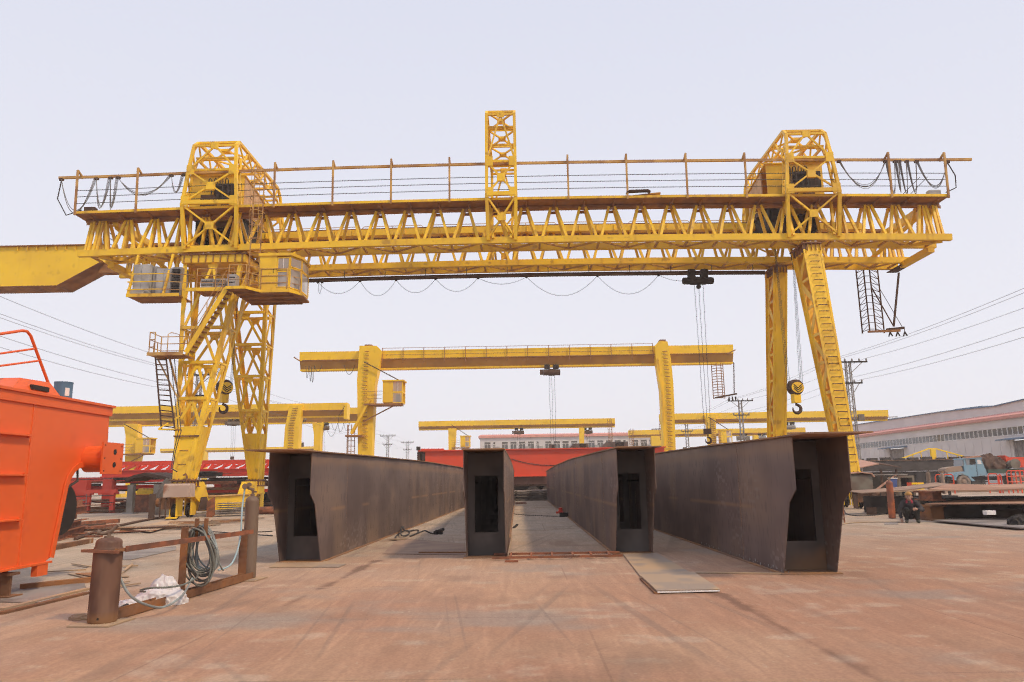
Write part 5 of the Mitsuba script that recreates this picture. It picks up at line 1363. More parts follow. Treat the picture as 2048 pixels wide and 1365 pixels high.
# the cantilever that comes in at the left edge of the frame
CL2 = thing('box_girder_crane', 'big yellow girder end at the left edge, cut off obliquely below', 'gantry crane')
yl, zt, zb = 46.0, 16.78, 14.14
xa, xb, xc = -46.0, -26.67, -29.4
put('front_web', MB().prism([(xa, zb), (xc, zb), (xb, zb + 0.58 * (zt - zb)), (xb, zt), (xa, zt)], XZ(yl), 0.04), YF, CL2)
put('back_web', MB().prism([(xa, zb), (xc, zb), (xb, zb + 0.58 * (zt - zb)), (xb, zt), (xa, zt)], XZ(yl + 1.4), 0.04), YF, CL2)
put('top_flange', MB().box(xa, xb + 0.1, yl - 0.18, yl + 1.6, zt + 0.002, zt + 0.05), 'mat_soffit_dirt_shade', CL2)
put('bottom_flange', MB().polybar([(xa, yl + 0.72, zb - 0.02), (xc, yl + 0.72, zb - 0.02), (xb, yl + 0.72, zb + 0.58 * (zt - zb) - 0.02)], 1.75, 0.03), 'mat_soffit_dirt_shade', CL2)  # shade of the down-facing side put into the brown colour
put('end_plate', MB().box(xb + 0.002, xb + 0.03, yl, yl + 1.44, zb + 0.58 * (zt - zb), zt), YF, CL2)
put('bracket', MB().prism([(xb - 0.4, 0.0), (xb + 0.9, 0.0), (xb + 0.5, 0.35), (xb - 0.2, 0.7)], ((0, yl + 0.3, zb + 0.9), (1, 0, 0), (0, 0, 1), (0, 1, 0)), 0.6), 'mat_soffit_dirt_shade', CL2)
for k in range(8):
    put('stiffener', MB().box(xb - 1.2 - 0.62 * k, xb - 1.17 - 0.62 * k, yl - 0.12, yl - 0.002, zt - 0.28, zt), YF, CL2)
for dz in (0.35, 0.7, 1.05):
    put('end_rail', MB().tube([(xb - 0.1, yl + 0.0, zt + dz), (xb - 0.1, yl + 1.5, zt + dz)], 0.025, 5), 'mat_cable', CL2)
for dy in (0.0, 1.5):
    put('rail_post', MB().tube([(xb - 0.1, yl + dy, zt), (xb - 0.1, yl + dy, zt + 1.2)], 0.028, 5), 'mat_cable', CL2)
put('far_leg', MB().box(-44.5, -43.3, yl, yl + 1.4, 0.0, zb), YF, CL2)

# ------------------------------------------------------------------ lattice poles and overhead lines
def pole(x, y, label, lamps=True, h=10.9):
    t = thing('lattice_pole', label, 'pole', 'lattice poles that carry the overhead lines')
    for sx in (-1, 1):
        for sy in (-1, 1):
            put('stile', MB().bar((x + sx * 0.26, y + sy * 0.2, 0), (x + sx * 0.16, y + sy * 0.13, h - 0.4), 0.07, 0.07, (0, 1, 0)), 'mat_steel', t)
    m = MB()
    n = 22
    for k in range(n):
        z0, z1 = (h - 0.6) * k / n, (h - 0.6) * (k + 1) / n
        for sy in (-1, 1):
            a, b = (-0.24, 0.23) if k % 2 else (0.24, -0.23)
            m.bar((x + a, y + sy * 0.17, z0), (x + b, y + sy * 0.17, z1), 0.035, 0.035)
    put('lacing', m, 'mat_steel', t, kind='stuff')
    for z, w, n in ((h - 0.5, 1.5, 6), (h - 2.2, 0.95, 4)):
        put('cross_arm', MB().bar((x - w, y - 0.2, z), (x + w, y - 0.2, z), 0.1, 0.12), 'mat_dark', t)
        for s in (-1, 1):
            put('arm_brace', MB().bar((x + s * w * 0.75, y - 0.2, z), (x + s * 0.1, y - 0.2, z - 0.9), 0.05, 0.05), 'mat_steel', t)
        for k in range(n):
            xi = x - w * 0.95 + 1.9 * w * k / (n - 1)
            put('insulator', MB().lathe([(0.0, 0), (0.05, 0), (0.08, 0.1), (0.04, 0.22), (0.0, 0.24)], (xi, y - 0.2, z + 0.06), sides=8), 'mat_steel', t)
    if lamps:
        for s in (-1, 1):
            put('floodlight', MB().box(x + s * 0.55 - 0.22, x + s * 0.55 + 0.22, y - 0.35, y - 0.1, h - 5.2, h - 4.7).bar((x, y - 0.2, h - 5.1), (x + s * 0.5, y - 0.2, h - 5.1), 0.06, 0.06), 'mat_cover', t)
    return t


PR = [(26.3, 60.0, 'tall lattice pole behind the foot of the right crane leg'), (26.2, 90.0, 'lattice pole with two cross arms left of the thick right leg'), (26.2, 120.0, 'lattice pole with floodlights left of the small far crane cabin'), (26.2, 151.0, 'small far lattice pole in front of the office block end')]
PL = [(-26.5, 61.0, 'lattice pole seen through the left crane leg'), (-26.2, 88.0, 'lattice pole with floodlights beside the ladder leg of the left background crane'), (-26.3, 148.0, 'far lattice pole standing free left of centre, the taller of two'), (-26.2, 173.0, 'far lattice pole standing free left of centre, the lower of two')]
for x, y, l in PR + PL:
    pole(x, y, l)
for side, ys, x in (('right', [2.0, 30.0, 60.0, 90.0, 120.0, 151.0], 26.25), ('left', [5.0, 33.0, 61.0, 88.0, 118.0, 148.0, 173.0], -26.3)):
    for dx, z, which in ((-1.35, 10.65, 'upper arm, left'), (-0.8, 10.65, 'upper arm, second from left'), (1.35, 10.65, 'upper arm, right'), (-0.85, 8.95, 'lower arm, left'), (0.85, 8.95, 'lower arm, right')):
        pts = np.vstack([sag((x + dx, a - 0.2, z), (x + dx, b - 0.2, z), 0.35, 9)[:-1] for a, b in zip(ys, ys[1:])])
        put('overhead_line', MB().tube(pts, 0.011, 4), 'mat_wire', label='thin overhead line along the %s hand poles, on their %s insulator' % (side, which), category='power line', group='overhead lines on the %s side' % side)

# ------------------------------------------------------------------ office block in the centre background
OB = thing('office_block', 'long white two storey office block with a pink roof edge behind the cranes', 'building')
yb = 150.0
bx0, bx1, bz = -8.3, 27.96, 10.27
put('wall', MB().box(bx0, bx1, yb, yb + 11, 0, bz - 0.45), 'mat_wall', OB)
put('roof', MB().hexa([(bx0 - 0.3, yb - 0.4, bz - 0.448), (bx1 + 0.3, yb - 0.4, bz - 0.448), (bx1 + 0.3, yb + 11.4, bz - 0.448), (bx0 - 0.3, yb + 11.4, bz - 0.448), (bx0 - 0.3, yb - 0.2, bz), (bx1 + 0.3, yb - 0.2, bz), (bx1, yb + 5, bz + 0.5), (bx0, yb + 5, bz + 0.5)]), 'mat_pinkroof', OB)
for row, z0 in enumerate((bz - 2.75, bz - 6.3)):
    for k in range(21):
        x0 = bx0 + 0.9 + k * 1.72
        w = 1.18 if k % 5 != 1 else 0.42
        wn = key('window', OB)
        put('pane', MB().box(x0, x0 + w, yb - 0.03, yb - 0.005, z0, z0 + 1.45), 'mat_pane', wn)
        put('frame', MB().box(x0 - 0.05, x0 + w + 0.05, yb - 0.07, yb - 0.032, z0 + 0.98, z0 + 1.06), 'mat_white', wn)
        for xx in (x0 - 0.05, x0 + w / 2 - 0.03, x0 + w):
            put('mullion', MB().box(xx, xx + 0.06, yb - 0.075, yb - 0.032, z0 - 0.05, z0 + 0.978), 'mat_white', wn)
for k in (1, 4, 6, 9, 12, 14, 18):
    x0 = bx0 + 0.9 + k * 1.72 + (0.5 if k % 5 == 1 else 1.25)
    put('air_conditioner', MB().box(x0, x0 + 0.75, yb - 0.42, yb - 0.05, bz - 2.75, bz - 2.2), 'mat_grey', OB)

# ------------------------------------------------------------------ orange end carriage at the left edge, standing on trestles
OR = thing('orange_machine_frame', 'big orange plated machine frame with ribs at the left edge of the yard', 'machine frame')
XO = -7.15
outline = [(7.2, 2.84), (12.93, 2.84), (12.96, 2.21), (12.8, 2.17), (12.45, 1.93), (12.33, 1.87), (12.13, 1.84), (12.0, 1.77), (11.90, 1.66), (11.84, 1.52), (11.63, 0.46), (11.41, 0.37), (7.2, 0.37)]
put('side_plate', MB().prism(outline, YZ(XO - 0.03), 0.03), 'mat_orange', OR)
put('far_plate', MB().prism(outline, YZ(XO - 1.25), 0.03), 'mat_orange', OR)
put('end_plate', MB().box(XO - 1.22, XO - 0.032, 12.89, 12.93, 2.2, 2.84), 'mat_orange', OR)
put('top_plate', MB().box(XO - 1.35, XO + 0.07, 7.2, 13.0, 2.842, 2.88), 'mat_orange', OR)
put('top_rim', MB().box(XO + 0.002, XO + 0.035, 7.2, 12.97, 2.70, 2.84), 'mat_orange', OR)
put('edge_strip', MB().polybar([(XO + 0.02, y, z) for y, z in ((12.33, 1.87), (12.13, 1.84), (12.0, 1.77), (11.90, 1.66), (11.84, 1.52), (11.63, 0.46))], 0.09, 0.025, (1, 0, 0)), 'mat_orange', OR)
put('edge_strip', MB().bar((XO + 0.01, 11.63, 0.40), (XO + 0.01, 7.2, 0.36), 0.06, 0.03), 'mat_orange', OR)
put('foot_lug', MB().box(XO - 0.06, XO + 0.03, 11.3, 11.55, 0.22, 0.40), 'mat_orange', OR)
for z, ye in ((2.24, 10.82), (1.68, 10.80), (1.06, 10.78)):
    put('rib', MB().box(XO + 0.002, XO + 0.10, 7.2, ye, z - 0.012, z + 0.012), 'mat_orange', OR)
    put('rib_end', MB().box(XO + 0.002, XO + 0.03, ye + 0.002, ye + 0.03, z - 0.03, z + 0.03), 'mat_orange', OR)
put('weld_line', MB().bar((XO + 0.004, 10.9, 2.70), (XO + 0.004, 10.9, 0.42), 0.012, 0.02, (0, 1, 0)), 'mat_orange', OR)
put('spout', MB().lathe([(0.0, 0), (0.215, 0), (0.215, 0.40), (0.0, 0.40)], (-7.17, 12.42, 1.95), (1, 0, 0), 28), 'mat_orange', OR, smooth=40)
FL = put('spout_flange', MB().box(-6.768, -6.74, 12.10, 12.72, 1.70, 2.21), 'mat_orange', OR)
for z in (1.85, 2.06):
    put('port', MB().lathe([(0.0, 0.0), (0.045, 0.0), (0.045, 0.006), (0.0, 0.006)], (-6.74, 12.46, z), (1, 0, 0), 18), 'mat_dark', FL)
for y in (12.16, 12.66):
    for z in (1.75, 1.955, 2.16):
        put('bolt_hole', MB().lathe([(0.0, 0.0), (0.013, 0.0), (0.013, 0.005), (0.0, 0.005)], (-6.74, y, z), (1, 0, 0), 8), 'mat_dark', FL)
WH = put('wheel', MB().lathe([(0.06, -0.10), (0.40, -0.10), (0.40, -0.06), (0.34, -0.05), (0.34, 0.07), (0.40, 0.08), (0.40, 0.12), (0.06, 0.12)], (XO - 0.22, 11.98, 1.16), (1, 0, 0), 32), 'mat_dark', OR, smooth=40)
put('cable', MB().tube([(XO - 0.1, 12.3, 1.8), (XO - 0.05, 12.25, 1.6), (XO - 0.15, 12.05, 1.45)], 0.02, 6), 'mat_cable', OR)
put('hatch', MB().hexa([(-7.9, 10.45, 2.882), (-7.2, 10.45, 2.882), (-7.2, 11.62, 2.882), (-7.9, 11.62, 2.882), (-7.75, 10.75, 3.08), (-7.3, 10.75, 3.08), (-7.3, 11.45, 3.1), (-7.75, 11.45, 3.1)]), 'mat_orange', OR)
put('hatch_slot', MB().box(-7.24, -7.2, 10.9, 11.3, 2.93, 3.0), 'mat_dark', OR)
put('handrail', MB().tube([(-7.4, 9.2, 3.35), (-7.4, 10.38, 3.66), (-7.4, 10.84, 3.80), (-7.4, 10.95, 3.81), (-7.4, 11.04, 3.76), (-7.4, 11.56, 3.12), (-7.4, 11.65, 2.9)], 0.022, 8), 'mat_orange', OR, smooth=50)
for a, b in (((-7.4, 9.2, 3.05), (-7.4, 11.15, 3.58)), ((-7.4, 9.2, 2.9), (-7.4, 11.30, 3.42))):
    put('handrail', MB().tube([a, b], 0.016, 7), 'mat_orange', OR, smooth=50)
put('blue_drum', MB().lathe([(0.0, 0.0), (0.14, 0.0), (0.14, 0.02), (0.135, 0.03), (0.135, 0.27), (0.14, 0.28), (0.14, 0.30), (0.0, 0.30)], (-7.45, 12.05, 2.882), sides=24), 'mat_bluedrum', None, smooth=40, label='small blue paint drum standing on the orange machine frame', category='drum')
put('drum_label', MB().rings([[(-7.45 + 0.1365 * math.sin(a), 12.05 - 0.1365 * math.cos(a), 2.95 + z) for z in (0, 0.13)] + [(-7.45 + 0.138 * math.sin(a), 12.05 - 0.138 * math.cos(a), 2.95 + z) for z in (0.13, 0)] for a in np.linspace(0.75, 1.25, 6)]), 'mat_white', 'blue_drum')
TR = thing('trestle', 'rusty brown steel stool under the orange machine frame', 'trestle')
tx, ty = (-7.29, 10.82)
put('beam', MB().box(tx - 0.5, tx + 0.16, ty - 0.1, ty + 0.12, 0.30, 0.335), 'mat_rust', TR)
put('beam', MB().box(tx - 0.5, tx + 0.2, ty - 0.14, ty + 0.16, 0.0, 0.03), 'mat_rust', TR)
put('web', MB().box(tx - 0.5, tx + 0.12, ty - 0.02, ty + 0.02, 0.03, 0.30), 'mat_rust', TR)
put('tube', MB().box(tx - 0.4, tx - 0.0, ty - 0.1, ty + 0.1, 0.337, 0.36).box(tx - 0.4, tx - 0.38, ty - 0.1, ty + 0.1, 0.27, 0.337), 'mat_rust', TR)
put('timber', MB().bar((*(-9.5, 14.41), 0.12), (*(-10.23, 16), 0.12), 0.12, 0.1), 'mat_plate', label='dark timber under the orange machine frame', category='timber')

# ------------------------------------------------------------------ scrap, bars and plates in the left half of the yard
BARS = {}


def bars(pairs, z, w, h, mat, label, group, cat='steel bar', name='steel_bar', zz=None):
    for i, (a, b) in enumerate(pairs):
        z0 = z if zz is None else zz[i]
        k = put(name, MB().bar((*a, z0 + h / 2), (*b, z0 + h / 2), w, h), mat[i % len(mat)], label=label, category=cat)
        labels[k]['group'] = group
        BARS.setdefault(label, []).append((k, (a[0] + b[0]) / (a[1] + b[1]), z0))


M3 = ['mat_rust', 'mat_plate', 'mat_brown', 'mat_redrust']
bars([((-6.33, 9.41), (-6.23, 11.1)), ((-6.53, 9.71), (-6.47, 11.52))], 0.0, 0.09, 0.03, ['mat_rust', 'mat_plate'], 'long flat rusty bar on the floor in the left corner', 'long flat bars in the left corner')
bars([((-7.54, 11.62), (-6.94, 12.4))], 0.0, 0.10, 0.08, ['mat_rust'], 'rusty square bar lying behind the stout gas cylinder', 'square bars')
bars([((-8.57, 13.69), (-7.92, 13.98)), ((-8.81, 15.07), (-8.11, 14.48)), ((-6.82, 13.01), (-7.51, 14.82)), ((-7.57, 14.49), (-7.26, 14.53)), ((-6.3, 12.04), (-6.21, 12.2)), ((-6.09, 11.58), (-5.91, 11.94))], 0.02, 0.05, 0.02, ['mat_plate'], 'tan offcut bar in the litter behind the stout gas cylinder', 'offcuts behind the stout gas cylinder', 'steel offcut', 'steel_offcut')
flat_plate([(-7.95, 13.48), (-7.29, 12.87), (-6.58, 12.92), (-7.26, 13.9), (-8.1, 14.39)], 0.01, 0.012, 'mat_plate', 'uppermost tan offcut plate behind the stout gas cylinder')
flat_plate([(-7.72, 13.31), (-7.02, 12.71), (-6.68, 12.74), (-7.29, 13.54)], 0.03, 0.012, 'mat_rust', 'rusty offcut plate lying on the tan one behind the stout gas cylinder')
flat_plate([(-6.99, 10.36), (-6.38, 10.27), (-6.56, 11.63), (-6.93, 12.22), (-7.63, 11.74), (-7.65, 11.33)], 0.0, 0.014, 'mat_greyplate', 'grey plate on the floor between the trestle and the stout gas cylinder')
flat_plate([(-8.33, 15.93), (-8.09, 15.9), (-8.19, 18.15), (-8.65, 19.17), (-9.41, 17.97)], 0.0, 0.014, 'mat_greyplate', 'grey plate on the floor behind the rack bar')
bars([((-11.38, 18.4), (-11.79, 20.94)), ((-11.72, 19.4), (-11.75, 20.77))], 0.0, 0.12, 0.12, ['mat_rust', 'mat_plate'], 'yellowish rusty channel lying by the orange machine frame', 'channels by the orange frame', 'steel channel', 'steel_channel')
for k in range(5):
    bars([((-13.06, 21.17), (-14.62, 25.5))], 0.22 * k, 0.22, 0.02, ['mat_redrust'], 'dark red beam in the stack behind the orange machine frame', 'red beams stacked behind the orange frame', 'steel beam', 'steel_beam')
    q = 'steel_beam' if k == 0 else 'steel_beam_%03d' % k
    bw = np.array((-13.06, 21.17)), np.array((-14.62, 25.5))
    put('web', MB().bar((*bw[0], 0.22 * k + 0.11), (*(bw[1] - (0.15 * (k % 3), 0)), 0.22 * k + 0.11), 0.03, 0.17), 'mat_redrust', q)
bars([((-17.43, 30.09), (-16.99, 32.07)), ((-15.97, 27.9), (-15.49, 28.37)), ((-14.94, 26.06), (-14.84, 27.92))], 0.0, 0.2, 0.16, ['mat_redrust', 'mat_brown'], 'short red channel beside the red beam stack', 'short channels beside the red beam stack', 'steel channel', 'steel_channel')
sc = []
for k in range(26):
    x, y = rng.uniform(150, 330), 0
    sc.append(k)
p0, p1 = np.array((-13.4, 23.06)), np.array((-12.27, 31.54))
for k in range(24):
    t, o = rng.random(), rng.normal(0, 0.9)
    c = p0 + (p1 - p0) * t + (0.3 * o, o)
    a = rng.normal(0.35, 0.35)
    l = rng.uniform(0.5, 1.8)
    d = np.array([math.cos(a), math.sin(a)]) * l
    bars([(tuple(c - d), tuple(c + d))], 0.012 * (k % 6), rng.uniform(0.06, 0.22), rng.uniform(0.02, 0.06), [M3[int(rng.integers(4))], ], 'rusty offcut strip before the left crane foot', 'offcuts strewn before the left crane foot', 'steel offcut', 'steel_offcut')
flat_plate([(-15.55, 33.24), (-15, 33.08), (-16.23, 36.08), (-16.58, 35.71)], 0.08, 0.02, 'mat_yellow', 'yellow painted plate scrap before the left crane foot')
flat_plate([(-13.56, 26.26), (-11.89, 24.45), (-13.38, 30.39), (-15.09, 32.71)], 0.05, 0.02, 'mat_plate', 'broad tan plate scrap before the left crane foot')
hose('crane_rail', [(*(-12.74, 21.81), 0.04), (*(-15.22, 28.9), 0.04), (*(-17, 36.31), 0.04)], 0.05, 'mat_brown', 'dark rail in the floor running towards the left crane foot', 'rail')
bars([((-10.07, 23.2), (-8, 24.53)), ((-10.68, 25.36), (-7.32, 22.44))], 0.0, 0.03, 0.03, ['mat_cable'], 'dark rod crossing the floor behind the tall gas cylinder', 'rods behind the tall gas cylinder')

# stacks under the left crane
for k in range(7):
    z = 0.10 * k
    bars([((-14.51, 36.51), (-13.46, 37.19))], z, 0.9 - 0.05 * (k % 3), 0.035, ['mat_greyplate', 'mat_rust', 'mat_brown'], 'grey plate in the low stack under the left crane sill', 'plates stacked under the left crane sill', 'steel plate', 'steel_plate')
put('standing_plate', MB().bar((*(-14.74, 36.1), 0.0), (*(-15.24, 37.25), 0.80), 0.44, 0.05, (0, 1, 0)), 'mat_redrust', label='rusty plate standing on edge against the crane sill', category='steel plate')
put('fallen_cylinder', MB().lathe([(0.0, 0), (0.15, 0), (0.19, 0.06), (0.19, 1.0), (0.12, 1.1), (0.0, 1.12)], (*(-12.38, 38.45), 0.19), (-1, 0.15, 0), 20), 'mat_redrust', smooth=40, label='rusty red gas cylinder lying on the floor left of the leftmost girder', category='gas cylinder')
put('conduit_pipe', MB().tube([(*(-17.21, 39.51), 0.05), (*(-17.12, 43.2), 0.05), (*(-16.29, 47.36), 0.06)], 0.05, 8), 'mat_steel', label='grey pipe on the floor beside the left crane sill', category='pipe')

# red lattice girder and the clutter beyond the left legs
RT = thing('red_lattice_girder', 'long red lattice girder with slanted posts lying behind the left crane', 'lattice girder')
y = 54.0
xa, xb = -30.03, -12.28
za, zm, zl = 3.1, 2.63, 2.21
for dy in (0.0, 1.6):
    put('top_chord', MB().box(xa, xb, y + dy, y + dy + 0.25, za - 0.12, za + 0.14), 'mat_red', RT)
put('lower_chord', MB().box(xa, xb, y - 0.15, y + 1.9, zm - 0.06, zm), 'mat_red', RT)
put('lower_plate', MB().box(xa, xb, y, y + 0.05, zl - 0.0, zm - 0.062), 'mat_red', RT)
put('lower_plate', MB().box(xa, xb, y + 1.7, y + 1.75, zl - 0.0, zm - 0.062), 'mat_red', RT)
put('bottom_flange', MB().box(xa, xb, y - 0.2, y + 1.9, zl - 0.08, zl - 0.002), 'mat_red', RT)
for k in range(14):
    x = xa + 0.7 + 1.55 * k
    for dy in (0.05, 1.65):
        put('diagonal', MB().bar((x - 0.75, y + dy, zm), (x + 0.1, y + dy, za - 0.12), 0.16, 0.16), 'mat_red', RT)
        put('post', MB().bar((x + 0.12, y + dy, zm), (x + 0.42, y + dy, za - 0.12), 0.18, 0.18), 'mat_red', RT)
for k, (x0, x1, yy, z0, z1, m, l) in enumerate((
        (-31.87, -23.08, 50.0, 1.75, 2.11, 'mat_red', 'long red beam below the red lattice girder, the upper one'),
        (-31.18, -23.09, 48.0, 1.31, 1.56, 'mat_red', 'long red beam below the red lattice girder, the lower one'),
        (-20.38, -17.26, 50.0, 1.32, 1.55, 'mat_red', 'red beam between the left crane legs'),
        (-21.04, -18.15, 49.0, 0.87, 1.35, 'mat_rust', 'rusty deep beam between the left crane legs'),
        (-22.3, -21.1, 52.0, 1.95, 2.43, 'mat_mill_in', 'dark plate girder end beside the near left crane leg'),
        (-21.18, -16.96, 51.0, 1.81, 1.98, 'mat_brown', 'brown beam lying in front of the red lattice girder'),
        (-21.08, -16.56, 50.5, 0.0, 0.87, 'mat_dark', 'dark heap of beams on the floor between the left crane legs'))):
    g = thing('steel_beam', l, 'steel beam')
    put('flange', MB().box(x0, x1, yy, yy + 0.5, z1 - 0.04, z1), m, g)
    put('web', MB().box(x0, x1, yy + 0.2, yy + 0.26, z0 + 0.04, z1 - 0.04), m, g)
    put('flange', MB().box(x0, x1, yy, yy + 0.5, z0, z0 + 0.04), m, g)
for k, px_ in enumerate((-27.01, -26.46, -24.93)):
    g = put('red_stand', MB().box(px_ - 0.28, px_ + 0.28, 45.5, 46.0, 0.0, 1.97).box(px_ - 0.45, px_ + 0.45, 45.4, 46.1, 1.02, 1.2), 'mat_red', label='squat red stand right of the orange frame, %s of three from left' % ('first', 'second', 'third')[k], category='steel stand', group='red stands in the left clutter')
RF2 = thing('red_rack', 'low red frame with a wire fence right of the orange machine frame', 'steel frame')
put('rail', MB().box(-26.38, -23.56, 44.0, 44.2, 1.13, 1.33), 'mat_red', RF2)
for a in (139, 180, 228):
    x = -26.4 + (a - 139) / 34.0
    put('post', MB().box(x - 0.12, x + 0.12, 44.0, 44.2, 0.0, 1.13), 'mat_red', RF2)
for z in (0.55, 0.95, 1.9):
    put('wire', MB().tube([(-26.4, 43.9, z), (-23.6, 43.9, z + 0.05)], 0.02, 4), 'mat_cable', RF2)
put('wire_post', MB().tube([(-25.2, 43.9, 0), (-25.2, 43.9, 1.1)], 0.025, 4), 'mat_steel', RF2)
AW = thing('curved_canopy', 'dark rusty curved sheet canopy on two grey columns left of the crane leg', 'canopy')
ys = 42.0
ra = [(-22.04, 1.94), (-21.56, 2.15), (-20.95, 2.27), (-20.25, 2.13), (-19.25, 1.89)]
put('roof', MB().rings([[(x, ys + dy, z + dz) for dy, dz in ((0, -0.22), (2.6, -0.15), (2.6, 0.0), (0, -0.04))] for x, z in ra]), 'mat_brown', AW)
put('tie_beam', MB().box(ra[0][0] + 0.2, ra[-1][0] - 0.2, ys + 0.2, ys + 0.35, ra[0][1] - 0.36, ra[0][1] - 0.25), 'mat_brown', AW)
for a in (258, 310):
    x = -21.76 + (a - 258) / 35.7
    put('column', MB().box(x - 0.16, x + 0.16, ys + 0.1, ys + 0.4, 0.0, ra[0][1] - 0.362), 'mat_column', AW)
    put('base', MB().box(x - 0.3, x + 0.3, ys, ys + 0.6, 0.002, 0.06), 'mat_steel', AW)
p0, p1 = np.array((-25.58, 43.56)), np.array((-21.18, 44.69))
for k in range(22):
    t = rng.random()
    c = p0 + (p1 - p0) * t + (0, rng.uniform(-0.3, 2.4))
    l = rng.uniform(1.2, 3.0)
    a = rng.normal(0.02, 0.06)
    bars([(tuple(c - np.array([math.cos(a), math.sin(a)]) * l / 2), tuple(c + np.array([math.cos(a), math.sin(a)]) * l / 2))], 0.085 * (k % 9), rng.uniform(0.2, 0.6), rng.uniform(0.05, 0.1), [M3[int(rng.integers(4))]], 'rusty bar in the scrap stack left of the crane leg', 'bars in the scrap stack left of the crane leg')
for k in range(39):
    c = np.array((rng.uniform(-31, -14.0), rng.uniform(45.5, 50.5)))
    if -17.2 < c[0] < -14.8 and c[1] < 47:
        c[0] -= 3.0
    l = rng.uniform(2.0, 5.0)
    a = rng.normal(0.0, 0.05)
    d = np.array([math.cos(a), math.sin(a)]) * l / 2
    bars([(tuple(c - d), tuple(c + d))], 0.17 * (k % 13), rng.uniform(0.3, 0.8), rng.uniform(0.12, 0.24), [['mat_red', 'mat_rust', 'mat_dark', 'mat_brown', 'mat_redrust', 'mat_dark'][k % 6]], 'long section heaped beyond the left crane legs', 'sections heaped beyond the left crane legs', 'steel section', 'steel_section')
put('yellow_comb', MB().prism([(0, 0), (1.7, 0)] + [(1.7 - 0.1 * i - 0.05, 0.22 + (0.14 if i % 2 else 0)) for i in range(17)], ((-22.38, 44.0, 1.01), (1, 0, 0), (0, 0, 1), (0, 1, 0)), 0.5), 'mat_yellow', label='small yellow toothed bracket under the canopy', category='bracket')
put('yellow_comb_block', MB().box(-22.59, -20.93, 44.1, 44.9, 0.0, 0.98), 'mat_redrust', label='dark red block that carries the yellow toothed bracket', category='steel block')
put('tarpaulin', MB().add(*heap(-18.63, 40.0, 0.7, 0.5, 1.9, 21)), 'mat_cover', smooth=50, label='grey brown tarpaulin draped behind the motor cover of the left leg', category='tarpaulin')

# ------------------------------------------------------------------ lorry with the red girder, in the gap of the middle girders
LO = thing('flatbed_lorry', 'dark red stake sided lorry carrying the long red girder', 'lorry')
yl = 62.0
b0, b1, bz0, bz1 = -4.48, 6.88, 1.15, 1.79
put('bed', MB().box(b0, b1, yl, yl + 2.4, bz0 - 0.15, bz0), 'mat_brown', LO)
put('side_board', MB().box(b0, b1, yl, yl + 0.06, bz0 + 0.002, bz1), 'mat_lorry', LO)
n = 62
for k in range(n):
    x = b0 + 0.1 + (b1 - b0 - 0.2) * k / (n - 1)
    put('stake', MB().box(x - 0.03, x + 0.03, yl - 0.05, yl - 0.002, bz0, bz1), 'mat_lorry', LO)
put('chassis', MB().box(b0, b1 + 1.5, yl + 0.6, yl + 1.8, bz0 - 0.5, bz0 - 0.152), 'mat_dark', LO)
for x in (0.83, 2.05, b0 + 1.0, b1 - 0.4):
    for yy in (yl + 0.15, yl + 2.2):
        w = put('wheel', MB().lathe([(0.0, -0.05), (0.28, -0.05), (0.30, -0.14), (0.46, -0.14), (0.52, -0.08), (0.52, 0.08), (0.46, 0.14), (0.0, 0.14)], (x, yy, 0.53), (0, 1, 0), 22), 'mat_tyre', LO, smooth=40)
        put('hub', MB().lathe([(0.0, -0.08), (0.12, -0.08), (0.16, -0.04), (0.0, -0.04)], (x, yy - 0.02, 0.53), (0, 1, 0), 12), 'mat_steel', w)
put('cab', MB().prism([(b1 + 0.3, 0.6), (b1 + 2.4, 0.6), (b1 + 2.4, 1.5), (b1 + 2.1, 2.5), (b1 + 0.3, 2.5)], XZ(yl + 0.1), 2.2), 'mat_lorry', LO)
RG = thing('red_box_girder', 'long bright red box girder loaded on the lorry behind the middle girders', 'red girder')
r0, r1, rz0, rz1 = -8.55, 11.57, 1.83, 3.95
put('web', MB().box(r0 + 0.65, r1, 61.7, 61.76, rz0, rz1 - 0.04), 'mat_red2', RG)
put('web', MB().box(r0 + 0.65, r1, 63.3, 63.36, rz0, rz1 - 0.04), 'mat_red2', RG)
put('top_flange', MB().box(r0 + 0.1, r1 + 0.1, 61.45, 63.6, rz1 - 0.038, rz1 + 0.05), 'mat_red2', RG)
put('bottom_flange', MB().box(r0 + 0.65, r1, 61.5, 63.5, rz0 - 0.06, rz0 - 0.002), 'mat_red2', RG)
put('end_frame', MB().box(r0, r0 + 0.25, 61.7, 63.4, rz0 - 0.3, rz1 - 0.04).box(r0 + 0.40, r0 + 0.62, 61.8, 63.3, rz0 - 0.3, rz1 - 0.1), 'mat_brown', RG)
put('pipe', MB().tube([(r0 + 0.3, 61.6, rz1 + 0.12), (r0 + 2.2, 61.6, rz1 + 0.1)], 0.07, 8), 'mat_red2', RG)
put('lug', MB().box(r0 - 0.05, r0 + 0.25, 61.5, 61.8, rz1 + 0.052, rz1 + 0.35), 'mat_dark', RG)
put('slack_cable', MB().tube(sag((-0.9, 61.65, 3.21), (4.27, 61.65, 2.81), 0.35, 12), 0.025, 4), 'mat_cable', RG)
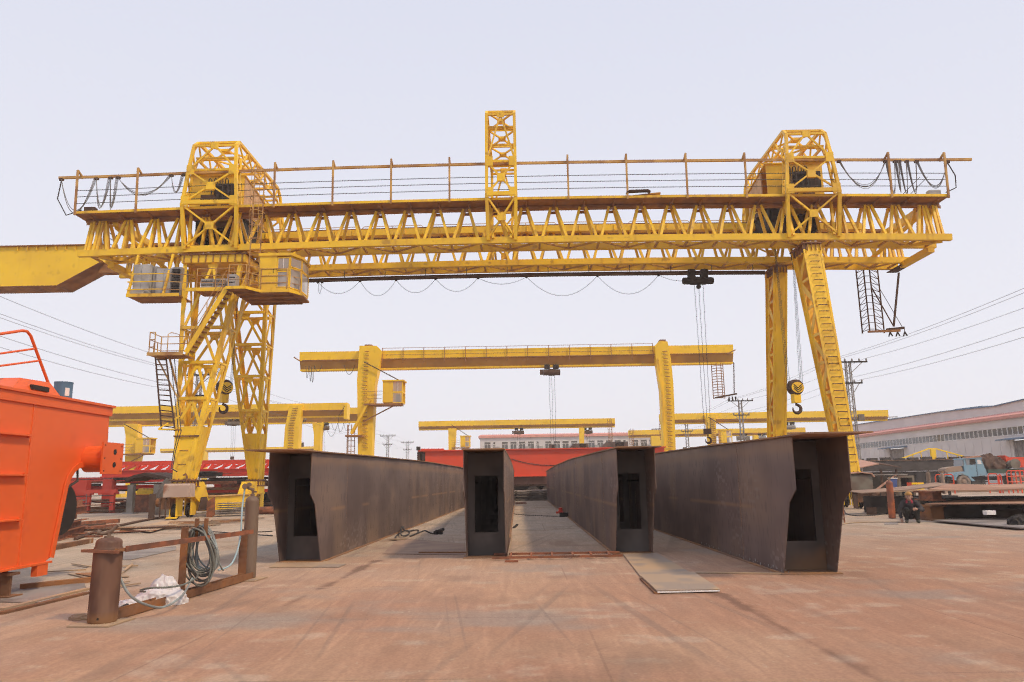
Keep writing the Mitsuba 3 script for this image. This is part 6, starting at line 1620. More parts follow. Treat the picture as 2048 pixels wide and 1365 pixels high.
for a, b, h, l in ((1098, 1111, 8, 'small dark steel box on the red girder, leftmost of three'), (1139, 1178, 9, 'dark open steel box on the red girder, middle one of three'), (1200, 1256, 11, 'largest dark open steel box on the red girder, rightmost of three')):
    x0, x1 = (a - 1044) * 61.8 / 1500 - 0.06, (b - 1044) * 61.8 / 1500 - 0.06
    hh = h / 24.3
    t = thing('steel_box', l, 'steel box')
    m = x0 + 0.55 * (x1 - x0)
    put('shell', MB().prism([(x0, rz1 + 0.052), (x1, rz1 + 0.052), (x1, rz1 + 0.052 + hh), (x0 + 0.25 * (x1 - x0), rz1 + 0.052 + hh)], XZ(61.9), 1.2), 'mat_mill_in', t)
    put('opening', MB().box(m, m + 0.3 * (x1 - x0), 61.87, 61.898, rz1 + 0.1, rz1 + hh), 'mat_dark', t)
for k in range(6):
    g = put('steel_plate', MB().box(-2.22, 1.98 + 0.3 * (k % 2), 56.0 + 0.1 * (k % 2), 59.0, 0.128 * k + 0.03, 0.128 * k + 0.10), 'mat_greyplate', label='grey plate in the stack before the lorry, %s from the bottom' % ('first', 'second', 'third', 'fourth', 'fifth', 'top one, sixth')[k], category='steel plate', group='grey plates stacked before the lorry')
    put('packing', MB().box(-0.57, -0.43, 56.3, 59.0, 0.128 * k, 0.128 * k + 0.03).box(1.54, 1.69, 56.3, 59.0, 0.128 * k, 0.128 * k + 0.03), 'mat_dark', g)

# ------------------------------------------------------------------ warehouse along the right side
WH2 = thing('warehouse', 'long grey warehouse with pink eave, window band and blue roof vents', 'building')
XW = 60.0
ze = 8.0


def wall_run(y0, y1, z0, z1):
    put('wall', MB().box(XW, XW + 0.25, y0, y1, z0, z1), 'mat_cladding', WH2)


doors = [(119.9, 124.6, 5.5), (88.5, 93.2, 5.3)]
for z0, z1 in ((6.95, ze),):
    wall_run(70.0, 150.0, z0, z1)
wall_run(70.0, 150.0, 5.6, 6.02)
edges = [70.0, 88.5, 93.2, 119.9, 124.6, 150.0]
for a, b in ((70.0, 88.5), (93.2, 119.9), (124.6, 150.0)):
    wall_run(a, b, 0.0, 5.598)
for y in np.arange(71, 150, 1.9):
    if not any(a - 0.1 < y < b + 0.1 for a, b, _ in doors):
        put('cladding_rib', MB().box(XW - 0.05, XW - 0.001, y, y + 0.12, 0.3, 5.55), 'mat_cladding', WH2)
for y in np.arange(70.0, 149.5, 1.0):
    w = key('window', WH2)
    put('pane', MB().box(XW + 0.03, XW + 0.05, y + 0.05, y + 0.94, 6.04, 6.93), 'mat_pane', w)
    put('mullion', MB().box(XW - 0.03, XW + 0.028, y + 0.94, y + 1.04, 6.032, 6.949), 'mat_white', w)
put('sill', MB().box(XW - 0.06, XW - 0.002, 70, 150, 5.96, 6.03), 'mat_white', WH2)
put('eave', MB().prism([(XW - 0.35, ze), (XW + 0.9, ze), (XW + 3.0, ze + 1.1), (XW - 0.35, ze + 0.38)], ((0, 69.5, 0), (1, 0, 0), (0, 0, 1), (0, 1, 0)), 81.0), 'mat_pinkroof', WH2)
up = [(69.0, 8.4), (150.5, 8.4), (150.5, 10.8), (137.6, 10.75), (113.1, 10.6), (100.8, 10.2), (90.1, 10.65), (69.0, 11.2)]
put('upper_wall', MB().prism(up, YZ(63.0), 0.3), 'mat_cladding', WH2)
put('roof_trim', MB().polybar([(62.9, y, z) for y, z in up[2:]], 0.4, 0.10), 'mat_bluetrim', WH2)
put('roof', MB().prism(up, YZ(63.4), 30.0), 'mat_cladding', WH2)
put('roof_vent', MB().prism([(107.8, 10.1), (116.8, 10.4), (116.8, 10.9), (115.0, 11.1), (108.4, 10.95)], YZ(66.0), 3.0), 'mat_bluetrim', WH2)
put('roof_vent', MB().prism([(131.8, 10.6), (140.6, 10.7), (140.6, 11.1), (139.0, 11.35), (132.4, 11.25)], YZ(66.0), 3.0), 'mat_bluetrim', WH2)
for a, b, h in doors:
    d = put('door', MB().box(XW + 0.12, XW + 0.2, a + 0.02, b - 0.02, 0.0, h), 'mat_doorgrey', WH2)
    for k in range(5):
        y = a + (b - a) * (k + 0.5) / 5
        put('door_rib', MB().box(XW + 0.07, XW + 0.118, y - 0.05, y + 0.05, 0.1, h - 0.1), 'mat_doorgrey', d)
    put('canopy', MB().prism([(XW - 1.4, h + 0.05), (XW, h + 0.1), (XW, h + 0.35), (XW - 1.4, h + 0.18)], ((0, a - 1.2, 0), (1, 0, 0), (0, 0, 1), (0, 1, 0)), b - a + 2.4), 'mat_bluetrim', WH2)

# ------------------------------------------------------------------ dark girder stack, awning, yellow frame
yd = 76.0
x0, x1 = 32.87, 46.65
zt, zm, zb = 2.86, 1.79, 0.0
for k, (a, b, l) in enumerate(((zm, zt, 'upper dark girder of the long stack in front of the warehouse'), (0.25, zm - 0.06, 'lower dark girder of the long stack in front of the warehouse'))):
    g = thing('dark_girder', l, 'steel girder')
    put('web', MB().box(x0 + 0.3 * k, x1 - 0.8 * k, yd + 0.2 * k, yd + 0.25 + 0.2 * k, a + 0.03, b - 0.04), 'mat_darkgirder', g)
    put('back_web', MB().box(x0 + 0.3 * k, x1 - 0.8 * k, yd + 1.2, yd + 1.25, a + 0.03, b - 0.04), 'mat_darkgirder', g)
    put('top_flange', MB().box(x0 + 0.3 * k, x1 - 0.8 * k, yd - 0.12, yd + 1.5, b - 0.038, b), 'mat_flange' if k == 0 else 'mat_darkgirder', g)
    put('bottom_flange', MB().box(x0 + 0.3 * k, x1 - 0.8 * k, yd - 0.12, yd + 1.5, a, a + 0.03), 'mat_darkgirder', g)
    for j in range(12):
        x = x0 + 0.8 + (x1 - x0 - 2) * j / 11
        put('stiffener', MB().box(x, x + 0.04, yd + 0.02, yd + 0.198, a + 0.031, b - 0.039), 'mat_darkgirder', g)
    if k == 0:
        for j in range(11):
            x = x0 + 0.4 + 1.35 * j
            put('deck_block', MB().box(x, x + 0.8, yd + 0.1, yd + 0.9, b + 0.002, b + 0.2 + 0.05 * (j % 3)), 'mat_darkgirder', g)
bars([((x0, yd - 1.5), (x1, yd - 1.5))], 0.0, 0.8, 0.2, ['mat_dark'], 'dark beam along the foot of the girder stack', 'beam at the girder stack foot', 'steel beam', 'support_beam')
YFm = thing('triangle_truss', 'flat yellow triangular frame standing on the dark girder stack', 'steel frame')
pk = [(37.45, 76.6, 2.82), (40.82, 76.6, 3.96), (41.57, 76.6, 3.94), (45.55, 76.6, 2.74)]
for a, b in zip(pk, pk[1:]):
    put('chord', MB().bar(a, b, 0.12, 0.12), 'mat_yellow_far', YFm)
for t in (0.25, 0.5, 0.75):
    for a, b in ((pk[0], pk[1]), (pk[3], pk[2])):
        p = np.array(a) + (np.array(b) - np.array(a)) * t
        put('strut', MB().bar(p, (p[0] + 0.1, p[1], zt), 0.07, 0.07, (0, 1, 0)), 'mat_yellow_far', YFm)
put('king_post', MB().box(pk[1][0] + 0.2, pk[1][0] + 0.65, 76.5, 76.8, zt, pk[1][2] - 0.02), 'mat_yellow_far', YFm)
put('base_plate', MB().box(pk[0][0], pk[3][0], 76.5, 76.7, zt, zt + 0.06), 'mat_rust', YFm)
SH = thing('lean_to', 'low shelter with a faded pink sheet roof beside the right crane foot', 'shelter')
h0, h1, hz0, hz1 = 20.71, 23.05, 1.87, 2.16
put('roof', MB().rings([[(x, 47.0 + dy, z + dz) for dy, dz in ((0, -0.05), (3.0, 0.3), (3.0, 0.36), (0, 0.0))] for x, z in ((h0 - 0.4, hz0), (h0 + 1.2, hz1))]), 'mat_rust_pink', SH)
put('roof', MB().rings([[(x, 47.0 + dy, z + dz) for dy, dz in ((0, -0.05), (3.0, 0.3), (3.0, 0.36), (0, 0.0))] for x, z in ((h0 + 1.21, hz1), (h1 + 0.2, hz0 + 0.05))]), 'mat_brown', SH)
for x in (h0 + 0.1, h0 + 1.4, h1):
    put('post', MB().box(x - 0.05, x + 0.05, 47.2, 47.3, 0.0, hz0 - 0.06), 'mat_brown', SH)
put('rail', MB().box(h0, h1 + 0.6, 47.1, 47.18, 1.45, 1.51), 'mat_steel', SH)
put('brace', MB().bar((h0 + 0.9, 47.15, 0.55), (h1 - 0.1, 47.15, 1.45), 0.08, 0.1), 'mat_rust_pink', SH)
put('back_sheet', MB().box(h0 - 0.2, h1 + 1.6, 49.6, 49.65, 0.0, hz0 - 0.25), 'mat_dark', SH)

# ------------------------------------------------------------------ old blue lorry, heap, orange machine, barriers, bin, crates
BT = thing('blue_lorry', 'old faded blue bonneted lorry with a rusty bonnet and a dusty front wheel', 'lorry')
yt = 62.0
S = 1500 / yt
ox, oz = 35.61, 0.81
L = lambda a, b: (ox + (a - 1929) / S, oz + (964 - b) / S)
put('bonnet', MB().prism([L(1897, 942), L(1899, 938), L(1908, 935.5), L(1930, 933.5), L(1934, 946), L(1899, 946)], XZ(yt + 0.2), 1.15), 'mat_dustytan', BT)
put('bonnet_side', MB().prism([L(1901, 953), L(1902, 946), L(1934, 944), L(1939, 955), L(1928, 949), L(1915, 949), L(1908, 955)], XZ(yt + 0.16), 1.2), 'mat_truckblue', BT)
put('mudguard', MB().prism([L(1909, 960), L(1911, 951), L(1918, 946.5), L(1934, 946), L(1943, 956), L(1950, 963), L(1943, 963), L(1936, 953), L(1928, 950), L(1919, 951), L(1914, 956), L(1913, 961)], XZ(yt - 0.05), 0.5), 'mat_truckblue', BT)
put('cab', MB().prism([L(1934, 955), L(1933, 932), L(1956, 931), L(1956, 919.5), L(1968, 919.5), L(1977, 950), L(1976, 952), L(1955, 954)], XZ(yt + 0.1), 1.3), 'mat_truckblue', BT)
put('cab_roof', MB().prism([L(1931, 921), L(1932, 919), L(1968, 917), L(1970, 919.3), L(1968, 920)], XZ(yt + 0.05), 1.4), 'mat_truckblue', BT)
put('red_roof_edge', MB().prism([L(1938, 919), L(1938, 916), L(1967, 914), L(1968, 917)], XZ(yt + 0.0), 0.5), 'mat_rust_pink', BT)
put('windscreen', MB().prism([L(1930, 934), L(1932, 921), L(1935, 920.5), L(1935, 933)], XZ(yt + 0.14), 1.22), 'mat_screen', BT)
put('screen_pillar', MB().prism([L(1934.2, 933), L(1934.2, 919.8), L(1937, 919.8), L(1938, 932.5)], XZ(yt + 0.1), 0.1), 'mat_truckblue', BT)
put('door_opening', MB().prism([L(1945, 931), L(1946, 921), L(1955.8, 920), L(1955.8, 931)], XZ(yt + 0.08), 0.019), 'mat_dark', BT)
put('quarter_window', MB().prism([L(1938.5, 932), L(1937.5, 921), L(1944.8, 920.5), L(1944.5, 931.5)], XZ(yt + 0.08), 0.019), 'mat_screen', BT)
put('rear_window', MB().prism([L(1960, 930), L(1960, 922), L(1966, 922), L(1968, 930)], XZ(yt + 0.08), 0.018), 'mat_white', BT)
put('door_seam', MB().prism([L(1957, 953), L(1956.6, 920), L(1957.2, 920), L(1958, 953)], XZ(yt + 0.085), 0.013), 'mat_dark', BT)
for yy in (yt + 0.1, yt + 1.2):
    w = put('wheel', MB().lathe([(0.0, -0.04), (0.3, -0.04), (0.33, -0.13), (0.46, -0.13), (0.54, -0.07), (0.54, 0.08), (0.46, 0.13), (0.0, 0.13)], (ox, yy, oz), (0, 1, 0), 24), 'mat_dustytyre', BT, smooth=40)
    put('hub', MB().lathe([(0.0, -0.12), (0.1, -0.12), (0.22, -0.05), (0.0, -0.05)], (ox, yy, oz), (0, 1, 0), 12), 'mat_dustytan', w)
    put('rear_wheel', MB().lathe([(0.0, -0.04), (0.3, -0.04), (0.33, -0.13), (0.46, -0.13), (0.54, -0.07), (0.54, 0.08), (0.46, 0.13), (0.0, 0.13)], (ox + 4.4, yy, oz), (0, 1, 0), 20), 'mat_dustytyre', BT, smooth=40)
put('chassis', MB().box(ox - 1.0, ox + 7.2, yt + 0.35, yt + 1.0, oz + 0.1, oz + 0.4), 'mat_dark', BT)
put('step', MB().box(ox + 0.7, ox + 1.9, yt + 0.0, yt + 0.4, oz - 0.05, oz + 0.02), 'mat_dark', BT)
put('flatbed', MB().box(ox + 2.0, ox + 7.2, yt, yt + 2.1, oz + 0.62, oz + 0.95), 'mat_green', BT)
put('bumper', MB().box(ox - 1.25, ox - 1.12, yt + 0.1, yt + 1.35, oz - 0.1, oz + 0.15), 'mat_dark', BT)
for k in (0.4, 1.1):
    put('headlight', MB().lathe([(0.0, 0.0), (0.1, 0.0), (0.1, 0.06), (0.0, 0.08)], (ox - 1.27, yt + k, oz + 0.5), (-1, 0, 0), 12), 'mat_steel', BT)
put('road_hump', MB().prism([(ox - 9, 0.0), (ox + 16, 0.0), (ox + 15, oz - 0.54), (ox - 4, oz - 0.54)], XZ(yt - 0.9), 6.0), 'mat_floorplate', label='low earth bank that carries the blue lorry', kind='structure')
put('cargo_heap', MB().add(*heap(ox + 2.9, yt + 1.0, 1.35, 0.9, 1.3, 31)).move(0, 0, oz + 0.93), 'mat_brown', smooth=60, label='dark brown heap of scrap on the bed of the blue lorry', category='scrap heap')
OM = thing('orange_winch', 'orange winch frame with a dark drum on the lorry bed at the right edge', 'winch')
put('frame', MB().prism([L(2023, 938), L(2020, 914), L(2028, 918), L(2060, 918), L(2060, 938)], XZ(yt + 0.4), 1.0), 'mat_red2', OM)
put('drum', MB().lathe([(0.0, -0.5), (0.4, -0.5), (0.4, -0.42), (0.3, -0.4), (0.3, 0.4), (0.4, 0.42), (0.4, 0.5), (0.0, 0.5)], (L(2028, 931)[0], yt + 0.2, L(2028, 931)[1]), (0, 1, 0), 18), 'mat_cover', OM)


def barrier(x, y, w, h, label, loops=2):
    t = thing('red_barrier', label, 'barrier', 'red tube barriers by the lorry')
    put('hoop', MB().tube([(x, y, 0.0), (x, y, h - 0.15), (x + 0.1, y, h), (x + w - 0.1, y, h), (x + w, y, h - 0.15), (x + w, y, 0.0)], 0.045, 6), 'mat_red2', t)
    for k in range(1, loops + 1):
        z = h * k / (loops + 1)
        put('rail', MB().tube([(x, y, z), (x + w, y, z)], 0.03, 5), 'mat_red2', t)
    return t


gz = 57.0
for a, b, h, l, n in ((30.63, 31.18, 1.42, 'leftmost red tube barrier, before the lorry bonnet', 1), (31.25, 31.95, 1.42, 'second red tube barrier, left of the lorry wheel', 1), (34.52, 35.22, 1.42, 'red tube barrier behind the blue cab, the left one of a pair', 1), (35.3, 35.48, 1.38, 'narrow red tube barrier behind the blue cab', 1)):
    barrier(a, gz, b - a, h, l, n)
for k, a in enumerate((35.28, 35.92, 36.57, 37.22)):
    barrier(a, 56.0 + 0.5 * k, 0.95, 1.62, 'red barrier in the nested row at the right edge, %s' % ('first', 'second', 'third', 'fourth')[k], 3)
cylinder((28.53, 54.0), 0.14, 1.6, 'mat_cylinder_grey', 'slim grey gas cylinder standing left of the red barriers')
cylinder((30.94, 56.6), 0.13, 1.5, 'mat_dustytan', 'tan gas cylinder standing between the red barriers')
BN = thing('blue_bin', 'blue plastic bin with a pale lid behind the orange gas cylinder', 'bin')
bx = 19.33
bzz = 0.70
put('body', MB().hexa([(bx - 0.12, 40.0, bzz - 0.02), (bx + 0.12, 40.0, bzz - 0.02), (bx + 0.12, 40.2, bzz - 0.02), (bx - 0.12, 40.2, bzz - 0.02), (bx - 0.16, 39.95, bzz + 0.56), (bx + 0.16, 39.95, bzz + 0.56), (bx + 0.16, 40.25, bzz + 0.56), (bx - 0.16, 40.25, bzz + 0.56)]), 'mat_binblue', BN)
put('lid', MB().box(bx - 0.18, bx + 0.18, 39.92, 40.27, bzz + 0.562, bzz + 0.61), 'mat_white', BN)
PLT = thing('work_table', 'low pale work table behind the dark plate stack', 'table')
put('top', MB().box(17.94, 21.37, 39.5, 42.0, bzz - 0.1, bzz - 0.025), 'mat_plate', PLT)
for x in (18.6, 21.9):
    for y in (39.6, 41.8):
        put('leg', MB().box(x, x + 0.1, y, y + 0.1, 0, bzz - 0.102), 'mat_dark', PLT)
WF = thing('grey_frame', 'grey open cabinet frame right of the blue bin', 'frame')
fx0, fx1 = 20.8, 21.68
put('frame', MB().box(fx0, fx0 + 0.12, 42.5, 43.0, 0, 1.42).box(fx1 - 0.12, fx1, 42.5, 43.0, 0, 1.42).box(fx0 + 0.12, fx1 - 0.12, 42.5, 43.0, 1.3, 1.42), 'mat_cover', WF)
put('back', MB().box(fx0 + 0.12, fx1 - 0.12, 42.95, 42.99, 0, 1.3), 'mat_dark', WF)
CR = thing('yellow_crate', 'yellow and red slatted crate on the pale work table', 'crate')
kx = 20.2
for k in range(3):
    put('slat', MB().box(kx, kx + 0.62, 39.9, 39.94, bzz + 0.13 * k, bzz + 0.13 * k + 0.09), 'mat_yellow_far', CR)
    put('slat', MB().box(kx, kx + 0.62, 40.4, 40.44, bzz + 0.13 * k, bzz + 0.13 * k + 0.09), 'mat_red2', CR)
for x in (kx, kx + 0.56):
    put('end', MB().box(x, x + 0.06, 39.94, 40.4, bzz, bzz + 0.36), 'mat_red2', CR)

# ------------------------------------------------------------------ curved plates on trestles at the right
def wavy_plate(x0, x1, y0, y1, z, bend, t, mat, label, n=14, tilt=0.0, rise=0.12, skew=0.0, xs=0.0):
    k = key('curved_plate')
    rows = []
    for i in range(n + 1):
        s = i / n
        x = x0 + (x1 - x0) * s
        zz = z + bend * math.sin(math.pi * s) + tilt * s
        rows.append([(x, y0 + skew * s, zz - t), (x + xs, y1, zz - t + rise), (x + xs, y1, zz + rise), (x, y0 + skew * s, zz)])
    scene[k] = mikit.ply(MB().rings(rows).mesh(), mat)
    labels[k] = {'label': label, 'category': 'steel plate', 'group': 'curved plates at the right'}
    return k


wavy_plate(12.8, 17.8, 24.3, 28.2, 1.02, -0.09, 0.03, 'mat_rustplate', 'topmost curved tan plate on the trestles at the right edge', tilt=0.10, rise=0.10, xs=2.8)
wavy_plate(12.74, 16.2, 29.0, 30.2, 0.83, -0.04, 0.03, 'mat_floorplate', 'dark curved plate reaching left behind the squatting worker', tilt=0.27, rise=0.06)
wavy_plate(12.69, 17.5, 24.4, 26.6, 0.57, 0.02, 0.03, 'mat_rustplate', 'middle tan plate on the trestles at the right edge', tilt=-0.02, rise=0.04, skew=-2.2, xs=2.6)
flat_plate([(12.73, 24.07), (13.44, 24.73), (17.6, 25.2), (18.2, 22.2), (12.94, 20.29)], 0.05, 0.03, 'mat_greyplate', 'blue grey plate on the floor in front of the trestles')
for k, (a, b, y, z0, z1, m, l) in enumerate(((13.16, 13.69, 25.0, 0.0, 0.48, 'mat_rust', 'rusty block trestle under the left end of the curved plates'), (13.33, 13.74, 25.1, 0.62, 0.93, 'mat_redrust', 'small rust red block under the topmost curved plate'), (18.3, 18.9, 25.0, 0.0, 0.45, 'mat_rust', 'block trestle under the right end of the curved plates'))):
    g = thing('block_trestle', l, 'trestle')
    put('flange', MB().box(a, b, y, y + 1.2, z1 - 0.05, z1), m, g)
    put('web', MB().box(a + 0.06, b - 0.06, y + 0.1, y + 1.0, z0 + 0.05, z1 - 0.05), m, g)
    put('flange', MB().box(a, b, y, y + 1.2, z0, z0 + 0.05), m, g)
bars([((13.84, 27.21), (20.6, 24.4)), ((13.6, 26.4), (21.0, 26.4)), ((16.57, 35.87), (13.2, 29.3))], 0.0, 0.35, 0.28, ['mat_brown', 'mat_dark', 'mat_brown'], 'brown beam lying under the curved plates', 'beams under the curved plates', 'steel beam', 'support_beam')
bars([((13.9, 27.5), (17.8, 27.6)), ((14.2, 26.6), (17.8, 26.8)), ((13.3, 29.8), (16.5, 29.6))], 0.05, 0.8, 0.62, ['mat_dark'], 'dark filler bar added for the shade between the curved plates', 'dark fillers added between the curved plates', 'steel beam', 'support_beam')  # dark bars added to fill the gaps with painted shade
put('white_block', MB().box(*(lambda p: (p[0] - 0.16, p[0] + 0.16))((12.89, 22.6, 0.4)[:1]), 22.6, 22.8, 0.33, 0.45) if False else MB().box(12.9 + 0.5, 12.9 + 0.76, 22.4, 22.6, 0.30, 0.42), 'mat_white', label='small white block on the beam in front of the trestles', category='block')
cylinder(tuple(np.array((12.64, 26.54))), 0.112, 1.27, 'mat_cylinder_orange', 'orange red gas cylinder standing alone left of the squatting worker', lean=(0.02, 0.0))
GP = thing('green_stand', 'pale green plate on a red stand beside the end of the largest girder', 'stand')
gx, gy = (10.26, 24.73)
put('plate', MB().prism([(0, 0.55), (0.2, 0.40), (0.2, 1.05), (0.0, 0.82)], ((gx - 0.22, gy - 0.01, 0), (1, 0, 0), (0, 0, 1), (0, 1, 0)), 0.02), 'mat_palegreen', GP)
put('leg', MB().bar((gx - 0.01, gy, 0), (gx - 0.01, gy, 0.9), 0.035, 0.035), 'mat_redrust', GP)
put('bar', MB().bar((gx - 0.25, gy, 0.12), (gx, gy, 0.12), 0.03, 0.03), 'mat_redrust', GP)
hose('floor_hose', [(*(13.71, 32.93), 0.02), (*(12.92, 28.64), 0.02), (*(14.13, 29.89), 0.02), (*(15.76, 32.15), 0.02)], 0.018, 'mat_cable', 'dark hose on the floor from the girder end to the orange cylinder', 'hose')
hose('floor_hose', [(*(9.52, 23.32), 0.02), (*(10.97, 24.54), 0.02), (*(11.81, 24.32), 0.02)], 0.015, 'mat_plate', 'tan hose on the floor leading to the worker', 'hose')
hose('floor_hose', [(*(14.31, 31.68), 0.02), (*(15.71, 33.8), 0.02), (*(15.58, 32.74), 0.03), (*(14.39, 30.7), 0.03), (*(14.34, 31.19), 0.03), (*(15.47, 33.33), 0.04), (*(16.4, 34.1), 0.02)], 0.018, 'mat_cable', 'tangle of dark hose behind the orange gas cylinder', 'hose')
flat_plate([(11.39, 24.43), (11.75, 24.33), (11.3, 23.38), (10.91, 23.48)], 0.002, 0.01, 'mat_greyplate', 'small grey grating plate on the floor left of the worker')
put('dark_bundle', MB().add(*heap(13.73, 21.5, 0.35, 0.25, 0.34, 41)), 'mat_dark', smooth=50, label='dark bundle of cable at the right edge of the floor', category='bundle')

# ------------------------------------------------------------------ the squatting worker
import manifold3d as m3


def limb(chains, length=0.03, smooth=6):
    """One continuous body from chains of (point, radius): hulls of neighbouring spheres, joined, refined and smoothed."""
    total = m3.Manifold()
    for ch in chains:
        balls = [m3.Manifold.sphere(r, 14).translate(tuple(float(c) for c in p)) for p, r in ch]
        for a, b in zip(balls, balls[1:]):
            total = total + m3.Manifold.batch_hull([a, b])
    total = total.refine_to_length(length)
    m = total.to_mesh()
    tm = trimesh.Trimesh(np.asarray(m.vert_properties)[:, :3], np.asarray(m.tri_verts))
    trimesh.smoothing.filter_taubin(tm, iterations=smooth)
    return np.asarray(tm.vertices), np.asarray(tm.faces)


WK = thing('person', 'person in a dark work jacket and ochre hard hat squatting on the floor at the right, one hand hanging down', 'person')
labels[WK]['label'] = 'person in dark work clothes and ochre hard hat squatting by the curved plates'
wp = np.array((12.12, 24.23))
rot = -math.atan2(wp[0], wp[1])


def wput(name, vf, mat, smooth=True, parent=None, label=None):
    return put(name, MB().add(*vf).move(wp[0], wp[1], 0, rot), mat, parent or WK, smooth=smooth, label=label)


sh_r, sh_l = (-0.17, 0.04, 0.62), (0.18, 0.04, 0.62)
el_r, wr_r = (-0.295, -0.01, 0.36), (-0.27, -0.12, 0.13)
el_l, wr_l = (0.34, -0.06, 0.40), (0.20, -0.27, 0.42)
hip_r, kn_r, an_r, to_r = (-0.10, 0.14, 0.24), (-0.10, -0.22, 0.41), (-0.12, -0.04, 0.09), (-0.13, -0.20, 0.035)
hip_l, kn_l, an_l, to_l = (0.10, 0.14, 0.24), (0.19, -0.22, 0.40), (0.18, -0.04, 0.09), (0.21, -0.20, 0.035)
hand = lambda w, d, s: [[(w, 0.03), (tuple(np.array(w) + np.array(d) * 0.06), 0.035)]] + [[(tuple(np.array(w) + np.array(d) * 0.06 + np.array(s) * o), 0.014), (tuple(np.array(w) + np.array(d) * (0.10 + l) + np.array(s) * o * 1.2), 0.011), (tuple(np.array(w) + np.array(d) * (0.12 + l) + np.array(s) * o * 1.2 + np.array((0, -0.015, -0.01))), 0.009)] for o, l in ((-0.03, 0.01), (-0.01, 0.025), (0.01, 0.022), (0.03, 0.005))] + [[(w, 0.018), (tuple(np.array(w) + np.array(d) * 0.05 + np.array(s) * 0.055), 0.012)]]
body = [[((0, 0.14, 0.22), 0.10), ((0, 0.10, 0.38), 0.11), ((0, 0.05, 0.56), 0.12), ((0, 0.02, 0.66), 0.06), ((0, -0.02, 0.71), 0.05)],
        [((0, -0.02, 0.71), 0.05), ((0, -0.02, 0.82), 0.092)], [((0, -0.05, 0.72), 0.05), ((0, -0.055, 0.79), 0.07)],
        [((0, -0.105, 0.785), 0.016), ((0, -0.128, 0.755), 0.017)], [((-0.03, -0.105, 0.735), 0.012), ((0.03, -0.105, 0.735), 0.012)],
        [((-0.092, -0.01, 0.785), 0.02), ((-0.095, -0.005, 0.76), 0.015)], [((0.092, -0.01, 0.785), 0.02), ((0.095, -0.005, 0.76), 0.015)],
        [(sh_r, 0.05), (el_r, 0.042), (wr_r, 0.03)], [(sh_l, 0.05), (el_l, 0.042), (wr_l, 0.03)], [(sh_r, 0.05), (sh_l, 0.05)],
        [(hip_r, 0.09), (kn_r, 0.06), (an_r, 0.04), (to_r, 0.03)], [(hip_l, 0.09), (kn_l, 0.06), (an_l, 0.04), (to_l, 0.03)]]
body += hand(wr_r, (0.1, -0.25, -0.96), (0.9, 0.3, 0.0)) + hand(wr_l, (-0.85, -0.4, 0.1), (0.0, 0.3, 0.9))
wput('body', limb(body, 0.018, 4), 'mat_skin')
wput('jacket', limb([[((0, 0.15, 0.26), 0.15), ((0, 0.11, 0.42), 0.165), ((0, 0.06, 0.57), 0.155), ((0, 0.03, 0.65), 0.08)], [((-0.19, 0.05, 0.60), 0.075), ((0.20, 0.05, 0.60), 0.075)],
                     [(sh_r, 0.085), (el_r, 0.068), (tuple(np.array(wr_r) + (0, 0.01, 0.03)), 0.048)], [(sh_l, 0.085), (el_l, 0.07), (tuple(np.array(wr_l) + (0.04, 0.02, 0)), 0.05)]], 0.025, 5), 'mat_jacket')
wput('collar', limb([[((-0.07, -0.055, 0.615), 0.03), ((-0.06, 0.0, 0.69), 0.03), ((0.0, 0.06, 0.70), 0.03), ((0.06, 0.0, 0.69), 0.03), ((0.07, -0.06, 0.615), 0.032)]], 0.02, 3), 'mat_maroon', label='maroon collar')
wput('trousers', limb([[((0, 0.16, 0.22), 0.13), ((0, 0.14, 0.32), 0.13)], [(hip_r, 0.115), (kn_r, 0.082), (tuple(np.array(an_r) + (0, 0, 0.02)), 0.06)], [(hip_l, 0.115), (kn_l, 0.082), (tuple(np.array(an_l) + (0, 0, 0.02)), 0.06)]], 0.025, 5), 'mat_trousers')
for a, b in ((an_r, to_r), (an_l, to_l)):
    wput('shoe', limb([[((a[0], a[1] + 0.05, 0.045), 0.043), ((a[0], a[1], 0.07), 0.048), ((b[0], b[1], 0.045), 0.043)]], 0.02, 3), 'mat_shoe')
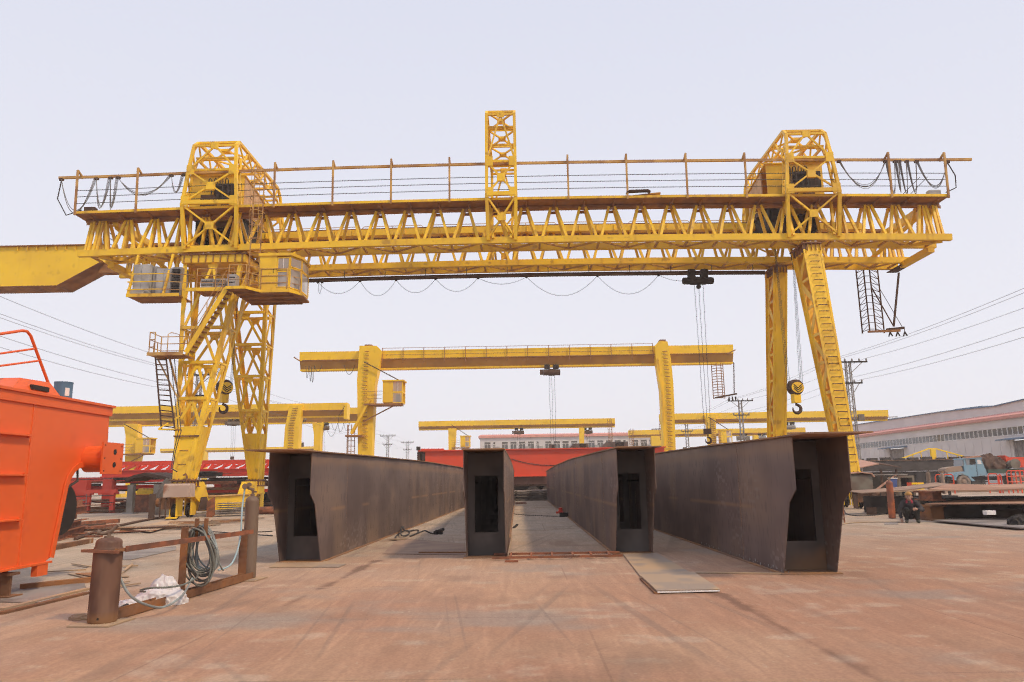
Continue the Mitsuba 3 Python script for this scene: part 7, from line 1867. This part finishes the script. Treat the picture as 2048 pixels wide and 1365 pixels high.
hb = MB().lathe([(0.0, -0.01), (0.108, -0.01), (0.111, 0.0), (0.106, 0.01), (0.102, 0.045), (0.086, 0.075), (0.055, 0.096), (0.02, 0.104), (0.0, 0.105)], (0, -0.015, 0.852), (0, 0.08, 1), 24)
hb.prism([(-0.085, -0.08), (-0.055, -0.165), (0.0, -0.18), (0.055, -0.165), (0.085, -0.08)], ((0, 0.01, 0.855), (1, 0, 0), (0, 1, -0.02), (0, 0.02, 1)), 0.012)
wput('hard_hat', hb.mesh(), 'mat_helmet', 40)
put('helmet_ridge', MB().polybar([(0, -0.085, 0.925), (0, -0.01, 0.958), (0, 0.06, 0.935)], 0.02, 0.015).move(wp[0], wp[1], 0, rot), 'mat_helmet', WK + '__hard_hat')
for s in (-1, 1):
    wput('eye', MB().lathe([(0.0, 0.0), (0.011, 0.0), (0.0, 0.004)], (s * 0.033, -0.117, 0.795), (0, -1, 0), 8).mesh(), 'mat_dark')

# ------------------------------------------------------------------ labels of look-alikes: counted from the left
NTH = ['first', 'second', 'third', 'fourth', 'fifth', 'sixth', 'seventh', 'eighth', 'ninth', 'tenth', 'eleventh', 'twelfth', 'thirteenth', 'fourteenth', 'fifteenth', 'sixteenth', 'seventeenth', 'eighteenth', 'nineteenth', 'twentieth']
for text, found in BARS.items():
    if len(found) > 1:
        for i, (k, _, _) in enumerate(sorted(found, key=lambda q: (q[1], q[2]))):
            n = NTH[i] if i < 20 else 'twenty %s' % NTH[i - 20] if i < 39 else 'last'
            labels[k]['label'] = '%s, %s from left' % (text, n)

# ------------------------------------------------------------------ the hazy air over the yard
scene['haze_air'] = {'type': 'homogeneous', 'albedo': {'type': 'rgb', 'value': (0.95, 0.95, 0.95)}, 'sigma_t': 0.0009}
scene['haze'] = {'type': 'cube', 'bsdf': {'type': 'null'}, 'interior': {'type': 'ref', 'id': 'haze_air'},
                 'to_world': T().translate([0, 1350, 14]).scale([2600, 1700, 15.5])}
labels['haze'] = {'label': 'thin pale haze in the air over the whole yard', 'category': 'haze', 'kind': 'stuff'}
scene['camera']['medium'] = {'type': 'ref', 'id': 'haze_air'}
